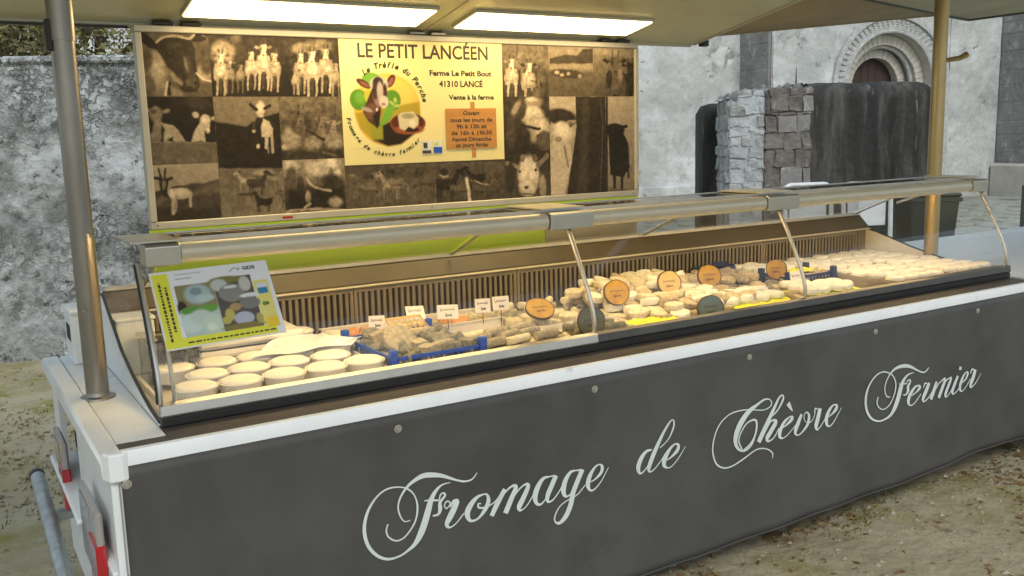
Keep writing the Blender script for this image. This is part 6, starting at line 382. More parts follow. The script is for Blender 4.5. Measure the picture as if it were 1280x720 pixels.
  ((0.63,0.364,0.882,0.127),0.55,0.22,0.1,[('p',[(0.637,0.297),(0.72,0.316),(0.792,0.312),(0.822,0.341),(0.886,0.349),(0.885,0.279),(0.636,0.274)],0.16,0.004),('p',[(0.636,0.269),(0.885,0.275),(0.884,0.255),(0.636,0.246)],0.5,0.01),('p',[(0.635,0.234),(0.884,0.238),(0.882,0.12),(0.633,0.12)],0.26,0.02),('e',(0.732,0.23,0.095,-0.006,-0.002,-0.019),0.14,0.4),('e',(0.675,0.235,0.014,0,0,-0.009),0.6,0.3),('e',(0.74,0.23,0.011,0,-0.001,-0.009),0.55,0.3),('e',(0.805,0.219,0.013,0,0,-0.01),0.5,0.3),('e',(0.703,0.224,0.013,0,0,-0.008),0.55,0.25)]),
  ((0.882,0.364,1.136,0.127),0.4,0.24,0.12,[('p',[(0.886,0.355),(1.132,0.355),(1.132,0.313),(0.885,0.32)],0.52,0.02),('p',[(1.068,0.233),(1.148,0.234),(1.16,0.183),(1.151,0.144),(1.063,0.144),(1.055,0.183)],0.0864,0.003),('p',[(1.076,0.161),(1.095,0.161),(1.09,0.06),(1.077,0.06)],0.096,0.0025),('p',[(1.129,0.161),(1.148,0.161),(1.143,0.06),(1.13,0.06)],0.096,0.0025),('p',[(1.095,0.155),(1.123,0.155),(1.115,0.071),(1.102,0.071)],0.03,0.004),('p',[(1.09,0.25),(1.125,0.25),(1.141,0.195),(1.122,0.172),(1.092,0.172),(1.074,0.194)],0.108,0.003),('p',[(1.087,0.273),(1.063,0.282),(1.049,0.273),(1.071,0.264)],0.05,0.002),('p',[(1.128,0.273),(1.153,0.284),(1.168,0.275),(1.144,0.265)],0.05,0.002),('l',[(1.098,0.283),(1.093,0.308)],0.2,0.0058),('l',[(1.118,0.283),(1.124,0.308)],0.2,0.0058),('p',[(1.089,0.285),(1.127,0.286),(1.131,0.27),(1.122,0.244),(1.117,0.231),(1.098,0.231),(1.093,0.244),(1.084,0.269)],0.12,0.002),('p',[(1.09,0.286),(1.102,0.286),(1.1,0.261),(1.093,0.244),(1.085,0.269)],0.072,0.003),('e',(1.093,0.268,0.004,0.001,0,-0.002),0.03,0.25),('e',(1.122,0.269,0.005,0,0,-0.003),0.03,0.25),('e',(1.107,0.236,0.008,0,0,-0.004),0.054,0.4),('l',[(1.102,0.233),(1.113,0.233)],0.05,0.0021),('p',[(0.961,0.239),(1.067,0.24),(1.083,0.173),(1.071,0.12),(0.955,0.12),(0.944,0.172)],0.216,0.003),('p',[(0.972,0.143),(0.997,0.143),(0.99,0.008),(0.973,0.009)],0.24,0.0025),('p',[(1.042,0.143),(1.067,0.143),(1.06,0.007),(1.042,0.008)],0.24,0.0025),('p',[(0.997,0.135),(1.034,0.135),(1.023,0.023),(1.006,0.023)],0.075,0.004),('p',[(0.991,0.261),(1.037,0.262),(1.057,0.188),(1.032,0.158),(0.994,0.158),(0.969,0.187)],0.27,0.003),('p',[(0.987,0.292),(0.955,0.304),(0.936,0.292),(0.966,0.28)],0.1,0.002),('p',[(1.041,0.293),(1.074,0.307),(1.093,0.295),(1.062,0.281)],0.1,0.002),('l',[(1.001,0.305),(0.996,0.338)],0.23,0.0078),('l',[(1.028,0.306),(1.036,0.339)],0.23,0.0078),('p',[(0.99,0.309),(1.039,0.31),(1.045,0.289),(1.033,0.254),(1.026,0.236),(1.001,0.236),(0.995,0.254),(0.984,0.287)],0.3,0.002),('p',[(0.99,0.309),(1.007,0.309),(1.004,0.276),(0.995,0.254),(0.985,0.287)],0.18,0.003),('e',(0.995,0.286,0.006,0,0,-0.004),0.03,0.25),('e',(1.033,0.287,0.006,0,0,-0.004),0.03,0.25),('e',(1.014,0.243,0.01,0,0,-0.005),0.135,0.4),('l',[(1.006,0.239),(1.021,0.239)],0.05,0.0028),('e',(0.978,0.209,0.018,0,-0.001,-0.041),0.08,0.25),('e',(1.044,0.222,0.016,0,0,-0.036),0.42,0.25)]),
  ((0.382,0.127,0.63,-0.118),0.14,0.1,0.15,[('e',(0.538,0.097,0.056,0,-0.001,-0.034),0.5,0.4),('e',(0.536,0.04,0.065,-0.001,-0.001,-0.046),0.75,0.3),('e',(0.563,-0.029,0.031,-0.01,-0.026,-0.054),0.55,0.3),('e',(0.57,-0.006,0.061,-0.03,-0.029,-0.04),0.7,0.4),('e',(0.462,0.075,0.041,0,-0.002,-0.057),0.2,0.25),('e',(0.448,0.075,0.014,-0.007,-0.028,-0.039),0.5,0.4),('l',[(0.48,0.001),(0.542,-0.015),(0.577,-0.018)],0.06,0.0103),('e',(0.566,-0.05,0.01,0,0,-0.009),0.08,0.25),('e',(0.418,-0.026,0.027,-0.001,-0.002,-0.08),0.2,0.25),('e',(0.597,-0.076,0.042,-0.001,-0.002,-0.047),0.25,0.25),('e',(0.532,0.114,0.03,0,-0.001,-0.011),0.75,0.25)]),
  ((0.382,-0.118,0.63,-0.35),0.1,0.22,0.12,[('e',(0.508,-0.224,0.059,-0.003,-0.002,-0.088),0.8,0.25),('e',(0.5,-0.282,0.05,-0.003,-0.001,-0.042),0.72,0.3),('e',(0.476,-0.148,0.014,0,-0.001,-0.018),0.4,0.25),('e',(0.545,-0.15,0.014,-0.001,0,-0.019),0.35,0.25),('l',[(0.454,-0.187),(0.393,-0.168)],0.45,0.0206),('l',[(0.559,-0.186),(0.612,-0.141)],0.4,0.0229),('e',(0.46,-0.208,0.007,-0.001,0,-0.007),0.08,0.25),('e',(0.548,-0.205,0.007,0,0,-0.007),0.08,0.25),('e',(0.493,-0.282,0.012,0,0,-0.007),0.2,0.25),('e',(0.499,-0.311,0.028,-0.002,0,-0.004),0.2,0.25),('e',(0.584,-0.286,0.02,-0.001,-0.001,-0.059),0.5,0.25),('e',(0.412,-0.232,0.021,-0.001,-0.003,-0.069),0.12,0.25)]),
  ((0.63,0.127,0.953,-0.35),0.66,0.5,0.05,[('p',[(0.778,0.127),(0.969,0.127),(0.967,-0.037),(0.987,-0.344),(0.721,-0.329),(0.762,-0.128),(0.783,-0.01)],0.1,0.003),('p',[(0.818,0.127),(0.863,0.127),(0.841,-0.324),(0.781,-0.321)],0.17,0.02),('l',[(0.923,0.12),(0.936,-0.036),(0.917,-0.316)],0.2,0.0092),('e',(0.699,0.033,0.086,-0.014,-0.008,-0.037),0.09,0.3),('l',[(0.63,0.004),(0.631,0.051),(0.657,0.05)],0.1,0.0138),('p',[(0.627,-0.1),(0.669,-0.043),(0.741,-0.056),(0.754,-0.175),(0.706,-0.326),(0.622,-0.322)],0.72,0.006),('e',(0.705,-0.038,0.051,0.023,0.033,-0.047),0.82,0.25),('l',[(0.735,0.009),(0.772,0.014)],0.5,0.0161),('e',(0.75,-0.003,0.011,-0.001,-0.001,-0.012),0.3,0.25),('e',(0.676,-0.066,0.02,-0.001,-0.001,-0.012),0.5,0.25),('l',[(0.711,-0.103),(0.731,-0.198)],0.45,0.0115)]),
  ((0.953,0.127,1.136,-0.35),0.64,0.42,0.05,[('p',[(0.954,0.127),(0.969,0.127),(0.964,-0.343),(0.948,-0.342)],0.12,0.003),('e',(1.006,-0.032,0.063,-0.001,0,-0.031),0.05,0.2),('l',[(0.937,-0.006),(0.983,-0.025)],0.05,0.0161),('l',[(1.038,-0.02),(1.08,-0.015)],0.05,0.0161),('p',[(0.968,-0.013),(1.045,-0.014),(1.092,-0.101),(1.099,-0.213),(1.059,-0.261),(0.98,-0.245),(0.974,-0.11)],0.05,0.004),('l',[(1.004,-0.221),(1.006,-0.327)],0.05,0.0172),('l',[(1.051,-0.223),(1.051,-0.323)],0.06,0.0138),('l',[(1.084,-0.163),(1.091,-0.262)],0.07,0.0115),('p',[(0.972,-0.306),(1.123,-0.326),(1.123,-0.349),(0.972,-0.341)],0.3,0.01),('e',(1.108,-0.163,0.013,-0.001,-0.001,-0.075),0.5,0.25)]),
]
# ================================================================== SETTING
def az(a): return Vector((math.sin(R(a)), math.cos(R(a)), 0))
# ground: one sheet, finer close by
def ground():
    xs = [-160, -60, -20, -8]+[i*.25-4 for i in range(0, 57)]+[10+i*.8 for i in range(1, 22)]+[34, 60, 180]
    ys = [-120, -40, -12, -4]+[i*.25-2 for i in range(0, 49)]+[10+i*.8 for i in range(1, 12)]+[24, 50, 170]
    v = []
    for y in ys:
        for x in xs:
            z = .035*fbm((x*.45, y*.45, 0), 3)+.012*fbm((x*2.2, y*2.2, 5), 3) if -8 < x < 27 and -4 < y < 19 else 0
            v.append((x, y, z-.01))
    W = len(xs); f = [(j*W+i, j*W+i+1, (j+1)*W+i+1, (j+1)*W+i) for j in range(len(ys)-1) for i in range(W-1)]
    mb = MB(); mb.v = v; mb.f = f
    return tag(part('ground', mb, 'ground', smooth=True), kind='structure')
ground()
def gz(x, y): return .035*fbm((x*.45, y*.45, 0), 3)+.012*fbm((x*2.2, y*2.2, 5), 3)-.01
def scatter(name, label, n, region, fn, m):
    mb = MB()
    for i in range(n):
        p = region(i)
        if p is None: continue
        fn(mb, p[0], p[1], gz(*p[:2]))
    tag(part(name, mb, m), label, name.replace('_', ' '), kind='stuff')
def reg(i):
    k = random.random()
    if k < .42: x, y = random.uniform(1.2, 6.5), random.uniform(1.2, 2.5)
    elif k < .75: x, y = random.uniform(-1.6, .9), random.uniform(1.8, 7.6)
    else: x, y = random.uniform(-4, 12), random.uniform(-1, 9)
    if .3 < x < 6.2 and 2.5 < y < 3.8: return None
    return (x, y)
def peb(mb, x, y, z):
    r = random.uniform(.002, .007)*(2.6 if random.random() < .06 else 1); a = random.random()*6
    vs = [(x+math.cos(a+k*1.257)*r*random.uniform(.7, 1.2), y+math.sin(a+k*1.257)*r*random.uniform(.7, 1.2), z+r*.1) for k in range(5)]
    mb.add(vs+[(x, y, z+r*.75)], [(k, (k+1) % 5, 5) for k in range(5)])
def leaf(mb, x, y, z):
    # leaves gather in drifts
    if fbm((x*1.3, y*1.3, 3), 3) < .12 and random.random() < .93: return
    r = random.uniform(.008, .02); a = random.random()*6; ca, sa = math.cos(a), math.sin(a); t = random.uniform(-.6, .6)*r
    mb.add([(x-ca*r, y-sa*r, z+.004), (x-sa*r*.45, y+ca*r*.45, z+.006+abs(t)), (x+ca*r, y+sa*r, z+.008), (x+sa*r*.45, y-ca*r*.45, z+.005)], [(0, 1, 2), (0, 2, 3)])
def moss(mb, x, y, z):
    if fbm((x*.9, y*.9, 9), 3) < (.02 if x < .6 else .22): return
    for k in range(4):
        a = random.random()*6; r = random.uniform(.006, .02); h = random.uniform(.006, .022); xx, yy = x+random.gauss(0, .012), y+random.gauss(0, .012)
        mb.add([(xx-math.cos(a)*r*.3, yy-math.sin(a)*r*.3, z), (xx+math.cos(a)*r*.3, yy+math.sin(a)*r*.3, z), (xx+r*.4, yy-r*.3, z+h)], [(0, 1, 2)])
scatter('gravel', 'fine pale gravel strewn over the dirt ground', 15000, reg, peb, 'pebble')
scatter('leaf_litter', 'brown dry leaf litter drifting over the dirt ground', 15000, reg, leaf, 'dry')
scatter('moss', 'olive moss tufts in patches on the dirt ground', 9000, reg, moss, 'moss')
# worn paving in front of the church
mb = MB()
for i in range(15):
    for j in range(34):
        x = 8.5+j*.5+random.uniform(-.04, .04)+(i % 2)*.25; y = 4.6+i*.55-.22*j*.5+random.uniform(-.04, .04)+2.2
        h = random.uniform(.004, .03)
        mb.box(x, x+random.uniform(.42, .47), y, y+random.uniform(.44, .5), -.06, gz(x, y)+h+.01, rz=random.uniform(-.08, .08), c=.012)
tag(part('paving', mb, 'cobble'), kind='structure')

# ---- left weathered wall
def wall_sheet(name, P0, u, nn, s0, s1, z0, z1, ds, dz, thick, amp, m, seed, label, cat, top=.03):
    """thick wall with a relief face; nn points to the back"""
    S_ = int((s1-s0)/ds)+1; Z_ = int((z1-z0)/dz)+1; mb = MB(); vs = []
    for j in range(Z_):
        for i in range(S_):
            s = s0+(s1-s0)*i/(S_-1); z = z0+(z1-z0)*j/(Z_-1)
            d = amp*(fbm((s*1.2+seed, z*1.2, 0), 3)+.55*fbm((s*4.5, z*4.5, seed), 4)+.35*abs(fbm((s*11, z*13, seed+3), 3)))
            zz = z+(top*fbm((s*1.7, seed, 0), 3) if j == Z_-1 else 0)
            p = P0+u*s-nn*d; vs.append((p.x, p.y, zz))
    n0 = len(vs); fs = [(j*S_+i, j*S_+i+1, (j+1)*S_+i+1, (j+1)*S_+i) for j in range(Z_-1) for i in range(S_-1)]
    # top and sides and back
    for i in range(S_):
        b = Vector(vs[(Z_-1)*S_+i])+nn*thick; vs.append(tuple(b))
    fs += [((Z_-1)*S_+i, (Z_-1)*S_+i+1, n0+i+1, n0+i) for i in range(S_-1)]
    n1 = len(vs)
    for i in range(S_):
        b = vs[n0+i]; vs.append((b[0], b[1], z0))
    fs += [(n0+i, n0+i+1, n1+i+1, n1+i) for i in range(S_-1)]
    for e in (0, S_-1):
        col = [j*S_+e for j in range(Z_)]+[n0+e, n1+e]; fs.append(tuple(col if e else reversed(col)))
    mb.v = vs; mb.f = fs
    return mb
W0 = Vector((.6, 7.9, 0)); wu = az(114); wn = az(24)
lw = thing('stone_wall', tuple(W0), 'long weathered plastered rubble wall with pale top, behind the trailer on the left', 'wall')
part('wall_face', wall_sheet('w', W0, wu, wn, -5, 3.6, -.1, 2.25, .028, .028, .5, .035, 'plaster', 3, '', ''), 'plaster', lw, smooth=True)
def rock(r, seed, fl=.5):
    mb = MB(); b = bmesh.new(); bmesh.ops.create_icosphere(b, subdivisions=2, radius=1)
    for v in b.verts:
        q = 1+.35*noise.noise(v.co*1.1+Vector((seed*7.1, 0, 0))); v.co *= q
    mb.add([(v.co.x*r, v.co.y*r*fl, v.co.z*r*.75) for v in b.verts], [[v.index for v in f.verts] for f in b.faces]); b.free(); return mb
rocks = [mesh('stone', rock(1, k), 'rubble', True) for k in range(5)]
for i in range(150):
    s = random.uniform(-1.4, 1.6); z = random.uniform(.02, 1.95); r = random.uniform(.03, .09)
    p = wu*s+wn*(.028+.1*r); inst('stone', random.choice(rocks), lw, (p.x, p.y, z), (0, random.uniform(-.5, .5), R(-24)), (r, r*.8, r*random.uniform(.6, 1)))
ORG[lw.name] = W0
# coping of long render blocks
cp = MB()
for i in range(7):
    s0 = -5+i*1.24
    cp2 = MB().box(s0, s0+1.225, -.05, .52, 2.235, 2.29, c=.015)
    mtx = Matrix.Translation(W0) @ Matrix.Rotation(R(-24), 4, 'Z'); cp2.xf(mtx)
    part('coping', cp2, 'plaster', lw)

# ---- trees behind that wall
def tree(loc, h, r, seed, label, lm, n=5200, leafr=.05):
    rnd = random.Random(seed)
    t = thing('tree', loc, label, 'tree', 'trees rising behind the left wall')
    tr = MB(); top = Vector((rnd.uniform(-.2, .2), 0, h*.75)); tr.tube([(0, 0, -.1), (.03, 0, h*.25), tuple(top*.6), tuple(top)], [.11, .085, .06, .03], 8)
    tips = []
    for k in range(11):
        a = rnd.uniform(0, 6.28); z = rnd.uniform(.3, .75)*h; e = Vector((math.cos(a)*r*rnd.uniform(.5, .9), math.sin(a)*r*rnd.uniform(.5, .9), z+rnd.uniform(.2, .7)))
        tr.tube([(0, 0, z*.85), tuple((e+Vector((0, 0, z)))*.5), tuple(e)], [.04, .025, .01], 5); tips.append(e)
    part('trunk', tr, 'trunk', t, world=False, smooth=True)
    cr = MB(); V, F = [], []
    for k in range(n):
        c = rnd.choice(tips); q = Vector((rnd.gauss(0, 1), rnd.gauss(0, 1), rnd.gauss(0, .9)))*r*.27+c; q.z = max(.9, q.z)
        a = Vector((rnd.gauss(0, 1), rnd.gauss(0, 1), rnd.gauss(0, 1))).normalized(); b = a.orthogonal().normalized(); l = leafr*rnd.uniform(.6, 1.3)
        o = len(V); V += [tuple(q-a*l), tuple(q+b*l*.5), tuple(q+a*l), tuple(q-b*l*.5)]; F.append((o, o+1, o+2, o+3))
    cr.v = V; cr.f = F; part('crown', cr, lm, t, world=False, fix=False); return t
_d = ['brown green ivy clad tree behind the far left of the wall', 'dense olive tree behind the wall, seen left of the front steel pole',
      'olive tree behind the wall, seen between the steel pole and the photo board', 'sparse tree behind the wall with pale sky showing through by the photo board corner', 'olive tree hidden mostly behind the photo board']
for i, (s, d, h) in enumerate([(-3.4, 3.0, 4.8), (-1.5, 2.4, 4.9), (-.2, 2.6, 4.7), (1.5, 2.7, 3.95), (3.2, 2.8, 4.0)]):
    p = W0+wu*s+wn*d; tree((p.x, p.y, 0), h, 1.5, 20+i, _d[i], 'leaf' if i % 2 else 'leaf2', n=(17000 if i < 3 else 7000), leafr=.034)

# ---- church
F0 = Vector((20, 12.7, 0)); cu_ = az(105); cn = az(15)
CM = Matrix(((cu_.x, cn.x, 0, F0.x), (cu_.y, cn.y, 0, F0.y), (0, 0, 1, 0), (0, 0, 0, 1)))   # (s, depth, z) -> world
church = thing('church', (20, 12.7, 0), 'pale plastered stone church front with round arched portal on the right', 'church')
def ch(name, mb, m, parent=None, smooth=False, bevel=0): mb.xf(CM); return part(name, mb, m, parent or church, smooth, True, bevel)
SC, ZC = -2.04, 2.52       # portal centre
# facade with the portal opening cut out: strips left, right, above
def arch_wall(r, s0, s1, z1, y0, y1, n=28):
    """wall slab with an arched opening (radius r, springing ZC) between s0 and s1"""
    mb = MB(); ang = [math.pi*k/n for k in range(n+1)]; arc = [(SC-r*math.cos(a), ZC+r*math.sin(a)) for a in ang]
    out = []
    for (x, z) in arc:
        dx, dz = x-SC, z-ZC; t = 9e9
        if dx > 1e-6: t = min(t, (s1-SC)/dx)
        if dx < -1e-6: t = min(t, (s0-SC)/dx)
        if dz > 1e-6: t = min(t, (z1-ZC)/dz)
        out.append((SC+dx*t, ZC+dz*t))
    for k in range(n):
        a, b, c, d = arc[k], arc[k+1], out[k+1], out[k]
        mb.add([(p[0], y, p[1]) for y in (y0, y1) for p in (a, b, c, d)], [(0, 1, 2, 3), (7, 6, 5, 4), (0, 4, 5, 1)])
        if (abs(c[0]-s0) < 1e-6 or abs(c[0]-s1) < 1e-6) != (abs(d[0]-s0) < 1e-6 or abs(d[0]-s1) < 1e-6):
            cx = s0 if min(c[0], d[0]) < SC else s1
            mb.add([(c[0], y0, c[1]), (d[0], y0, d[1]), (cx, y0, z1)], [(0, 1, 2)])
    mb.box(s0, SC-r, y0, y1, -.2, ZC); mb.box(SC+r, s1, y0, y1, -.2, ZC)
    mb.box(s0, s1, y0, y1, z1, 9)
    return mb
ch('wall', arch_wall(1.40, -5.0, .9, 5.0, 0, .3), 'church')
ch('wall', MB().box(-30, -5.0, 1.2, 1.9, -.2, 9), 'church')
def relief(s0, s1, z0, z1, y, amp, seed, ds=.09):
    mb = MB(); a = int((s1-s0)/ds)+1; b = int((z1-z0)/ds)+1
    vs = [(s0+(s1-s0)*i/a, y-.012-amp*max(0, .3+fbm((s0+(s1-s0)*i/a*1.7+seed, (z0+(z1-z0)*j/b)*1.7, seed), 5)), z0+(z1-z0)*j/b) for j in range(b+1) for i in range(a+1)]
    mb.add(vs, [(j*(a+1)+i, j*(a+1)+i+1, (j+1)*(a+1)+i+1, (j+1)*(a+1)+i) for j in range(b) for i in range(a)]); return mb
ch('wall_plaster', relief(-16, -5.02, -.1, 6, 1.2, .03, 4), 'church', smooth=True)
ch('wall_plaster', relief(-4.98, -3.5, -.1, 6, 0, .025, 8), 'church', smooth=True)
ch('wall_plaster', relief(-.5, .88, -.1, 6, 0, .025, 12), 'church', smooth=True)
# projecting bay's left flank and right buttress in grey stone blocks
ch('buttress', MB().box(-5.0, -4.86, .02, 1.25, -.2, 9), 'churchd')
def blocks(parent, s0, s1, y, z0, z1, m, hh, wmin, wmax, name, face='y', jut=.03, conv=None):
    z = z0; base = []
    while z < z1-.02:
        h = min(hh*random.uniform(.7, 1.35), z1-z); s = s0
        while s < s1-.02:
            wd = random.uniform(wmin, wmax)
            if s1-s-wd < wmin*.5: wd = s1-s
            g = random.uniform(.003, .007); j = random.uniform(.3, 1)*jut
            mb = MB()
            if face == 'y': mb.box(s+g, s+wd-g, y-j, y+.05, z+g, z+h-g, c=.011)
            else: mb.box(y-j, y+.05, s+g, s+wd-g, z+g, z+h-g, c=.018)
            q_ = .017 if jut > .015 else .003; mb.v = [(a+random.uniform(-q_, q_), b+random.uniform(-q_, q_), c+random.uniform(-q_, q_)) for a, b, c in mb.v]
            if conv and random.random() < .22: mm_ = 'rubble' if m == 'lime_st' else 'churchd'
            else: mm_ = m
            conv(name, mb, mm_, parent) if conv else ch(name, mb, m, parent)
            s += wd
        z += h
fl = ch('buttress_flank', MB().box(-5.05, -5.0, .03, 1.19, -.2, 9), 'churchd')
blocks(fl, .02, 1.18, -5.05, -.1, 5.6, 'churchd', .34, .35, .95, 'stone_block', 'x', .010)
bt = ch('buttress', MB().box(.9, 3.6, -1.6, .3, -.2, 9), 'churchd')
blocks(bt, -1.58, -.03, .9, .75, 5.4, 'churchd', .33, .4, .9, 'stone_block', 'x', .012)
blocks(bt, .92, 3.5, -1.6, .75, 5.4, 'churchd', .33, .5, .9, 'stone_block', 'y', .012)
ch('plinth', MB().box(.72, 3.8, -1.78, -.04, -.2, .72, c=.05), 'smooth')
ch('plinth', MB().box(-30, -5.1, 1.05, 1.19, -.2, .45, c=.03), 'church')
# portal: stepped rings running inward
portal = thing('church_portal', tuple(CM @ Vector((SC, 0, 0))), 'deep round arched stone doorway with carved outer band, seen above the blackened wall', 'portal')
def ring(r0, r1, y0, y1, a0=0, a1=math.pi, n=30, jamb=True):
    mb = MB(); N = n; vs = []
    for k in range(N+1):
        a = a0+(a1-a0)*k/N
        for r, y in ((r0, y0), (r1, y0), (r1, y1), (r0, y1)): vs.append((SC-r*math.cos(a), y, ZC+r*math.sin(a)))
    fs = []
    for k in range(N):
        for q in range(4): fs.append((k*4+q, k*4+(q+1) % 4, (k+1)*4+(q+1) % 4, (k+1)*4+q))
    fs += [(0, 1, 2, 3), (N*4+3, N*4+2, N*4+1, N*4)]
    mb.add(vs, fs)
    if jamb:
        for sg in (-1, 1): mb.box(SC+sg*r0, SC+sg*r1, y0, y1, -.2, ZC-.004)
    return mb
ch('outer_moulding', ring(1.40, 1.50, -.10, .02), 'carved', portal)
cb = ch('carved_band', ring(1.17, 1.395, -.03, .10), 'carved', portal)
for k in range(33):    # leaf scrolls of the carved band
    a = math.pi*(k+.5)/33; mb = MB(); c = Vector((SC-1.283*math.cos(a), -.035, ZC+1.283*math.sin(a)))
    for q in range(3):
        rr = .05-.012*q; o = Vector((math.cos(a)*(-.05+.05*q), 0, -math.sin(a)*(-.05+.05*q)))
        rk = rock(rr, k*3+q, .7); rk.v = [(x+c.x+o.x, y+c.y, z+c.z+o.z) for x, y, z in rk.v]; mb.add(rk.v, rk.f)
    ch('carved_leaf', mb, 'carved', cb, smooth=True)
ch('roll_moulding', MB().tube([(SC-1.13*math.cos(math.pi*k/30), .0, ZC+1.13*math.sin(math.pi*k/30)) for k in range(31)], .045, 8), 'carved', portal, smooth=True)
ch('order', ring(1.085, 1.17, .02, .34), 'smooth', portal)
def voussoirs(r0, r1, y0, y1, n, parent, m='smooth'):
    for k in range(n):
        a0 = math.pi*(k+.035)/n; a1 = math.pi*(k+.965)/n
        ch('voussoir', ring(r0, r1, y0+random.uniform(-.008, .008), y1, a0, a1, 3, False), m, parent)
v1 = ch('order', ring(.885, 1.08, .34, .745), 'smooth', portal); ch('back_wall', MB().box(SC-1.35, SC+1.35, .81, .95, -.1, 4.3), 'smooth', portal); voussoirs(.86, 1.07, .22, .335, 23, v1)
ch('roll_moulding', MB().tube([(SC-.835*math.cos(math.pi*k/30), .36, ZC+.835*math.sin(math.pi*k/30)) for k in range(31)], .05, 8), 'carved', portal, smooth=True)
v2 = ch('order', ring(.62, .88, .62, .72), 'smooth', portal); voussoirs(.605, .80, .50, .61, 17, v2)
for sg in (-1, 1):
    ch('column', MB().tube([(SC+sg*.97, .25, 0), (SC+sg*.97, .25, ZC-.2)], .09, 12), 'smooth', portal, smooth=True)
dr = ch('door', MB().box(SC-.62, SC+.62, .76, .80, 0, ZC+.62), 'door', portal)
for k in range(6): ch('door_board', MB().box(SC-.60+k*.2, SC-.41+k*.2, .735, .76, 0, ZC+.6), 'door', dr)

# ---- ruined wall with blackened render
ru = thing('ruined_wall', (8.51, 7.94, 0), 'thick low ruined wall with rounded top, blackened render and a bare pale stone end', 'wall')
K = Vector((8.51, 7.94, 0)); rd = (Vector((10.17, 6.89, 0))-K).normalized(); rb = Vector((-rd.y, rd.x, 0))
RM = Matrix(((rd.x, rb.x, 0, K.x), (rd.y, rb.y, 0, K.y), (0, 0, 1, 0), (0, 0, 0, 1)))
def ruin(name, mb, m, parent=None, smooth=False, bevel=0): mb.xf(RM); return part(name, mb, m, parent or ru, smooth, True, bevel)
def hump(L0, L1, dep, zt, rr, n=34, m=26, seed=0, nx=.03, hole=False):
    """long rounded-top wall, relief on it; s along, y depth"""
    prof = [(0, -.1+(zt-rr+.1)*k/8) for k in range(9)]+[(rr-rr*math.cos(a), zt-rr+rr*math.sin(a)) for a in [math.pi/2*k/6 for k in range(1, 7)]]
    prof += [(dep-y, z) for y, z in reversed(prof)]
    mb = MB(); vs = []; N = n
    for i in range(N+1):
        t = i/N; s = L0+(L1-L0)*t
        for (y, z) in prof:
            e = 0
            for end in ((L1-s),):    # round the far end
                if end < rr: q = 1-end/rr; e = rr*(1-math.sqrt(max(0, 1-q*q)))
            z2 = min(z, zt-e*.9); yy = y
            d = nx*fbm((s*2.4+seed, yy*2, z*1.1), 4)
            vs.append((s, yy+(d if yy < dep/2 else -d), z2+(.02*fbm((s*3, yy*3, seed), 3) if z > zt-rr else 0)))
    P = len(prof); fs = [(i*P+k, i*P+k+1, (i+1)*P+k+1, (i+1)*P+k) for i in range(N) for k in range(P-1)]
    fs += [tuple(range(P)), tuple(reversed(range(N*P, N*P+P)))]
    mb.add(vs, fs); return mb
ruin('render_coat', hump(.54, 1.99, .75, 2.14, .20, 44, seed=2, nx=.055), 'render', smooth=True)
ruin('wall_core', MB().box(.012, .56, .012, .72, -.1, 2.06, c=.03), 'brown_st')
conv = lambda name, mb, m, parent: ruin(name, mb, m, parent)
# brown face blocks (front) and pale end blocks
blocks(ru, 0, .56, .02, -.05, 1.82, 'brown_st', .2, .12, .36, 'stone_block', 'y', .035, conv)
blocks(ru, .05, .56, .0, 1.82, 2.10, 'brown_st', .14, .16, .3, 'stone_block', 'y', .02, conv)
ruin('wall_core', MB().box(-.41, .010, .014, .72, -.1, 2.02, c=.03), 'lime_st')
blocks(ru, -.42, -.005, .02, -.05, 1.90, 'lime_st', .15, .10, .26, 'stone_block', 'y', .035, conv)
blocks(ru, -.34, -.005, .03, 1.90, 2.09, 'lime_st', .10, .10, .2, 'stone_block', 'y', .03, conv)
blocks(ru, 0.03, .70, -.41, -.05, 2.0, 'lime_st', .17, .12, .3, 'stone_block', 'x', .03, conv)
for k in range(26):     # crumbled crown of the end
    r = random.uniform(.04, .1); o = inst('rubble_stone', rocks[k % 5], ru); p = RM @ Vector(((ss_ := random.uniform(-.38, .6)), random.uniform(.03, .7), 2.08+min(0, ss_)*.25+random.uniform(-.02, .03)))-K
    o.location = p; o.rotation_euler = (random.random(), random.random(), random.random()*3); o.scale = (r, r, r*.8)
ruin('iron_spike', MB().tube([(.42, .2, 2.08), (.42, .2, 2.34)], [.012, .004], 6).tube([(.36, .2, 2.13), (.5, .2, 2.15)], .012, 6), 'dark')
wing = thing('wall_stub', (8.58, 9.04, 0), 'narrow dark streaked wall stub left of the bare stone end of the ruined wall', 'wall')
K2 = Vector((8.50, 8.98, 0)); WM = Matrix(((rd.x, rb.x, 0, K2.x), (rd.y, rb.y, 0, K2.y), (0, 0, 1, 0), (0, 0, 0, 1)))
mb = hump(0, .62, .5, 1.95, .12, 12, seed=9); mb.v = [(-s+.62, y, z) for s, y, z in mb.v]; mb.xf(WM); part('render_coat', mb, 'render', wing, smooth=True)

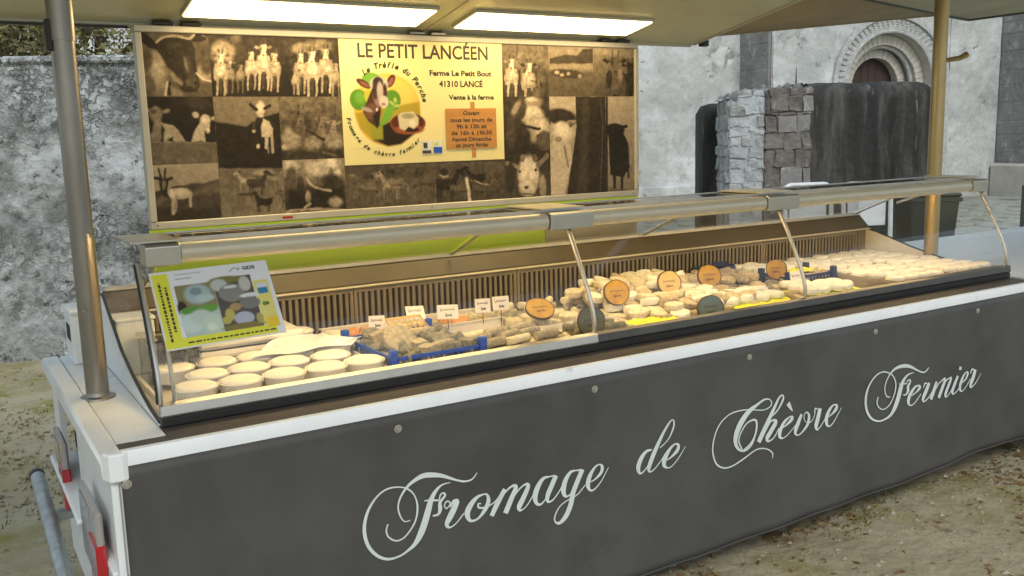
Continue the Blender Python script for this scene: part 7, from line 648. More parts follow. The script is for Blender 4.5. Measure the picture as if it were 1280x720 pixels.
# ---- bins, bollard, chair between trailer and ruined wall
def bin_(x, y, rz, label, s=1.0):
    t = thing('wheelie_bin', (x, y, 0), label, 'bin', rz=rz)
    def tp(w0, w1, z0, z1):
        mb = MB(); vs = [(sx*w*s, sy*w*1.1*s, z*s) for z, w in ((z0, w0), (z1, w1)) for sx, sy in ((-1, -1), (1, -1), (1, 1), (-1, 1))]
        mb.add(vs, [(0, 1, 2, 3), (4, 5, 6, 7)]+[(k, (k+1) % 4, 4+(k+1) % 4, 4+k) for k in range(4)]); return mb
    part('body', tp(.21, .27, .04, .92), 'bin', t, world=False, bevel=.015)
    part('rim', MB().box(-.29*s, .29*s, -.33*s, .33*s, .90*s, .95*s, c=.01), 'bin', t, world=False)
    ld = part('lid', MB().box(-.285*s, .285*s, -.33*s, .31*s, .955*s, 1.0*s, c=.02), 'bin', t, world=False)
    part('knob', MB().lathe((-.05*s, 0, 1.0*s), [(.03, 0), (.035, .03), (.02, .05)], 10), 'bin', ld, world=False)
    part('handle', MB().tube([(-.2*s, .36*s, .9*s), (.2*s, .36*s, .9*s)], .018, 8), 'bin', t, world=False)
    for sx in (-1, 1): part('wheel', MB().tube([(sx*.22*s, .27*s, .1*s), (sx*.27*s, .27*s, .1*s)], .1*s, 16), 'seal', t, world=False)
bin_(9.02, 6.12, R(-36), 'black wheelie bin beside the right steel pole, seen through the case end', .92)
sk = thing('waste_sack', (8.98, 5.55, 0), 'black bin bag slumped at the foot of the wheelie bin', 'bin bag')
rk = rock(.26, 31, .9); rk.v = [(x, y, z+.2) for x, y, z in rk.v]; part('bag', rk, 'bin', sk, world=False, smooth=True); part('knot', MB().lathe((0, 0, .36), [(.05, 0), (.02, .05), (.05, .1)], 10), 'bin', sk, world=False)
bo = thing('bollard', (8.96, 5.02, 0), 'slim dark grey post at the right edge of the view', 'post')
part('post', MB().tube([(0, 0, -.05), (0, 0, 1.0)], .035, 14), 'post', bo, world=False, smooth=True); part('cap', MB().lathe((0, 0, 1.0), [(.038, 0), (.036, .02), (.015, .035)], 14), 'post', bo, world=False, smooth=True)
def chair(x, y, rz, label):
    t = thing('garden_chair', (x, y, 0), label, 'chair', 'white resin chairs behind the trailer', rz=rz)
    part('seat', MB().box(-.23, .23, -.22, .22, .42, .45, c=.01), 'chair', t, world=False)
    b = MB(); N = 10
    arc = [(-.24, .45), (-.25, .95)]+[(-.25+.08*(1-math.cos(a)), .98+.07*math.sin(a)) for a in [math.pi/2*k/4 for k in range(1, 5)]]
    arc = arc+[(-p[0], p[1]) for p in reversed(arc)]
    part('back_frame', b.tube([(p[0], .24+.09*(p[1]-.45), p[1]) for p in arc], .024, 8), 'chair', t, world=False, smooth=True)
    part('back_panel', MB().box(-.20, .20, .275, .290, .62, .985, c=.01), 'chair', t, world=False)
    for sx in (-1, 1):
        for sy in (-1, 1): part('leg', MB().tube([(sx*.21, sy*.2, .43), (sx*.25, sy*.24, 0)], [.025, .018], 8), 'chair', t, world=False, smooth=True)
    return t
chair(7.95, 5.9, R(-28), 'white plastic chair, the right one of the pair seen over the case top')
chair(7.5, 6.25, R(-25), 'white plastic chair half hidden left of its twin behind the case top')
# ================================================================== TRAILER
DZ = .845
tr = thing('market_trailer', (.32, 2.38, 0), 'white market trailer body with brown counter edge, tail lights and two steel poles', 'trailer')
P = lambda n, mb, m, par=None, **k: part(n, mb, m, par or tr, **k)
P('counter_edge', MB().box(.474, 4.60, 2.405, 2.66, .80, DZ), 'deck')
P('counter_edge', MB().box(.345, .473, 2.405, 2.56, .80, DZ), 'deck')
P('end_plate', MB().box(.347, .472, 2.561, 3.77, .80, DZ+.001), 'white')
P('end_plate', MB().box(4.635, 7.0, 2.405, 3.9, .80, DZ+.002), 'white')
P('end_plate', MB().box(.474, 4.634, 3.60, 3.77, .80, DZ), 'white')
P('front_trim', MB().prism([(2.372, .842), (2.372, .872), (2.377, .880), (2.396, .880), (2.402, .874), (2.404, .80), (2.38, .80), (2.38, .842)], 'x', .332, 7.0), 'white', smooth=True)
P('end_rim', MB().box(.286, .346, 2.40, 3.80, .800, .852, c=.008), 'white', smooth=True)
P('end_rim', MB().box(.347, 7.0, 3.772, 3.80, .745, .849, c=.005), 'white')
P('corner_cap', MB().prism([(.286, 2.40), (.300, 2.366), (.331, 2.366), (.346, 2.372), (.346, 2.404)], 'z', .806, .878), 'white', bevel=.005)
P('end_panel', MB().box(.310, .33, 2.39, 3.12, .552, .799), 'white')
P('end_panel', MB().box(.310, .33, 3.60, 3.78, .552, .799), 'white')
P('end_panel', MB().box(.318, .34, 2.385, 3.70, .14, .528), 'white')
P('corner_post', MB().box(.302, .322, 2.384, 2.42, .12, .799, c=.004), 'white')
P('step_shelf', MB().box(.262, .36, 2.86, 3.56, .53, .55, c=.006), 'white')
P('step_shelf', MB().box(.292, .345, 2.43, 2.859, .53, .55, c=.004), 'white')
P('inner_recess', MB().box(.352, .36, 3.12, 3.60, .552, .799), 'dark')
P('chassis', MB().box(.45, 6.8, 2.55, 2.62, .25, .36).box(.45, 6.8, 3.45, 3.52, .25, .36).box(.5, .6, 2.62, 3.45, .26, .34), 'dark')
P('body_floor', MB().box(.43, 7.0, 2.45, 3.75, .36, .42), 'dark')
P('body_panel', MB().box(.43, 7.0, 3.74, 3.765, .42, .74), 'white')
for y0, y1, lab in ((2.52, 2.83, 'near tail light, tall, red below grey'), (3.22, 3.45, 'far tail light, small, half hidden by the rim')):
    far = y0 > 3.5
    z0, z1 = (.61, .76) if far else (.46, .68)
    l = P('tail_light', MB().box(.272, .291, y0, y1, z0, z1, c=.006), 'clear'); l['label'] = lab
    P('red_lens', MB().box(.266, .293, y0-.004, y0+(y1-y0)*.42, z0-.003, z0+(z1-z0)*.60, c=.004), 'red', l)
    P('clear_lens', MB().box(.269, .2725, y0+(y1-y0)*.4, y1-.02, z0+.02, z1-.02, c=.001), 'clear', l)
tb = P('rear_bar', MB().tube([(.218, 3.58, .470), (.219, 3.40, .440), (.221, 3.15, .390), (.223, 2.90, .335), (.226, 2.6, .26), (.23, 2.4, .20)], .024, 14), 'galv', smooth=True)
P('end_plug', MB().tube([(.2178, 3.58, .4702), (.2175, 3.60, .4735)], .0255, 14), 'seal', tb, smooth=True)
P('bracket', MB().box(.225, .335, 3.30, 3.34, .395, .425, c=.004), 'galv', tb)
P('bracket', MB().box(.228, .335, 2.80, 2.83, .27, .31, c=.004), 'galv', tb)
P('trailing_cable', MB().tube([tuple(p) for p in catmull([(.40, 3.2, .38), (.34, 3.1, .22), (.36, 2.9, .16), (.40, 2.75, .22), (.42, 2.6, .3)], 6)], .006, 6), 'seal', smooth=True)
for xw in (2.6, 3.3):
    wh = P('wheel', MB().tube([(xw, 3.42, .24), (xw, 3.58, .24)], .24, 28), 'seal', smooth=True)
    P('rim', MB().tube([(xw, 3.41, .24), (xw, 3.59, .24)], .14, 20), 'alu', wh, smooth=True)
# poles
def pole(x, y, z0, z1, r, m='steel'):
    p = P('pole', MB().tube([(x, y, z0), (x, y, z1)], r, 28), m, smooth=True)
    P('base_flange', MB().lathe((x, y, z0+.001), [(r*1.55, 0), (r*1.5, .006), (r*1.08, .009), (r*1.0, .02)], 28), 'steel', p, smooth=True); return p
pl = pole(.38, 3.09, DZ, 2.160, .034)
P('screw', MB().tube([(.362, 3.062, 1.13), (.360, 3.052, 1.13)], .006, 8), 'steel', pl)
P('collar', MB().box(.335, .352, 3.07, 3.11, 1.90, 1.99, c=.003), 'seal', pl)
P('sleeve', MB().tube([(.38, 3.09, 1.93), (.38, 3.09, 2.155)], .037, 28), 'steel', pl, smooth=True)
pr = pole(4.617, 3.09, DZ, 2.295, .037, 'refl_steel')
P('lever', MB().tube([(4.64, 3.07, 1.955), (4.70, 3.03, 1.965), (4.735, 3.01, 1.985)], [.012, .014, .016], 8), 'refl_steel', pr, smooth=True)

# ---- tarpaulin with the lettering
tp = thing('tarpaulin', (.32, 2.372, 0), 'grey tarpaulin skirt with silver script lettering hung along the trailer front', 'tarpaulin')
mb = MB(); NX, NZ = 220, 24; vs = []
def tz(x): return .108+.012*math.sin(x*1.7+.6)+.006*math.sin(x*5.1)-.012*math.exp(-((x-2.15)/.12)**2)*0
def ty(x, z):
    k = max(0, (0.83-z)/.7)
    return 2.372-.006*k*math.sin(x*7.0+1.2)-.012*k*k*(1+math.sin(x*2.3+2))*.5-.003*k*math.sin(x*17+z*6)-.0015*math.sin(x*4+z*9)-sum(.0035*math.exp(-((x-xs-.25*(.80-z))/.035)**2-((.80-z)/.22)**2)-.003*math.exp(-((x-xs+.3*(.80-z))/.03)**2-((.80-z)/.18)**2) for xs in (.336, 1.071, 1.775, 2.486, 3.2, 3.91, 4.62, 5.3) if abs(x-xs) < .3)*min(1, k*12)
for j in range(NZ+1):
    for i in range(NX+1):
        x = .324+6.5*i/NX; z = .8415-(.8415-tz(x))*j/NZ; vs.append((x, ty(x, z), z))
mb.add(vs, [(j*(NX+1)+i, j*(NX+1)+i+1, (j+1)*(NX+1)+i+1, (j+1)*(NX+1)+i) for j in range(NZ) for i in range(NX)])
sheet = part('sheet', mb, 'tarp', tp, smooth=True)
so = sheet.modifiers.new('thick', 'SOLIDIFY'); so.thickness = .0015; so.offset = -1
part('hem', MB().tube([(x, ty(x, tz(x))-.0005, tz(x)+.002) for x in [.324+6.5*i/160 for i in range(161)]], .0035, 6), 'tarp', tp, smooth=True)
for xs in (.336, 1.071, 1.775, 2.486, 3.2, 3.91, 4.62, 5.3):
    st = part('stud', MB().tube([(xs, ty(xs, .798)-.001, .797), (xs, ty(xs, .798)-.006, .797)], [.0085, .006], 14), 'alu', tp, smooth=True)
    part('washer', MB().tube([(xs, ty(xs, .798)+.0005, .797), (xs, ty(xs, .798)-.0015, .797)], .012, 14), 'alu', st, smooth=True)
k = 0
for letter, strokes in SCRIPT:
    mb = MB()
    for stp in strokes:
        k += 1
        fn = lambda x, z, o: (x, ty(x, z)-.0022-o, z)
        ribbon(mb, stp, fn, .0004*(k % 5), .0004*(k % 5)+.00035, 7)
    part('letter', mb, 'script', tp, fix=False)

# ================================================================== CANOPY
cano = thing('canopy', (0, 3.66, 2.08), 'fold up canopy roof over the counter, glossy cream underside with tan canvas beside it', 'canopy')
def SL(mb):   # the flap rises towards the customers
    mb.v = [(x, y, z+.19*(3.64-y)) for x, y, z in mb.v]; return mb
part('roof_panel', SL(MB().prism([(-3, 3.66), (3.385, 3.66), (3.385, .9), (-3, .9)], 'z', 2.062, 2.092)), 'ceil', cano)
part('edge_profile', MB().box(-3, 3.39, 3.661, 3.685, 2.046, 2.098, c=.004), 'frame', cano)
part('rubber_seal', MB().box(-3, .668, 3.652, 3.664, 2.038, 2.0455), 'seal', cano)
for x in (1.835, -.4): part('panel_seam', SL(MB().box(x, x+.014, .9, 3.64, 2.058, 2.063)), 'frame', cano)
part('end_profile', SL(MB().box(3.386, 3.406, .9, 3.66, 2.056, 2.098, c=.003)), 'frame', cano)
part('latch', MB().box(3.41, 3.45, 3.60, 3.64, 2.045, 2.075, c=.004), 'seal', cano)
for x in (.78, .88, 1.80, 1.90, 2.80, 2.90):
    part('hinge', MB().box(x-.035, x+.035, 3.60, 3.640, 2.047, 2.061, c=.003), 'dark' if x < 1 or x > 2.5 else 'steel', cano)
A_ = Vector((3.635, 3.75, 2.129))
def zT(x, y): return 2.129+.0949*(x-3.635)+.12*(3.75-y)
def tpoly(name, pts, m, sag=.0):
    mb = MB(); n = len(pts); mb.add([(x, y, zT(x, y)+o) for o in (0, .012) for x, y in pts], [tuple(range(n)), tuple(reversed(range(n, 2*n)))]+[(i, (i+1) % n, n+(i+1) % n, n+i) for i in range(n)])
    return part(name, mb, m, cano)
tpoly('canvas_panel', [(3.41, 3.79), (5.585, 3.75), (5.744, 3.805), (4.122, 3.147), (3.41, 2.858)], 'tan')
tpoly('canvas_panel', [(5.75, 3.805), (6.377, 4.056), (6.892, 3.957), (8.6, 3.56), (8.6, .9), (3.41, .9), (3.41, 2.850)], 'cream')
part('canvas_seam', MB().tube([(x, y, zT(x, y)-.004) for x, y in ((3.41, 2.854), (4.122, 3.147), (5.744, 3.81))], .007, 6), 'seal', cano)
part('canvas_hem', MB().tube([(x, y, zT(x, y)-.002) for x, y in ((5.744, 3.81), (6.377, 4.06), (6.892, 3.96), (8.6, 3.565))], .012, 6), 'dark', cano)
part('canvas_hem', MB().tube([(x, y, zT(x, y)-.002) for x, y in ((3.50, 3.792), (5.60, 3.753))], .007, 6), 'tan', cano)
for (x0, x1, y0, lab) in ((.834, 1.75, 3.33, 'left of the two glowing ceiling light panels, above the goat photos'), (1.933, 2.84, 3.33, 'right of the two glowing ceiling light panels, above the name panel')):
    lt = thing('ceiling_light', (x0, y0, 2.1), lab, 'ceiling light', 'ceiling light panels')
    part('housing', SL(MB().box(x0-.010, x1+.010, y0-.010, 3.53, 2.050, 2.0615, c=.002)), 'frame', lt)
    part('diffuser', SL(MB().box(x0, x1, y0, 3.52, 2.0465, 2.0495)), 'lamp', lt)

# ================================================================== PHOTO BOARD
bb = thing('photo_board', (1.826, 3.6, 1.667), 'framed board of sepia goat photographs round a yellow farm shop panel', 'board')
part('backing', MB().box(.69, 2.963, 3.604, 3.622, 1.318, 2.03), 'beige', bb)
fr = lambda n, *a: part(n, MB().box(*a, c=.003), 'frame', bb)
fr('frame_rail', .675, 2.979, 3.592, 3.63, 2.021, 2.045); fr('frame_rail', .675, 2.979, 3.592, 3.63, 1.313, 1.341)
fr('frame_stile', .675, .700, 3.590, 3.628, 1.342, 2.02); fr('frame_stile', 2.955, 2.979, 3.590, 3.628, 1.342, 2.02)
part('maker_plate', MB().box(1.17, 1.21, 3.588, 3.592, 1.322, 1.330), 'red', bb)
for x in (.70, 1.83, 2.94): part('screw', MB().tube([(x, 3.592, 1.327), (x, 3.589, 1.327)], .004, 8), 'steel', bb)
bf = lambda x, z, o: (x, -o, z)
def tone(t):
    t = np.clip(t, 0, 1)[..., None]; l = t**1.75
    return (.016+.84*l)*np.array([1, .84, .62])**(1.0+.7*(1-t))
for q, ((x0, z1, x1, z0), top, bot, nz, items) in enumerate(PHOTOS):
    st = .0028; nx = max(8, int((x1-x0)/st)); nzv = max(8, int((z1-z0)/st))
    X, Z = np.meshgrid(np.linspace(x0, x1, nx), np.linspace(z0, z1, nzv))
    WX, WZ = [.0011*smooth_noise(nzv, nx, 3.2, q*3+s_)+.0016*smooth_noise(nzv, nx, 8, q*3+s_+40) for s_ in (200, 300)]
    tt = (Z-z0)/(z1-z0); img = (bot+(top-bot)*tt)[..., None].copy()
    raster(X+WX, Z+WZ, img, items, shade=.34)
    nn = .5*smooth_noise(nzv, nx, 4, q)+.35*smooth_noise(nzv, nx, 9, q+50)+.3*smooth_noise(nzv, nx, 2, q+90)
    t = img[..., 0]*(1+nz*nn*1.4)+nn*nz*.10
    t = (t*4+np.roll(t, 1, 0)+np.roll(t, 1, 1))/6; t = t+.09*t*smooth_noise(nzv, nx, 1.6, q+400)+.04*smooth_noise(nzv, nx, 5, q+470)
    print_mesh('photo_print', X, Z, tone(t), bf, 'prt', bb, off=.0002+.0003*(q % 3))
cream = part('name_panel', MB().box(1.826-.381, 1.826+.380, 3.5975, 3.5995, 1.667-.148, 1.667+.360), 'panel', bb)
T = lambda b, x, z, wd, h, m='ink', bold=.012: text('lettering', b, m, cream, bf, x, z, width=wd, height=h, bold=bold, off=.0032)
T('LE PETIT LANCÉEN', .003, .284, .610, .058, bold=.02)
T('Ferme Le Petit Bout', .172, .214, .305, .023, bold=.035); T('41310 LANCÉ', .171, .168, .215, .026, bold=.03); T('Vente à la ferme', .220, .114, .225, .021, 'inkgreen', bold=.03)
def brd(n, x0, x1, z0, z1, m, o, par): return part(n, MB().box(x0, x1, -o-.001, -o+.001, z0, z1), m, par, world=False)
brd('sign_post', .213, .233, -.135, .104, 'woodsign', .0035, cream)
sb = brd('sign_board', .088, .340, -.096, .076, 'woodsign', .0055, cream)
def TS(b, z, wd, h=.018): text('lettering', b, 'ink', sb, bf, .214, z, width=wd, height=h, bold=.02, off=.0072)
TS('Ouvert', .048, .082); TS('tous les jours de', .019, .212); TS('9h à 12h et', -.009, .150); TS('de 16h à 19h30', -.037, .205); TS('Fermé Dimanche', -.064, .195); TS('et jours fériés', -.089, .160)
# round clover emblem with the goat and the cheese plate
X, Z = np.meshgrid(np.linspace(-.352, .0, 118), np.linspace(-.08, .228, 104)); base = np.array([.80, .70, .33])
img = np.ones(X.shape+(3,))*base
def EM(cx, cy): return (-.3757+cx*.000623, .2757-cy*.000565)  # crop coordinates -> board metres
def ee(cx, cy, rx, ry, c, soft=.1, ang=0):
    a = math.radians(-ang); x, z = EM(cx, cy); kx, kz = .000623, .000565
    return ('e', (x, z, rx*kx*math.cos(a), rx*kz*math.sin(a), -ry*kx*math.sin(a), ry*kz*math.cos(a)), c, soft)
def pp(pts, c, soft=.002): return ('p', [EM(*p) for p in pts], c, soft)
g1, g2, br_, dk = (.10, .26, .02), (.16, .36, .04), (.07, .03, .015), (.022, .014, .01)
items = [ee(315, 360, 240, 262, (.72, .42, .06), .04), ee(320, 250, 215, 140, (.80, .55, .12), .5), pp([(80, 380), (550, 300), (552, 430), (500, 520), (420, 590), (315, 622), (200, 580), (110, 490)], (.40, .30, .03), .01),
         pp([(150, 400), (240, 470), (270, 440), (280, 600), (200, 575)], (.30, .30, .03), .01), pp([(270, 470), (420, 400), (540, 440), (500, 540), (400, 612), (300, 622), (200, 575), (270, 570)], dk, .01),
         ee(110, 285, 62, 75, g1), ee(120, 270, 36, 44, g2, .5), ee(205, 140, 66, 48, g2), ee(350, 290, 62, 76, g1), pp([(300, 340), (390, 300), (330, 430), (240, 490)], g2, .004), ee(180, 260, 30, 50, (.50, .45, .05), .3),
         pp([(210, 200), (250, 190), (300, 260), (270, 330), (250, 420), (235, 490), (170, 440), (135, 370), (170, 290)], br_, .004), ee(205, 370, 60, 60, (.16, .07, .04), .4), pp([(200, 400), (260, 350), (250, 470), (230, 490)], dk, .01),
         ee(150, 172, 58, 24, (.09, .03, .02), .15, 32), ee(158, 176, 36, 11, (.26, .10, .07), .4, 32), ee(345, 152, 27, 52, (.09, .03, .02), .15, 28), ee(346, 156, 13, 34, (.28, .10, .08), .4, 28),
         ee(258, 175, 66, 56, (.50, .46, .40), .2), ee(262, 250, 50, 88, (.30, .20, .16), .2), ee(252, 165, 38, 44, (.035, .02, .018), .3), ee(228, 225, 20, 62, (.06, .03, .022), .4), ee(300, 225, 16, 55, (.07, .035, .025), .4), ee(264, 225, 22, 66, (.46, .38, .36), .4),
         ee(288, 300, 34, 42, (.62, .52, .46), .3), ee(285, 318, 16, 10, (.30, .18, .15), .4), ee(215, 215, 7, 9, (.01, .01, .01)), ee(300, 205, 7, 9, (.01, .01, .01)), ee(235, 355, 8, 12, (.7, .6, .5)),
         ee(385, 330, 26, 10, (.42, .50, .12), .3, -10), ee(345, 310, 22, 10, (.42, .50, .12), .3, 40), ee(370, 288, 12, 20, (.42, .50, .12), .3), ee(165, 355, 40, 14, (.35, .30, .26), .4, 20),
         ee(458, 460, 132, 78, (.20, .05, .02), .06), ee(458, 448, 120, 64, (.10, .02, .01), .1), ee(465, 505, 110, 34, (.28, .08, .03), .3), ee(480, 505, 60, 18, (.03, .01, .01), .3),
         pp([(385, 400), (410, 380), (500, 372), (538, 420), (535, 470), (500, 500), (465, 480), (430, 512), (395, 495)], (.62, .54, .36), .006), ee(460, 405, 48, 20, (.34, .30, .17), .4), ee(490, 460, 24, 30, (.74, .66, .48), .5)]
raster(X, Z, img, items)
print_mesh('emblem_print', X, Z, img, bf, 'prt', cream, off=.0030)
def arc_text(body, cx, cy, r, a0, a1, h, m, inside=False):
    """letters set one by one along a circle; angles clockwise from the top, in degrees"""
    n = len(body); mb = MB(); x0, z0 = EM(cx, cy); rr = r*.0006
    for i, chh in enumerate(body):
        if chh == ' ': continue
        cu = bpy.data.curves.new('g', 'FONT'); cu.body = chh; cu.size = 1; cu.align_x = 'CENTER'; cu.offset = .03; cu.resolution_u = 2; cu.shear = .25
        tmp = bpy.data.objects.new('tmp', cu); COL.objects.link(tmp)
        me0 = bpy.data.meshes.new_from_object(tmp, depsgraph=bpy.context.evaluated_depsgraph_get()); bpy.data.objects.remove(tmp)
        a = R(a0+(a1-a0)*(i+.5)/n); s = h
        up = Vector((math.sin(a), math.cos(a))); rt = Vector((math.cos(a), -math.sin(a)))
        if inside: up, rt = -up, -rt
        c = Vector((x0, z0))+Vector((math.sin(a), math.cos(a)))*rr
        vs = []
        for v in me0.vertices:
            q = c+rt*v.co.x*s+up*(v.co.y-.36)*s; vs.append((q.x, -.0042, q.y))
        mb.add(vs, [tuple(p.vertices) for p in me0.polygons])
    part('lettering', mb, m, cream, world=False, fix=False)
arc_text('Le Trèfle du Perche', 315, 345, 292, -38, 82, .034, 'inkgreen')
arc_text('Fromage de chèvre fermier', 318, 360, 300, 262, 132, .026, 'inkgreen', True)
for x0 in (-.031, .022):
    lg = brd('small_logo', x0, x0+.045, -.113, -.056, 'paperw', .0035, cream)
    brd('logo_band', x0+.002, x0+.043, -.111, -.098 if x0 < 0 else -.085, 'ink' if x0 < 0 else 'blue', .0050, lg); brd('logo_mark', x0+.008, x0+.026, -.088 if x0 < 0 else -.075, -.066, 'inkgreen' if x0 < 0 else 'lime', .0050, lg)

lb = thing('lime_board', (1.82, 3.61, .86), 'bright lime green board below the goat photographs, behind the glass case', 'board')
part('upper_strip', MB().box(.672, 2.975, 3.60, 3.615, 1.262, 1.311), 'lime', lb)
part('lower_sheet', MB().box(.672, 2.42, 3.603, 3.617, .90, 1.260), 'lime', lb)
part('reflection_sheet', MB().box(2.422, 2.975, 3.603, 3.617, .90, 1.260), 'beige', lb)  # beige sheet imitates the reflections that cover the lime on this side
part('joint', MB().box(.96, .964, 3.598, 3.60, 1.262, 1.311), 'frame', lb)

# white refrigeration box on the far left
wb = thing('white_box', (.5, 3.75, DZ), 'white boxy unit standing behind the left steel pole at the end of the case', 'box')
part('housing', MB().box(.376, .625, 3.602, 3.78, DZ+.002, 1.030, c=.008), 'white', wb)
part('lid', MB().box(.373, .628, 3.598, 3.80, 1.031, 1.046, c=.005), 'white', wb)
for k in range(5): part('vent_slot', MB().box(.3745, .3765, 3.63+.022*k, 3.64+.022*k, .93, .99), 'dark', wb)
# ================================================================== DISPLAY CASE
XL, XR = .473, 4.60
PROF = [(2.641, .912), (2.640, .95), (2.652, 1.0), (2.682, 1.07), (2.718, 1.14), (2.762, 1.22), (2.80, 1.285)]
dc = thing('display_case', (XL, 2.641, DZ), 'long refrigerated glass display case with curved front panes and metal rail, full of cheese', 'display case')
D = lambda n, mb, m, par=None, **k: part(n, mb, m, par or dc, **k)
D('plinth', MB().box(XL+.004, XR, 2.628, 2.668, DZ+.001, .872, c=.004), 'seal')
for a, b, m_ in ((XL+.006, 1.987, 'alu'), (1.988, XR-.002, 'frame_refl')): D('bottom_frame', MB().prism([(2.630, .874), (2.626, .880), (2.630, .906), (2.650, .912), (2.662, .905), (2.662, .874)], 'x', a, b), m_)  # darker metal past the first pane imitates what the frame reflects
D('well_floor', MB().box(XL+.01, XR-.01, 2.664, 3.50, .80, .838), 'white_in')
D('front_liner', MB().box(XL+.012, XR-.012, 2.6625, 2.669, .838, .900), 'white_in')
D('rear_panel', MB().box(XL+.004, XR-.004, 3.525, 3.56, DZ+.002, 1.045), 'step')
D('rear_step', MB().prism([(3.47, 1.044), (3.47, 1.050), (3.535, 1.112), (3.56, 1.112), (3.56, 1.046)], 'x', XL+.012, XR-.012), 'step')
D('bright_ledge', MB().box(.56, XR-.014, 3.455, 3.475, 1.036, 1.043, c=.002), 'alu_l')
D('rear_top_bar', MB().box(XL+.02, XR-.02, 3.53, 3.548, 1.114, 1.128), 'alu')
void = D('grille_backing', MB().box(.60, XR-.02, 3.505, 3.512, .84, 1.036), 'void')
slat = mesh('slat', MB().box(-.0068, .0068, -.004, .004, .862, 1.012, c=.002), 'grille')
seams = [.62, 1.41, 2.19, 2.97, 3.75, 4.52]; org = ORG[dc.name]
for a, b in zip(seams[:-1], seams[1:]):
    g = D('vent_grille', MB().box(a+.002, b-.002, 3.494, 3.503, 1.012, 1.036).box(a+.002, b-.002, 3.494, 3.503, .84, .862).box(a+.002, a+.016, 3.494, 3.503, .862, 1.012).box(b-.016, b-.002, 3.494, 3.503, .862, 1.012), 'grille')
    n = int((b-a-.03)/.0262)
    for k in range(n):
        x = a+.016+(b-a-.032)*(k+.5)/n; inst('slat', slat, g, (x-org.x, 3.4985-org.y, -org.z))
D('grille_end_plate', MB().box(4.522, XR-.014, 3.49, 3.503, .84, 1.036), 'grille'); D('inner_unit', MB().box(XL+.016, .612, 3.34, 3.488, .84, 1.028, c=.006), 'white'); D('inner_unit_lid', MB().box(XL+.014, .616, 3.335, 3.49, 1.0285, 1.042, c=.004), 'white')
# side panels (opaque, concave top edge) and side glass
CL = [(3.50, 1.10), (3.35, 1.025), (3.21, .958), (3.05, .912), (2.90, .882), (2.78, .862), (2.66, .852)]
CR = [(3.56, 1.045), (3.42, 1.02), (3.30, .985), (3.20, .955), (3.05, .918), (2.94, .895), (2.80, .872), (2.66, .858)]
for C_, x0, x1, nm in ((CL, XL, XL+.012, 'left'), (CR, XR-.012, XR, 'right')):
    back = 3.56
    D('side_panel', MB().prism([(back, DZ+.003), (back, C_[0][1])]+C_+[(2.655, DZ+.003)], 'x', x0, x1), 'white' if nm == 'left' else 'white_in')
    D('edge_seal', MB().tube([((x0+x1)/2, y, z+.002) for y, z in [(back, C_[0][1])]+C_], .0055, 6), 'seal')
    top = [(3.5, C_[0][1]+.01), (3.19, 1.33), (2.83, 1.33)]
    D('side_glass', MB().add([((x0+x1)/2, y, z) for y, z in C_+PROF+[(2.83, 1.33), (3.03, 1.33)]], [tuple(range(len(C_)+len(PROF)+2))]), 'glass_end', fix=False)
D('end_bar', MB().tube([((XL+.485)/2+.002, y, z) for y, z in PROF], .009, 8, flat=.8), 'alu', smooth=True)
D('end_seal', MB().tube([(XL-.001, y+.003, z) for y, z in PROF], .0032, 6), 'seal', smooth=True)
D('end_bar', MB().tube([(.520, y+.012, z) for y, z in PROF], .0075, 8, flat=.8), 'alu', smooth=True)
def pane(x0, x1):
    mb = MB(); q = catmull(PROF, 3); vs = []
    for y, z in q: vs += [(x0, y, z), (x1, y, z)]
    mb.add(vs, [(2*i, 2*i+1, 2*i+3, 2*i+2) for i in range(len(q)-1)]); D('front_pane', mb, 'glass', smooth=True, fix=False)
pane(.486, 1.978); pane(1.996, 3.091); pane(3.109, 4.578)
for x in (1.987, 3.10, 4.588):
    mu = D('mullion', MB().tube([(x, y+.010, z) for y, z in catmull(PROF, 3)], .0085, 10), 'alu', smooth=True)
    D('mullion_cap', MB().box(x-.008, x+.008, 2.79, 2.81, 1.272, 1.30, c=.003), 'seal', mu)
for x0, x1 in ((.60, 1.885), (2.085, 3.0), (3.2, 4.47)):
    rl = D('top_rail', MB().tube([(x0, 2.806, 1.310), (x1, 2.806, 1.310)], .030, 20), 'alu_l', smooth=True)
    D('tube_lamp', MB().tube([(x0+.02, 2.858, 1.306), (x1-.02, 2.858, 1.306)], .009, 10), 'tube', rl)
    D('lamp_reflector', MB().box(x0, x1, 2.838, 2.875, 1.322, 1.325), 'alu_l', rl)
for x0, x1 in ((.500, .598), (1.890, 2.082), (3.005, 3.195), (4.475, 4.60)):
    D('rail_clamp', MB().prism([(2.772, 1.278), (2.770, 1.334), (2.785, 1.342), (2.86, 1.342), (2.86, 1.278)], 'x', x0, x1), 'alu', bevel=.003)
    if x0 > 1: D('clamp_plate', MB().box(x0-.02, x1-.02, 2.80, 3.04, 1.352, 1.357), 'alu_l')
D('clamp_plate', MB().box(XL-.01, .60, 2.78, 3.04, 1.346, 1.351), 'alu')
D('top_glass', MB().box(.60, XR, 2.845, 3.025, 1.343, 1.349), 'glass2')
D('top_edge', MB().box(.61, XR, 3.027, 3.037, 1.338, 1.352), 'alu'); D('top_edge', MB().box(.61, XR, 2.835, 2.843, 1.338, 1.3505), 'alu')
for k, x in enumerate((.62, 1.88, 2.95, 4.53)):
    D('brace', MB().tube([(x, 3.52, 1.125), (x, 3.03, 1.335)], .008, 8, flat=.7), 'alu', smooth=True)
    D('brace', MB().tube([(x, 3.25, 1.23 if k < 3 else 1.2), (x+.03, 2.90, 1.33)], .007, 8), 'alu', smooth=True)
for a, b in ((.64, 1.86), (1.90, 2.93), (2.97, 4.51)):
    D('rear_pane', MB().add([(a, 3.525, 1.13), (b, 3.525, 1.13), (b, 3.035, 1.335), (a, 3.035, 1.335)], [(0, 1, 2, 3)]), 'glass2', fix=False)

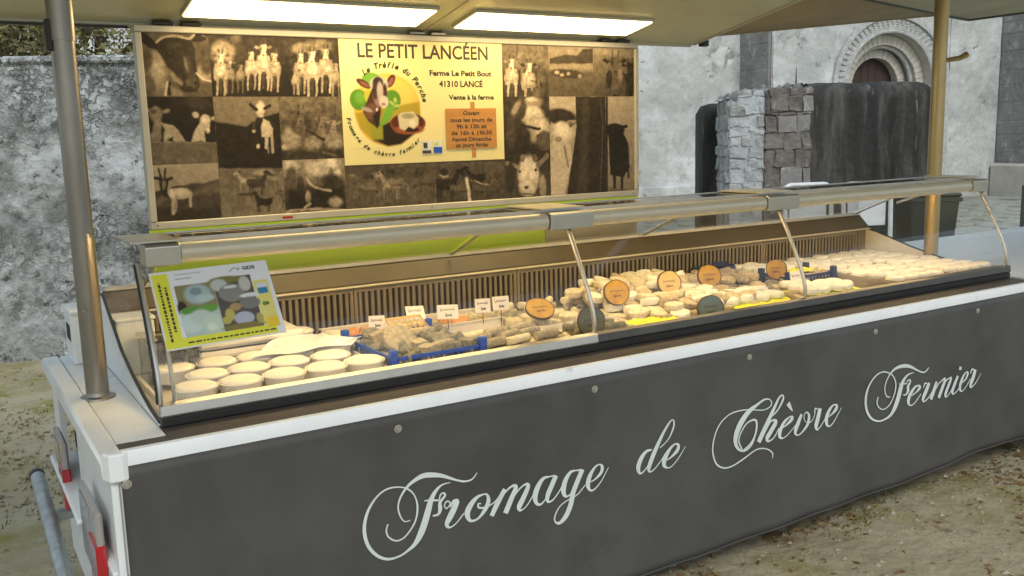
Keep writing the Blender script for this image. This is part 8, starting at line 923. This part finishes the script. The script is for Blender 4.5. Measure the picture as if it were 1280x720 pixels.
# ---- printed card stuck on the glass
cd = thing('info_card', (.5, 2.7, 1.05), 'white and yellow printed cheese information card fixed inside the left end of the glass', 'card')
TL, TR, BR, BL = (.500, 2.768, 1.262), (.838, 2.772, 1.270), (.858, 2.676, 1.062), (.512, 2.664, 1.054)
def cf(u, v, o):   # u right, v up, 0..1 ; world minus origin
    q = [(1-u)*(1-v)*BL[i]+u*(1-v)*BR[i]+u*v*TR[i]+(1-u)*v*TL[i] for i in range(3)]
    return (q[0]-.5, q[1]-2.7-.010-o*.9, q[2]-1.05+o*.4)
X, Z = np.meshgrid(np.linspace(0, 1, 130), np.linspace(0, 1, 88)); img = np.ones(X.shape+(3,))*np.array((.74, .76, .80))
Pq = lambda pts, c, s=.004: ('p', pts, c, s)
Bx = lambda x0, x1, z0, z1, c: Pq([(x0, z0), (x1, z0), (x1, z1), (x0, z1)], c)
El = lambda x, z, a, b, c, s=.3: ('e', (x, z, a, 0, 0, b), c, s)
yel = (.72, .72, .06)
raster(X, Z, img, [Bx(.015, .145, .02, .97, yel), Bx(.0, .93, .02, .13, yel), Bx(.83, .965, .12, .74, (.72, .66, .20)), Bx(.86, .965, .10, .24, (.78, .56, .04)),
    Bx(.175, .49, .48, .80, (.24, .22, .10)), El(.20, .50, .04, .1, (.05, .03, .02)), El(.35, .66, .11, .13, (.36, .46, .48)), El(.34, .70, .05, .05, (.20, .28, .32)), El(.40, .60, .08, .05, (.45, .55, .55)),
    Bx(.175, .49, .13, .48, (.44, .56, .52)), El(.26, .46, .08, .05, (.10, .30, .05)), El(.40, .46, .09, .05, (.14, .34, .06)), El(.25, .30, .09, .12, (.55, .66, .64)), El(.33, .36, .09, .10, (.50, .60, .56)), El(.42, .26, .09, .12, (.52, .64, .54)), El(.40, .22, .04, .05, (.66, .74, .64)),
    Bx(.495, .825, .13, .83, (.10, .09, .08)), El(.60, .80, .14, .05, (.20, .19, .06)), El(.54, .74, .07, .08, (.50, .52, .52)), El(.63, .62, .11, .12, (.24, .24, .22), .1), El(.63, .70, .06, .02, (.62, .64, .64)), El(.76, .72, .05, .10, (.50, .50, .46)), El(.78, .56, .09, .03, (.70, .72, .72)), El(.76, .46, .09, .08, (.20, .20, .20), .1),
    El(.57, .34, .04, .08, (.50, .44, .12)), El(.53, .27, .04, .05, (.46, .42, .10)), El(.63, .43, .05, .05, (.42, .28, .14)), El(.68, .27, .085, .085, (.42, .46, .56), .15), El(.66, .17, .18, .04, (.22, .18, .06)), El(.81, .24, .03, .07, (.42, .36, .12)),
    Bx(.855, .945, .62, .70, (.62, .66, .80)), Bx(.855, .945, .56, .64, (.03, .22, .42)), El(.885, .42, .02, .03, (.12, .26, .05)), El(.91, .42, .014, .02, (.05, .14, .04)),
    ('l', [(.66, .90), (.70, .94), (.74, .93)], (.10, .12, .16), .008), ('l', [(.73, .91), (.75, .93)], (.10, .12, .16), .007),
    ('l', [(.20, .945), (.42, .945)], (.3, .3, .34), .006), ('l', [(.20, .915), (.36, .915)], (.3, .3, .34), .006), ('l', [(.20, .885), (.33, .885)], (.3, .3, .34), .006)])
print_mesh('print', X, Z, img, cf, 'prc', cd)
mb = MB(); mb.add([cf(u, v, o) for o in (-.003, 0) for u, v in ((0, 0), (1, 0), (1, 1), (0, 1))], [(0, 1, 2, 3), (7, 6, 5, 4)]+[(i, (i+1) % 4, 4+(i+1) % 4, 4+i) for i in range(4)]); part('card_sheet', mb, 'paperw', cd, world=False)
text('lettering', 'GDS', 'ink', cd, cf, .83, .905, width=.11, height=.045, bold=.04, off=.002)
rnd = random.Random(2)
def dashes(mb, fn, u0, u1, v, h):
    u = u0
    while u < u1:
        wd = rnd.uniform(.015, .05); mb.add([fn(a, b, .0018) for a, b in ((u, v), (min(u+wd, u1), v), (min(u+wd, u1), v+h), (u, v+h))], [(0, 1, 2, 3)]); u += wd+.012
for fn_, a0, a1, v_ in ((cf, .18, .92, .055), (lambda a, b, o: cf(b, a, o), .10, .86, .05), (lambda a, b, o: cf(b, a, o), .22, .80, .095)):
    mb = MB(); dashes(mb, fn_, a0, a1, v_, .02); part('small_print', mb, 'ink', cd, world=False, fix=False)

# ================================================================== GOODS IN THE CASE   (floor of the well at FZ)
FZ = .839
def drum(r, h, n=22, w=.08, rr=.25, seed=0):
    mb = MB(); e = min(r, h)*rr
    mb.lathe((seed*.37, 0, 0), [(r*.55, .0), (r-e, .0), (r-.3*e, e*.3), (r, e), (r*1.01, h*.5), (r, h-e), (r-.3*e, h-.3*e), (r-e, h), (r*.5, h-.001)], n, w)
    mb.v = [(x-seed*.37, y, z) for x, y, z in mb.v]; return mb
def log_(r, l, seed=0):
    mb = MB(); pts = [(-l/2, 0, r), (-l/2+.004, 0, r), (-l/4, 0, r*1.01), (0, .001, r), (l/4, 0, r*.99), (l/2-.004, 0, r), (l/2, 0, r)]
    mb.tube(pts, [r*.8, r, r*1.02, r*.98, r*1.02, r, r*.8], 14)
    mb.v = [(x*(1+.0), y+.0018*noise.noise((x*60+seed, y*90, z*90)), z+.0018*noise.noise((x*60, y*90+seed, z*90))) for x, y, z in mb.v]; return mb
def pyramid(b, t, h):
    mb = MB(); mb.add([(sx*w, sy*w, z) for z, w in ((0, b), (h, t)) for sx, sy in ((-1, -1), (1, -1), (1, 1), (-1, 1))], [(0, 1, 2, 3), (4, 5, 6, 7)]+[(k, (k+1) % 4, 4+(k+1) % 4, 4+k) for k in range(4)]); return mb
CR_ = {}
for nm, mt in (('cream', 'rind'), ('pale', 'rindw'), ('brown', 'brown'), ('ash', 'ash'), ('white', 'curd')):
    CR_[nm] = [mesh('cheese', drum(.040*random.uniform(.93, 1.08), .031*random.uniform(.88, 1.15), seed=k+1, w=.13), mt, True) for k in range(4)]
FLAT = [mesh('cheese', drum(.044*random.uniform(.95, 1.05), .030*random.uniform(.9, 1.15), seed=k+8, w=.06, rr=.4), 'curd', True) for k in range(4)]
LOGS = {m: [mesh('cheese', log_(.0165*random.uniform(.93, 1.08), .105*random.uniform(.9, 1.1), k), m, True) for k in range(3)] for m in ('ashb', 'rindw', 'ash')}
CHEESES = []
def ch_(me, loc, rot, label, group, cat='cheese', name='goat_cheese'):
    CHEESES.append((me, loc, rot, label, group))
KINDS = {'cream': 'cream', 'pale': 'pale ivory', 'white': 'chalky white', 'brown': 'speckled brown', 'ash': 'ash grey'}
MARKS = [(2.42, 3.0, 'below the orange tag by the first mullion'), (2.42, 3.35, 'against the grille near the first mullion'), (2.73, 3.0, 'below the pale cream tag'), (2.73, 3.4, 'behind the pale cream tag'), (2.98, 3.0, 'below the right orange tag'),
         (2.98, 3.4, 'behind the right orange tag'), (2.5, 2.75, 'left of the grey green tag'), (2.8, 2.8, 'right of the grey green tag'), (3.28, 3.35, 'beside the navy folded crate'), (3.25, 2.95, 'by the second mullion'), (3.2, 2.75, 'on the yellow paper by the second mullion')]
def heap(x0, x1, yf0, yf1, kinds, label, group, h2, seed, sp=.083, z0=FZ, keep=1.0, tilt=.05, hh=.031):
    """rows of drum cheeses over a strip, stacked to h2(x, y) layers"""
    r = random.Random(seed); n = 0; x = x0
    for layer in range(4):
        y = yf0+.038*(layer % 2)+.01*layer; row = 0
        while y < yf1:
            x = x0+(.5*sp if row % 2 else 0)+.3*sp*(layer % 2)
            while x < x1:
                want = h2(x, y); row_ok = layer < want and (layer > want-2.1 or y < yf0+.06) and r.random() < keep
                if row_ok:
                    k = r.choice(kinds); me = r.choice(CR_[k]); t = tilt*(1+layer*.9)
                    lm = min(MARKS, key=lambda q: (q[0]-x)**2+(q[1]-y)**2); lb_ = '%s drum cheese of the %s, %s' % (KINDS[k], label, lm[2])
                    ch_(me, (x+r.gauss(0, .005), y+r.gauss(0, .005), z0+layer*hh+r.uniform(0, .004)), (r.gauss(0, t), r.gauss(0, t), r.random()*6), lb_, lb_.replace('drum cheese', 'drum cheeses')); n += 1
                x += sp
            y += sp*.9; row += 1
    return n

def tub(x, y, z, s, label, group):
    s *= 1.12; t = thing('cheese_tub', (x, y, z), label, 'tub', group)
    pot = MB().lathe((0, 0, 0), [(.048*s, 0), (.052*s, .004), (.058*s, .040), (.061*s, .041), (.061*s, .044), (.057*s, .044), (.055*s, .036), (.02, .035)], 26)
    part('pot', pot, 'pot', t, world=False, smooth=True)
    c = MB().lathe((x, y, 0), [(.03*s, .034), (.055*s, .034), (.0545*s, .045), (.048*s, .051), (.02*s, .052)], 26, .05); c.v = [(a-x, b-y, d) for a, b, d in c.v]
    part('curd', c, 'curd', t, world=False, smooth=True); return t
# white tray of faisselles at the left
def tray(x0, x1, y0, y1, h, label, m='tray', z=FZ, wall=.004):
    t = thing('tray', ((x0+x1)/2, y0, z), label, 'tray')
    part('bottom', MB().box(x0+.01, x1-.01, y0+.01, y1-.01, z+.001, z+.004), m, t)
    for n, a in (('wall', ((x0+.004, y0+.004), (x1-.004, y0+.004))), ('wall', ((x1-.004, y0+.004), (x1-.004, y1-.004))), ('wall', ((x1-.004, y1-.004), (x0+.004, y1-.004))), ('wall', ((x0+.004, y1-.004), (x0+.004, y0+.004)))):
        (ax, ay), (bx_, by) = a; part(n, MB().box(min(ax, bx_)-wall/2, max(ax, bx_)+wall/2, min(ay, by)-wall/2, max(ay, by)+wall/2, z+.0045, z+h), m, t)
    part('rim', MB().box(x0-.006, x1+.006, y0-.006, y0+.004, z+h, z+h+.005, c=.002).box(x0-.006, x1+.006, y1-.004, y1+.006, z+h, z+h+.005, c=.002).box(x0-.006, x0+.004, y0+.004, y1-.004, z+h, z+h+.005).box(x1-.004, x1+.006, y0+.004, y1-.004, z+h, z+h+.005), m, t)
    return t
tray(.515, 1.222, 2.685, 3.17, .034, 'white tray of round fresh cheeses at the left end of the case')
rw = [('front', 2.80, .612, 5), ('second', 2.945, .68, 4), ('third', 3.09, .612, 5)]
for nm, y, x0, n in rw:
    for k in range(n):
        tub(x0+.137*k+random.uniform(-.004, .004), y+random.uniform(-.006, .006), FZ+.022, 1.0, 'round white tub of fresh curd in the %s row of the left tray' % nm, 'tubs in the %s row of the left tray' % nm)
st = thing('stacked_tubs', (.86, 3.3, FZ), 'big white tub stack at the back left, behind the rows of fresh curd tubs', 'tub')
for k in range(3):
    part('tub', MB().box(.72, 1.10, 3.20, 3.44, FZ+.001+.04*k, FZ+.034+.04*k, c=.012), 'pot', st); 
for k, (x, y) in enumerate(((1.16, 3.28), (1.27, 3.36), (1.14, 3.42))):
    tub(x, y, FZ+.02*(k == 2), .95, ['white curd tub beside the tub stack at the back left', 'white curd tub against the grille by the orange cheese', 'white curd tub squeezed behind the stack at the back left'][k], None)
cb_ = thing('clear_box', (.62, 3.16, FZ), 'clear plastic box with ribbed sides behind the left curd tubs', 'box')
part('walls', MB().box(.545, .705, 3.12, 3.30, FZ+.002, .985, c=.008), 'plastic', cb_); part('lid', MB().box(.54, .71, 3.115, 3.305, .987, .995, c=.003), 'plastic', cb_)
for k in range(5): part('rib', MB().box(.556+.03*k, .561+.03*k, 3.113, 3.118, .86, .98), 'plastic', cb_)
sky_refl = thing('sky_reflection', (.95, 3.15, .915), 'bluish white sheet over the rear curd tubs, standing in for sky reflected in the pane', 'sheet')  # added sheet, imitates the sky's reflection in the left pane
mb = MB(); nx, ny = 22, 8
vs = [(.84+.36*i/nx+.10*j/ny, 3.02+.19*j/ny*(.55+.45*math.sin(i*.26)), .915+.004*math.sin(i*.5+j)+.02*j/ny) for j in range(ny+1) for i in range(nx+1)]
mb.add(vs, [(j*(nx+1)+i, j*(nx+1)+i+1, (j+1)*(nx+1)+i+1, (j+1)*(nx+1)+i) for j in range(ny) for i in range(nx)]); part('sky_refl', mb, 'white', sky_refl, smooth=True)

def open_crate(x0, x1, y0, y1, h, m, label, name='crate', rib=.022, post=.018, hp=.026):
    t = thing(name, ((x0+x1)/2, y0, FZ), label, 'crate'); z = FZ
    part('bottom', MB().box(x0+.006, x1-.006, y0+.006, y1-.006, z+.001, z+.005), m, t)
    for (ax, bx_, ay, by) in ((x0, x1, y0, y0), (x0, x1, y1, y1), (x0, x0, y0, y1), (x1, x1, y0, y1)):
        mb = MB(); hor = ay == by; L = (bx_-ax) if hor else (by-ay); w = .0025
        def B(l0, l1, z0, z1, ww=w): mb.box(ax+l0, ax+l1, ay-ww, ay+ww, z0, z1) if hor else mb.box(ax-ww, ax+ww, ay+l0, ay+l1, z0, z1)
        B(post, L-post, z+h-.012, z+h, w*1.6); B(post, L-post, z+.005, z+.018); B(post, L-post, z+h*.5-.003, z+h*.5+.003, w*.8)
        n = max(2, int(L/rib))
        for k in range(n+1):
            l = post+(L-2*post)*k/n; B(max(l-.003, post), min(l+.003, L-post), z+.0181, z+h-.0121, w*.7)
        part('lattice_side', mb, m, t)
    for cx in (x0, x1):
        for cy in (y0, y1):
            part('corner_post', MB().box(cx-post*.75, cx+post*.75, cy-post*.75, cy+post*.75, z+.001, z+h+hp, c=.003), m, t)
    return t
open_crate(1.235, 1.575, 2.748, 3.165, .070, 'blue', 'blue lattice crate of grey cheeses near the left of the case')
rnd = random.Random(11)
gl = 'grey mould ripened cheese lying in the left blue crate'; gg = 'cheeses in the left blue crate'
PYR = mesh('cheese', pyramid(.034, .024, .045), 'ash', False); PYR2 = mesh('cheese', pyramid(.034, .024, .042), 'ashb', False)
for k in range(34):
    x = 1.275+(k % 6)*.053+rnd.gauss(0, .006); y = 2.79+((k//6) % 6)*.062+rnd.gauss(0, .006); z = FZ+.012+(.03 if k % 3 else .0)+(y-2.75)*.06
    sh = rnd.random()
    if sh < .40: ch_(rnd.choice(CR_['ash']), (x, y, z), (rnd.gauss(0, .3), rnd.gauss(0, .3), rnd.random()*6), gl, gg)
    elif sh < .7: ch_(rnd.choice(LOGS['ash' if rnd.random() < .5 else 'ashb']), (x, y, z), (0, rnd.gauss(0, .15), rnd.uniform(-.6, .9)), gl.replace('cheese lying', 'cheese log lying'), 'cheese logs in the left blue crate')
    else: ch_(rnd.choice([PYR, PYR2]), (x, y, z), (rnd.gauss(0, .15), rnd.gauss(0, .15), rnd.random()*3), gl.replace('cheese lying', 'pyramid cheese lying'), 'pyramid cheeses in the left blue crate')
o = tag(inst('large_cheese', mesh('cheese', drum(.062, .026, seed=5, w=.05), 'ashb', True), None, (1.325, 2.90, .925), (.75, -.1, .2)), 'largest round greenish grey cheese leaning on top in the left blue crate', 'cheese')
# centre left: white trays of logs, small herb cheeses
tray(1.605, 1.97, 2.70, 3.06, .026, 'white tray of ash coated cheese logs right of the left blue crate')
tray(1.24, 1.93, 3.20, 3.44, .050, 'white tray of orange and cream cheeses along the grille, behind the paper tags')
tray(1.985, 2.36, 2.70, 3.05, .020, 'white tray of tiny grey and brown cheeses behind the first mullion')
for k in range(22):
    r_ = k//4; y = 2.735+.042*r_; x = 1.66+.085*(k % 4)+.012*(r_ % 2)
    if x > 1.93: continue
    ch_(rnd.choice(LOGS['ashb' if rnd.random() < .6 else 'rindw']), (x, y, FZ+.006), (0, 0, R(12)+rnd.gauss(0, .08)), 'ash dusted log cheese lying in the tray right of the left blue crate', 'cheese logs in the middle white tray')
for k in range(9): ch_(rnd.choice(LOGS['ashb' if rnd.random() < .7 else 'rindw']), (1.65+.1*(k % 3)+rnd.gauss(0, .01), 2.80+.075*(k//3), FZ+.038), (0, 0, R(15)+rnd.gauss(0, .25)), 'ash dusted cheese log stacked uppermost in the tray right of the left blue crate', 'cheese logs on top in the middle white tray')
for k in range(20):
    x = 1.29+.034*k; col = 'apricot' if k in (1, 2, 3, 4, 12, 13, 14) else ('cream' if k % 2 else 'pale')
    if col == 'apricot':
        if k == 1: AP = [mesh('cheese', drum(.034, .030, seed=s, w=.15), 'apricot', True) for s in (3, 4)]
        ch_(rnd.choice(AP), (x, 3.25+.07*(k % 2), FZ+.03), (rnd.gauss(0, .3), rnd.gauss(0, .3), 0), 'orange spiced cheese in the tray behind the paper tags', 'orange cheeses in the rear tray')
    ch_(rnd.choice(CR_[col] if col != 'apricot' else CR_['cream']), (x, 3.38-.07*(k % 2), FZ+.012), (rnd.gauss(0, .2), rnd.gauss(0, .2), 0), 'cream cheese round in the tray behind the paper tags', 'cream cheeses in the rear tray')
tiny = {m: mesh('cheese', drum(.017, .02, 14, seed=4), m, True) for m in ('ash', 'brown', 'rindw', 'ashb')}
for k in range(32):
    x = 2.02+.040*(k % 8)+rnd.gauss(0, .006); y = 2.74+.065*(k//8)+rnd.gauss(0, .006); m = rnd.choice(['ash', 'ash', 'brown', 'ashb', 'rindw'] if x < 2.25 else ['rindw', 'ashb'])
    ch_(tiny[m], (x, y, FZ+.006+rnd.uniform(0, .006)), (rnd.gauss(0, .5), rnd.gauss(0, .5), 0), {'ash': 'tiny dark grey', 'brown': 'tiny brown', 'ashb': 'tiny pale grey', 'rindw': 'tiny ivory'}[m]+' cheese in the white tray behind the first mullion', {'ash': 'tiny dark grey', 'brown': 'tiny brown', 'ashb': 'tiny pale grey', 'rindw': 'tiny ivory'}[m]+' cheeses in the white tray')
for k in range(6): ch_(LOGS['ash'][k % 3], (2.06+.06*(k % 3), 2.80+.07*(k//3), FZ+.028), (0, 0, R(-35)+rnd.gauss(0, .3)), 'short blue grey cheese roll on the white tray behind the first mullion', 'grey rolls on the white tray')
for k in range(13): ch_(rnd.choice(LOGS['rindw']), (1.98+.055*k, 3.40-.05*(k % 2), FZ+.004+.034*(k % 2)), (0, rnd.gauss(0, .1), R(35)+rnd.gauss(0, .2)), 'ivory cheese log lying at the back along the grille', 'ivory logs along the grille')
for k in range(20): ch_(rnd.choice(CR_['pale']+LOGS['rindw']), (2.0+.065*(k % 10)+rnd.gauss(0, .01), 3.12+.10*(k//10), FZ+.002+.01*(k % 2)), (rnd.gauss(0, .1), rnd.gauss(0, .1), rnd.random()*3), 'ivory cheese in the loose rear rows left of the heap', 'ivory cheeses in the rear rows')
# the big middle heap
n1 = heap(2.40, 2.98, 2.73, 3.46, ['cream', 'pale', 'pale', 'white', 'white', 'brown', 'cream'], 'middle heap', 'cream cheeses of the middle heap',
          lambda x, y: (1.0+(y-2.73)*3.0+(0.8 if 2.5 < x < 2.95 else 0)), 21, keep=.95)
n2 = heap(2.99, 3.38, 2.86, 3.46, ['brown', 'cream', 'brown', 'cream', 'ash'], 'right heap', 'brown cheeses of the middle heap',
          lambda x, y: (1.2+(y-2.8)*2.2), 22, keep=.95)
n3 = heap(3.16, 3.62, 2.70, 2.86, ['brown', 'cream'], 'front row', 'brown cheeses at the front by the second mullion', lambda x, y: 2.0 if x < 3.24 else 0, 23)
# lying on yellow paper: white ones at the front right
def paper(x0, x1, y0, y1, z, label, m='papery', name='yellow_paper'):
    t = thing(name, ((x0+x1)/2, y0, z), label, 'paper'); mb = MB(); n = 8
    mb.add([(x0+(x1-x0)*i/n+rnd.gauss(0, .004), y0+(y1-y0)*j/n+rnd.gauss(0, .004), z+.004*rnd.random()+.006*abs(math.sin(i*1.3+j))) for j in range(n+1) for i in range(n+1)], [(j*(n+1)+i, j*(n+1)+i+1, (j+1)*(n+1)+i+1, (j+1)*(n+1)+i) for j in range(n) for i in range(n)])
    part('sheet', mb, m, t)
paper(2.22, 2.44, 2.69, 2.79, .892, 'crumpled bright yellow paper at the front under the dark olive tag')
paper(2.76, 3.12, 2.685, 2.88, .889, 'bright yellow paper under white cheeses, right of the grey green tag')
paper(3.22, 3.56, 2.685, 2.90, .889, 'yellow paper under fresh white cheeses in front of the right blue crate')
for k in range(10): ch_(rnd.choice(FLAT), (2.72+.088*(k % 5), 2.80+.09*(k//5), .893+.008*(k//5)), (rnd.gauss(0, .1), rnd.gauss(0, .1), 0), 'fresh white round cheese on the yellow paper right of the grey green tag', 'white cheeses on the middle yellow paper')
for k in range(10): ch_(rnd.choice(FLAT), (3.25+.078*(k % 4)+.03*(k//4), 2.755+.085*(k//4), .894), (rnd.gauss(0, .1), rnd.gauss(0, .1), 0), 'fresh white round cheese on the yellow paper before the right blue crate', 'white cheeses on the right yellow paper')
# right blue crate and grey crates of white cheeses
open_crate(3.425, 3.745, 3.03, 3.20, .082, 'navy', 'dark blue lattice crate of cheeses left of the grey crates', rib=.026)
for k in range(12): ch_(rnd.choice(CR_['brown']), (3.46+.05*(k % 6), 3.075+.07*(k//6), FZ+.05), (rnd.gauss(0, .2), rnd.gauss(0, .2), 0), 'brown rind cheese inside the dark blue lattice crate', 'cheeses in the dark blue crate')
paper(3.50, 3.70, 3.06, 3.18, .924, 'small yellow paper lying on the dark blue crate')
sc = thing('blue_tray', (3.3, 3.44, FZ), 'folded navy blue plastic crate lying against the grille behind the heap', 'crate')
part('tray', MB().box(3.20, 3.46, 3.40, 3.47, FZ+.02, .945, c=.01), 'navy', sc); part('grip', MB().box(3.28, 3.38, 3.385, 3.399, .945, .97, c=.004), 'navy', sc)
def solid_crate(x0, x1, y0, y1, h, label):
    t = thing('crate', ((x0+x1)/2, y0, FZ), label, 'crate'); z = FZ
    part('bottom', MB().box(x0+.008, x1-.008, y0+.008, y1-.008, z+.001, z+h-.02), 'greycrate', t)
    for (ax, bx_, ay, by) in ((x0, x1, y0, y0+.006), (x0, x1, y1-.006, y1), (x0, x0+.006, y0+.0061, y1-.0061), (x1-.006, x1, y0+.0061, y1-.0061)):
        part('wall', MB().box(ax, bx_, ay, by, z+.0015, z+h), 'greycrate', t)
    part('rim', MB().box(x0-.005, x1+.005, y0-.005, y0+.002, z+h-.012, z+h+.003).box(x0-.005, x0+.002, y0+.002, y1, z+h-.012, z+h+.003).box(x0-.004, x0+.001, y0+.002, y1, z+h*.5-.003, z+h*.5+.003), 'greycrate', t)
    for k in range(4): part('rib', MB().box(x0-.004, x0+.001, y0+.03+(y1-y0-.06)*k/3-.003, y0+.03+(y1-y0-.06)*k/3+.003, z+.002, z+h-.0125), 'greycrate', t)
CRT = [(3.775, 4.18, 2.69, 3.085, .064, 'front left grey crate of white cheeses, its ribbed side facing the blue crate'), (4.19, 4.575, 2.69, 3.085, .064, 'front right grey crate of white cheeses at the end of the case'),
       (3.775, 4.18, 3.095, 3.475, .066, 'rear left grey crate of white cheeses along the grille'), (4.19, 4.575, 3.095, 3.475, .066, 'rear right grey crate of white cheeses in the far corner of the case'), ]
for (x0, x1, y0, y1, h, lab) in CRT:
    solid_crate(x0, x1, y0, y1, h, lab); where = lab.split(' of white')[0]
    nx, ny = 4, 4
    for i in range(nx):
        for j in range(ny):
            ch_(rnd.choice(FLAT), (x0+.052+(x1-x0-.104)*i/(nx-1), y0+.05+(y1-y0-.10)*j/(ny-1), FZ+h-.019+rnd.uniform(0, .010)), (rnd.gauss(0, .04), rnd.gauss(0, .04), rnd.random()*6), 'round fresh white cheese packed in the '+where, 'cheeses in the '+where)
for k in range(8): ch_(rnd.choice(FLAT), (3.50+.09*(k % 3), 3.27+.075*(k//3), FZ+.062), (rnd.gauss(0, .05), rnd.gauss(0, .05), 0), 'fresh white cheese behind the dark blue lattice crate', 'white cheeses behind the dark blue crate')
bx2 = thing('white_tray', (3.6, 3.24, FZ), 'low white tray behind the dark blue lattice crate', 'tray'); part('tray', MB().box(3.47, 3.755, 3.225, 3.47, FZ+.001, FZ+.060, c=.006), 'tray', bx2)

# ---- price tags: round slices with pen writing
def scribble(mb, x0, x1, z, h, seed, fn):
    r = random.Random(seed); n = 34; amp = [r.uniform(.35, 1) for _ in range(8)]; amp[0] = 1.3
    pts = [(x0+(x1-x0)*i/n+.035*(x1-x0)*math.sin(i*1.45+1), z+h*.42*amp[int(i*.23) % 8]*math.sin(i*1.45), .0017) for i in range(n+1)]
    ribbon(mb, pts, fn, 0, .0004, 3)
def disc(x, y, z, r, m, tilt, yaw, label, seed, oval=.9):
    t = thing('price_tag', (x, y, z), label, 'price tag'); t.rotation_euler = (tilt, 0, yaw)
    mb = MB(); n = 26; rr = [r*(1+.05*noise.noise((math.cos(a)*1.5, math.sin(a)*1.5, seed))) for a in [2*math.pi*k/n for k in range(n)]]
    ring_ = lambda s, yy: [(rr[k]*s*math.cos(2*math.pi*k/n), yy, rr[k]*s*oval*math.sin(2*math.pi*k/n)) for k in range(n)]
    mb.add(ring_(.93, -.005)+ring_(.93, .005), [tuple(range(n)), tuple(reversed(range(n, 2*n)))]+[(k, (k+1) % n, n+(k+1) % n, n+k) for k in range(n)]); part('face', mb, m, t, world=False)
    b = MB(); b.add(ring_(.935, -.0045)+ring_(1.0, -.0055)+ring_(1.0, .0055)+ring_(.935, .0045), [(q*n+k, q*n+(k+1) % n, (q+1)*n+(k+1) % n, (q+1)*n+k) for q in range(3) for k in range(n)]); part('bark_rim', b, 'bark', t, world=False)
    w_ = MB(); fn = lambda a, c, o: (a, -.0058-o, c)
    scribble(w_, -r*.55, r*.5, r*.12, r*.22, seed, fn); scribble(w_, -r*.3, r*.3, -r*.25, r*.22, seed+9, fn); part('pen_writing', w_, 'pen', t, world=False, fix=False)
YAW = R(-12)
disc(2.05, 3.10, .925, .062, 'orange', -.95, YAW, 'orange round wood slice tag lying left of the first mullion', 1, .95)
disc(2.055, 2.76, .925, .056, 'olivew', -.25, YAW, 'dark olive round tag standing behind the first mullion', 2, 1.05)
disc(2.42, 3.07, .955, .060, 'orange', -.35, YAW, 'orange round tag standing right of the first mullion, left of the cream one', 3, .92)
disc(2.73, 3.09, .962, .058, 'creamw', -.25, YAW, 'pale cream round tag standing between the two orange ones in the heap', 4, .95)
disc(2.98, 3.10, .965, .062, 'orange', -.30, YAW, 'orange round tag furthest right in the cheese heap', 5, .85)
disc(2.615, 2.71, .915, .062, 'greenw', -.25, YAW, 'grey green round tag at the front of the cheese heap', 6, .85)
disc(3.42, 3.10, .955, .050, 'orange', -.1, R(-60), 'narrow orange tag seen edge on beside the dark blue crate', 7, 1)
def card(x, y, z, wd, h, tilt, yaw, label, seed, m='paperw'):
    t = thing('price_card', (x, y, z), label, 'price tag'); t.rotation_euler = (tilt, R(random.uniform(-5, 5)), yaw)
    part('card', MB().box(-wd/2, wd/2, -.0008, .0008, 0, h), m, t, world=False); w_ = MB(); fn = lambda a, c, o: (a, -.0012-o, c)
    scribble(w_, -wd*.38, wd*.34, h*.68, h*.24, seed, fn); scribble(w_, -wd*.12, wd*.2, h*.28, h*.26, seed+5, fn); part('pen_writing', w_, 'pen', t, world=False, fix=False)
    part('pick', MB().tube([(0, .002, .01), (0, .004, -.045)], .0016, 6), 'bark', t, world=False)
card(1.375, 3.19, .915, .062, .052, -.3, R(-10), 'leftmost small white paper tag, beside the orange cheese', 1)
card(1.53, 3.17, .935, .078, .056, -.5, R(0), 'second white paper tag from the left, leaning back over the blue crate', 2)
card(1.655, 3.15, .925, .082, .056, -.3, R(-20), 'third white paper tag from the left, widest of them', 3)
card(1.83, 3.18, .925, .064, .056, -.15, R(-12), 'fourth white paper tag, left one of the right pair', 4)
card(1.915, 3.18, .925, .070, .056, -.15, R(-12), 'rightmost white paper tag, by the left orange wood slice', 5)
card(3.37, 2.93, .905, .060, .062, -.2, R(-12), 'pinkish white paper tag in front of the dark blue lattice crate', 6)
bk = thing('mesh_basket', (1.47, 3.13, .92), 'small yellowish mesh basket lying tilted behind the left blue crate', 'basket'); mb = MB()
for k in range(7): mb.tube([(1.40+.02*k, 3.07, .925), (1.40+.02*k, 3.14, .955)], .0022, 5)
for k in range(4): mb.tube([(1.395, 3.07+.0233*k, .925+.01*k), (1.525, 3.07+.0233*k, .925+.01*k)], .0022, 5)
part('mesh', mb, 'creamw', bk); part('rim', MB().tube([(1.39, 3.065, .922), (1.53, 3.065, .922), (1.53, 3.145, .958), (1.39, 3.145, .958), (1.39, 3.065, .922)], .004, 6), 'creamw', bk)

# ---- link the cheeses: the 300 that show largest singly, the small rest behind them as one mass
def _size(c):
    me, loc = c[0], Vector(c[1]); d = (loc-cam.location).length
    if not hasattr(_size, 'm'): _size.m = {}
    if me.name not in _size.m: _size.m[me.name] = max((v.co.length for v in me.vertices))
    return _size.m[me.name]/d
CHEESES.sort(key=_size, reverse=True)
for me, loc, rot, label, group in CHEESES[:300]: tag(inst('goat_cheese', me, None, loc, rot), label, 'cheese', group)
mb = MB(); mats = []; idx = []
from mathutils import Euler
for me, loc, rot, label, group in CHEESES[300:]:
    m4 = Matrix.Translation(loc) @ Euler(rot).to_matrix().to_4x4(); mt = me.materials[0]
    if mt not in mats: mats.append(mt)
    mb.add([tuple(m4 @ v.co) for v in me.vertices], [tuple(p.vertices) for p in me.polygons]); idx += [mats.index(mt)]*len(me.polygons)
if mats:
    o = part('small_cheeses', mb, mats[0], smooth=True)
    for mt in mats[1:]: o.data.materials.append(mt)
    o.data.polygons.foreach_set('material_index', idx); tag(o, 'mass of smaller cheeses towards the back of the display case', 'cheeses', kind='stuff')
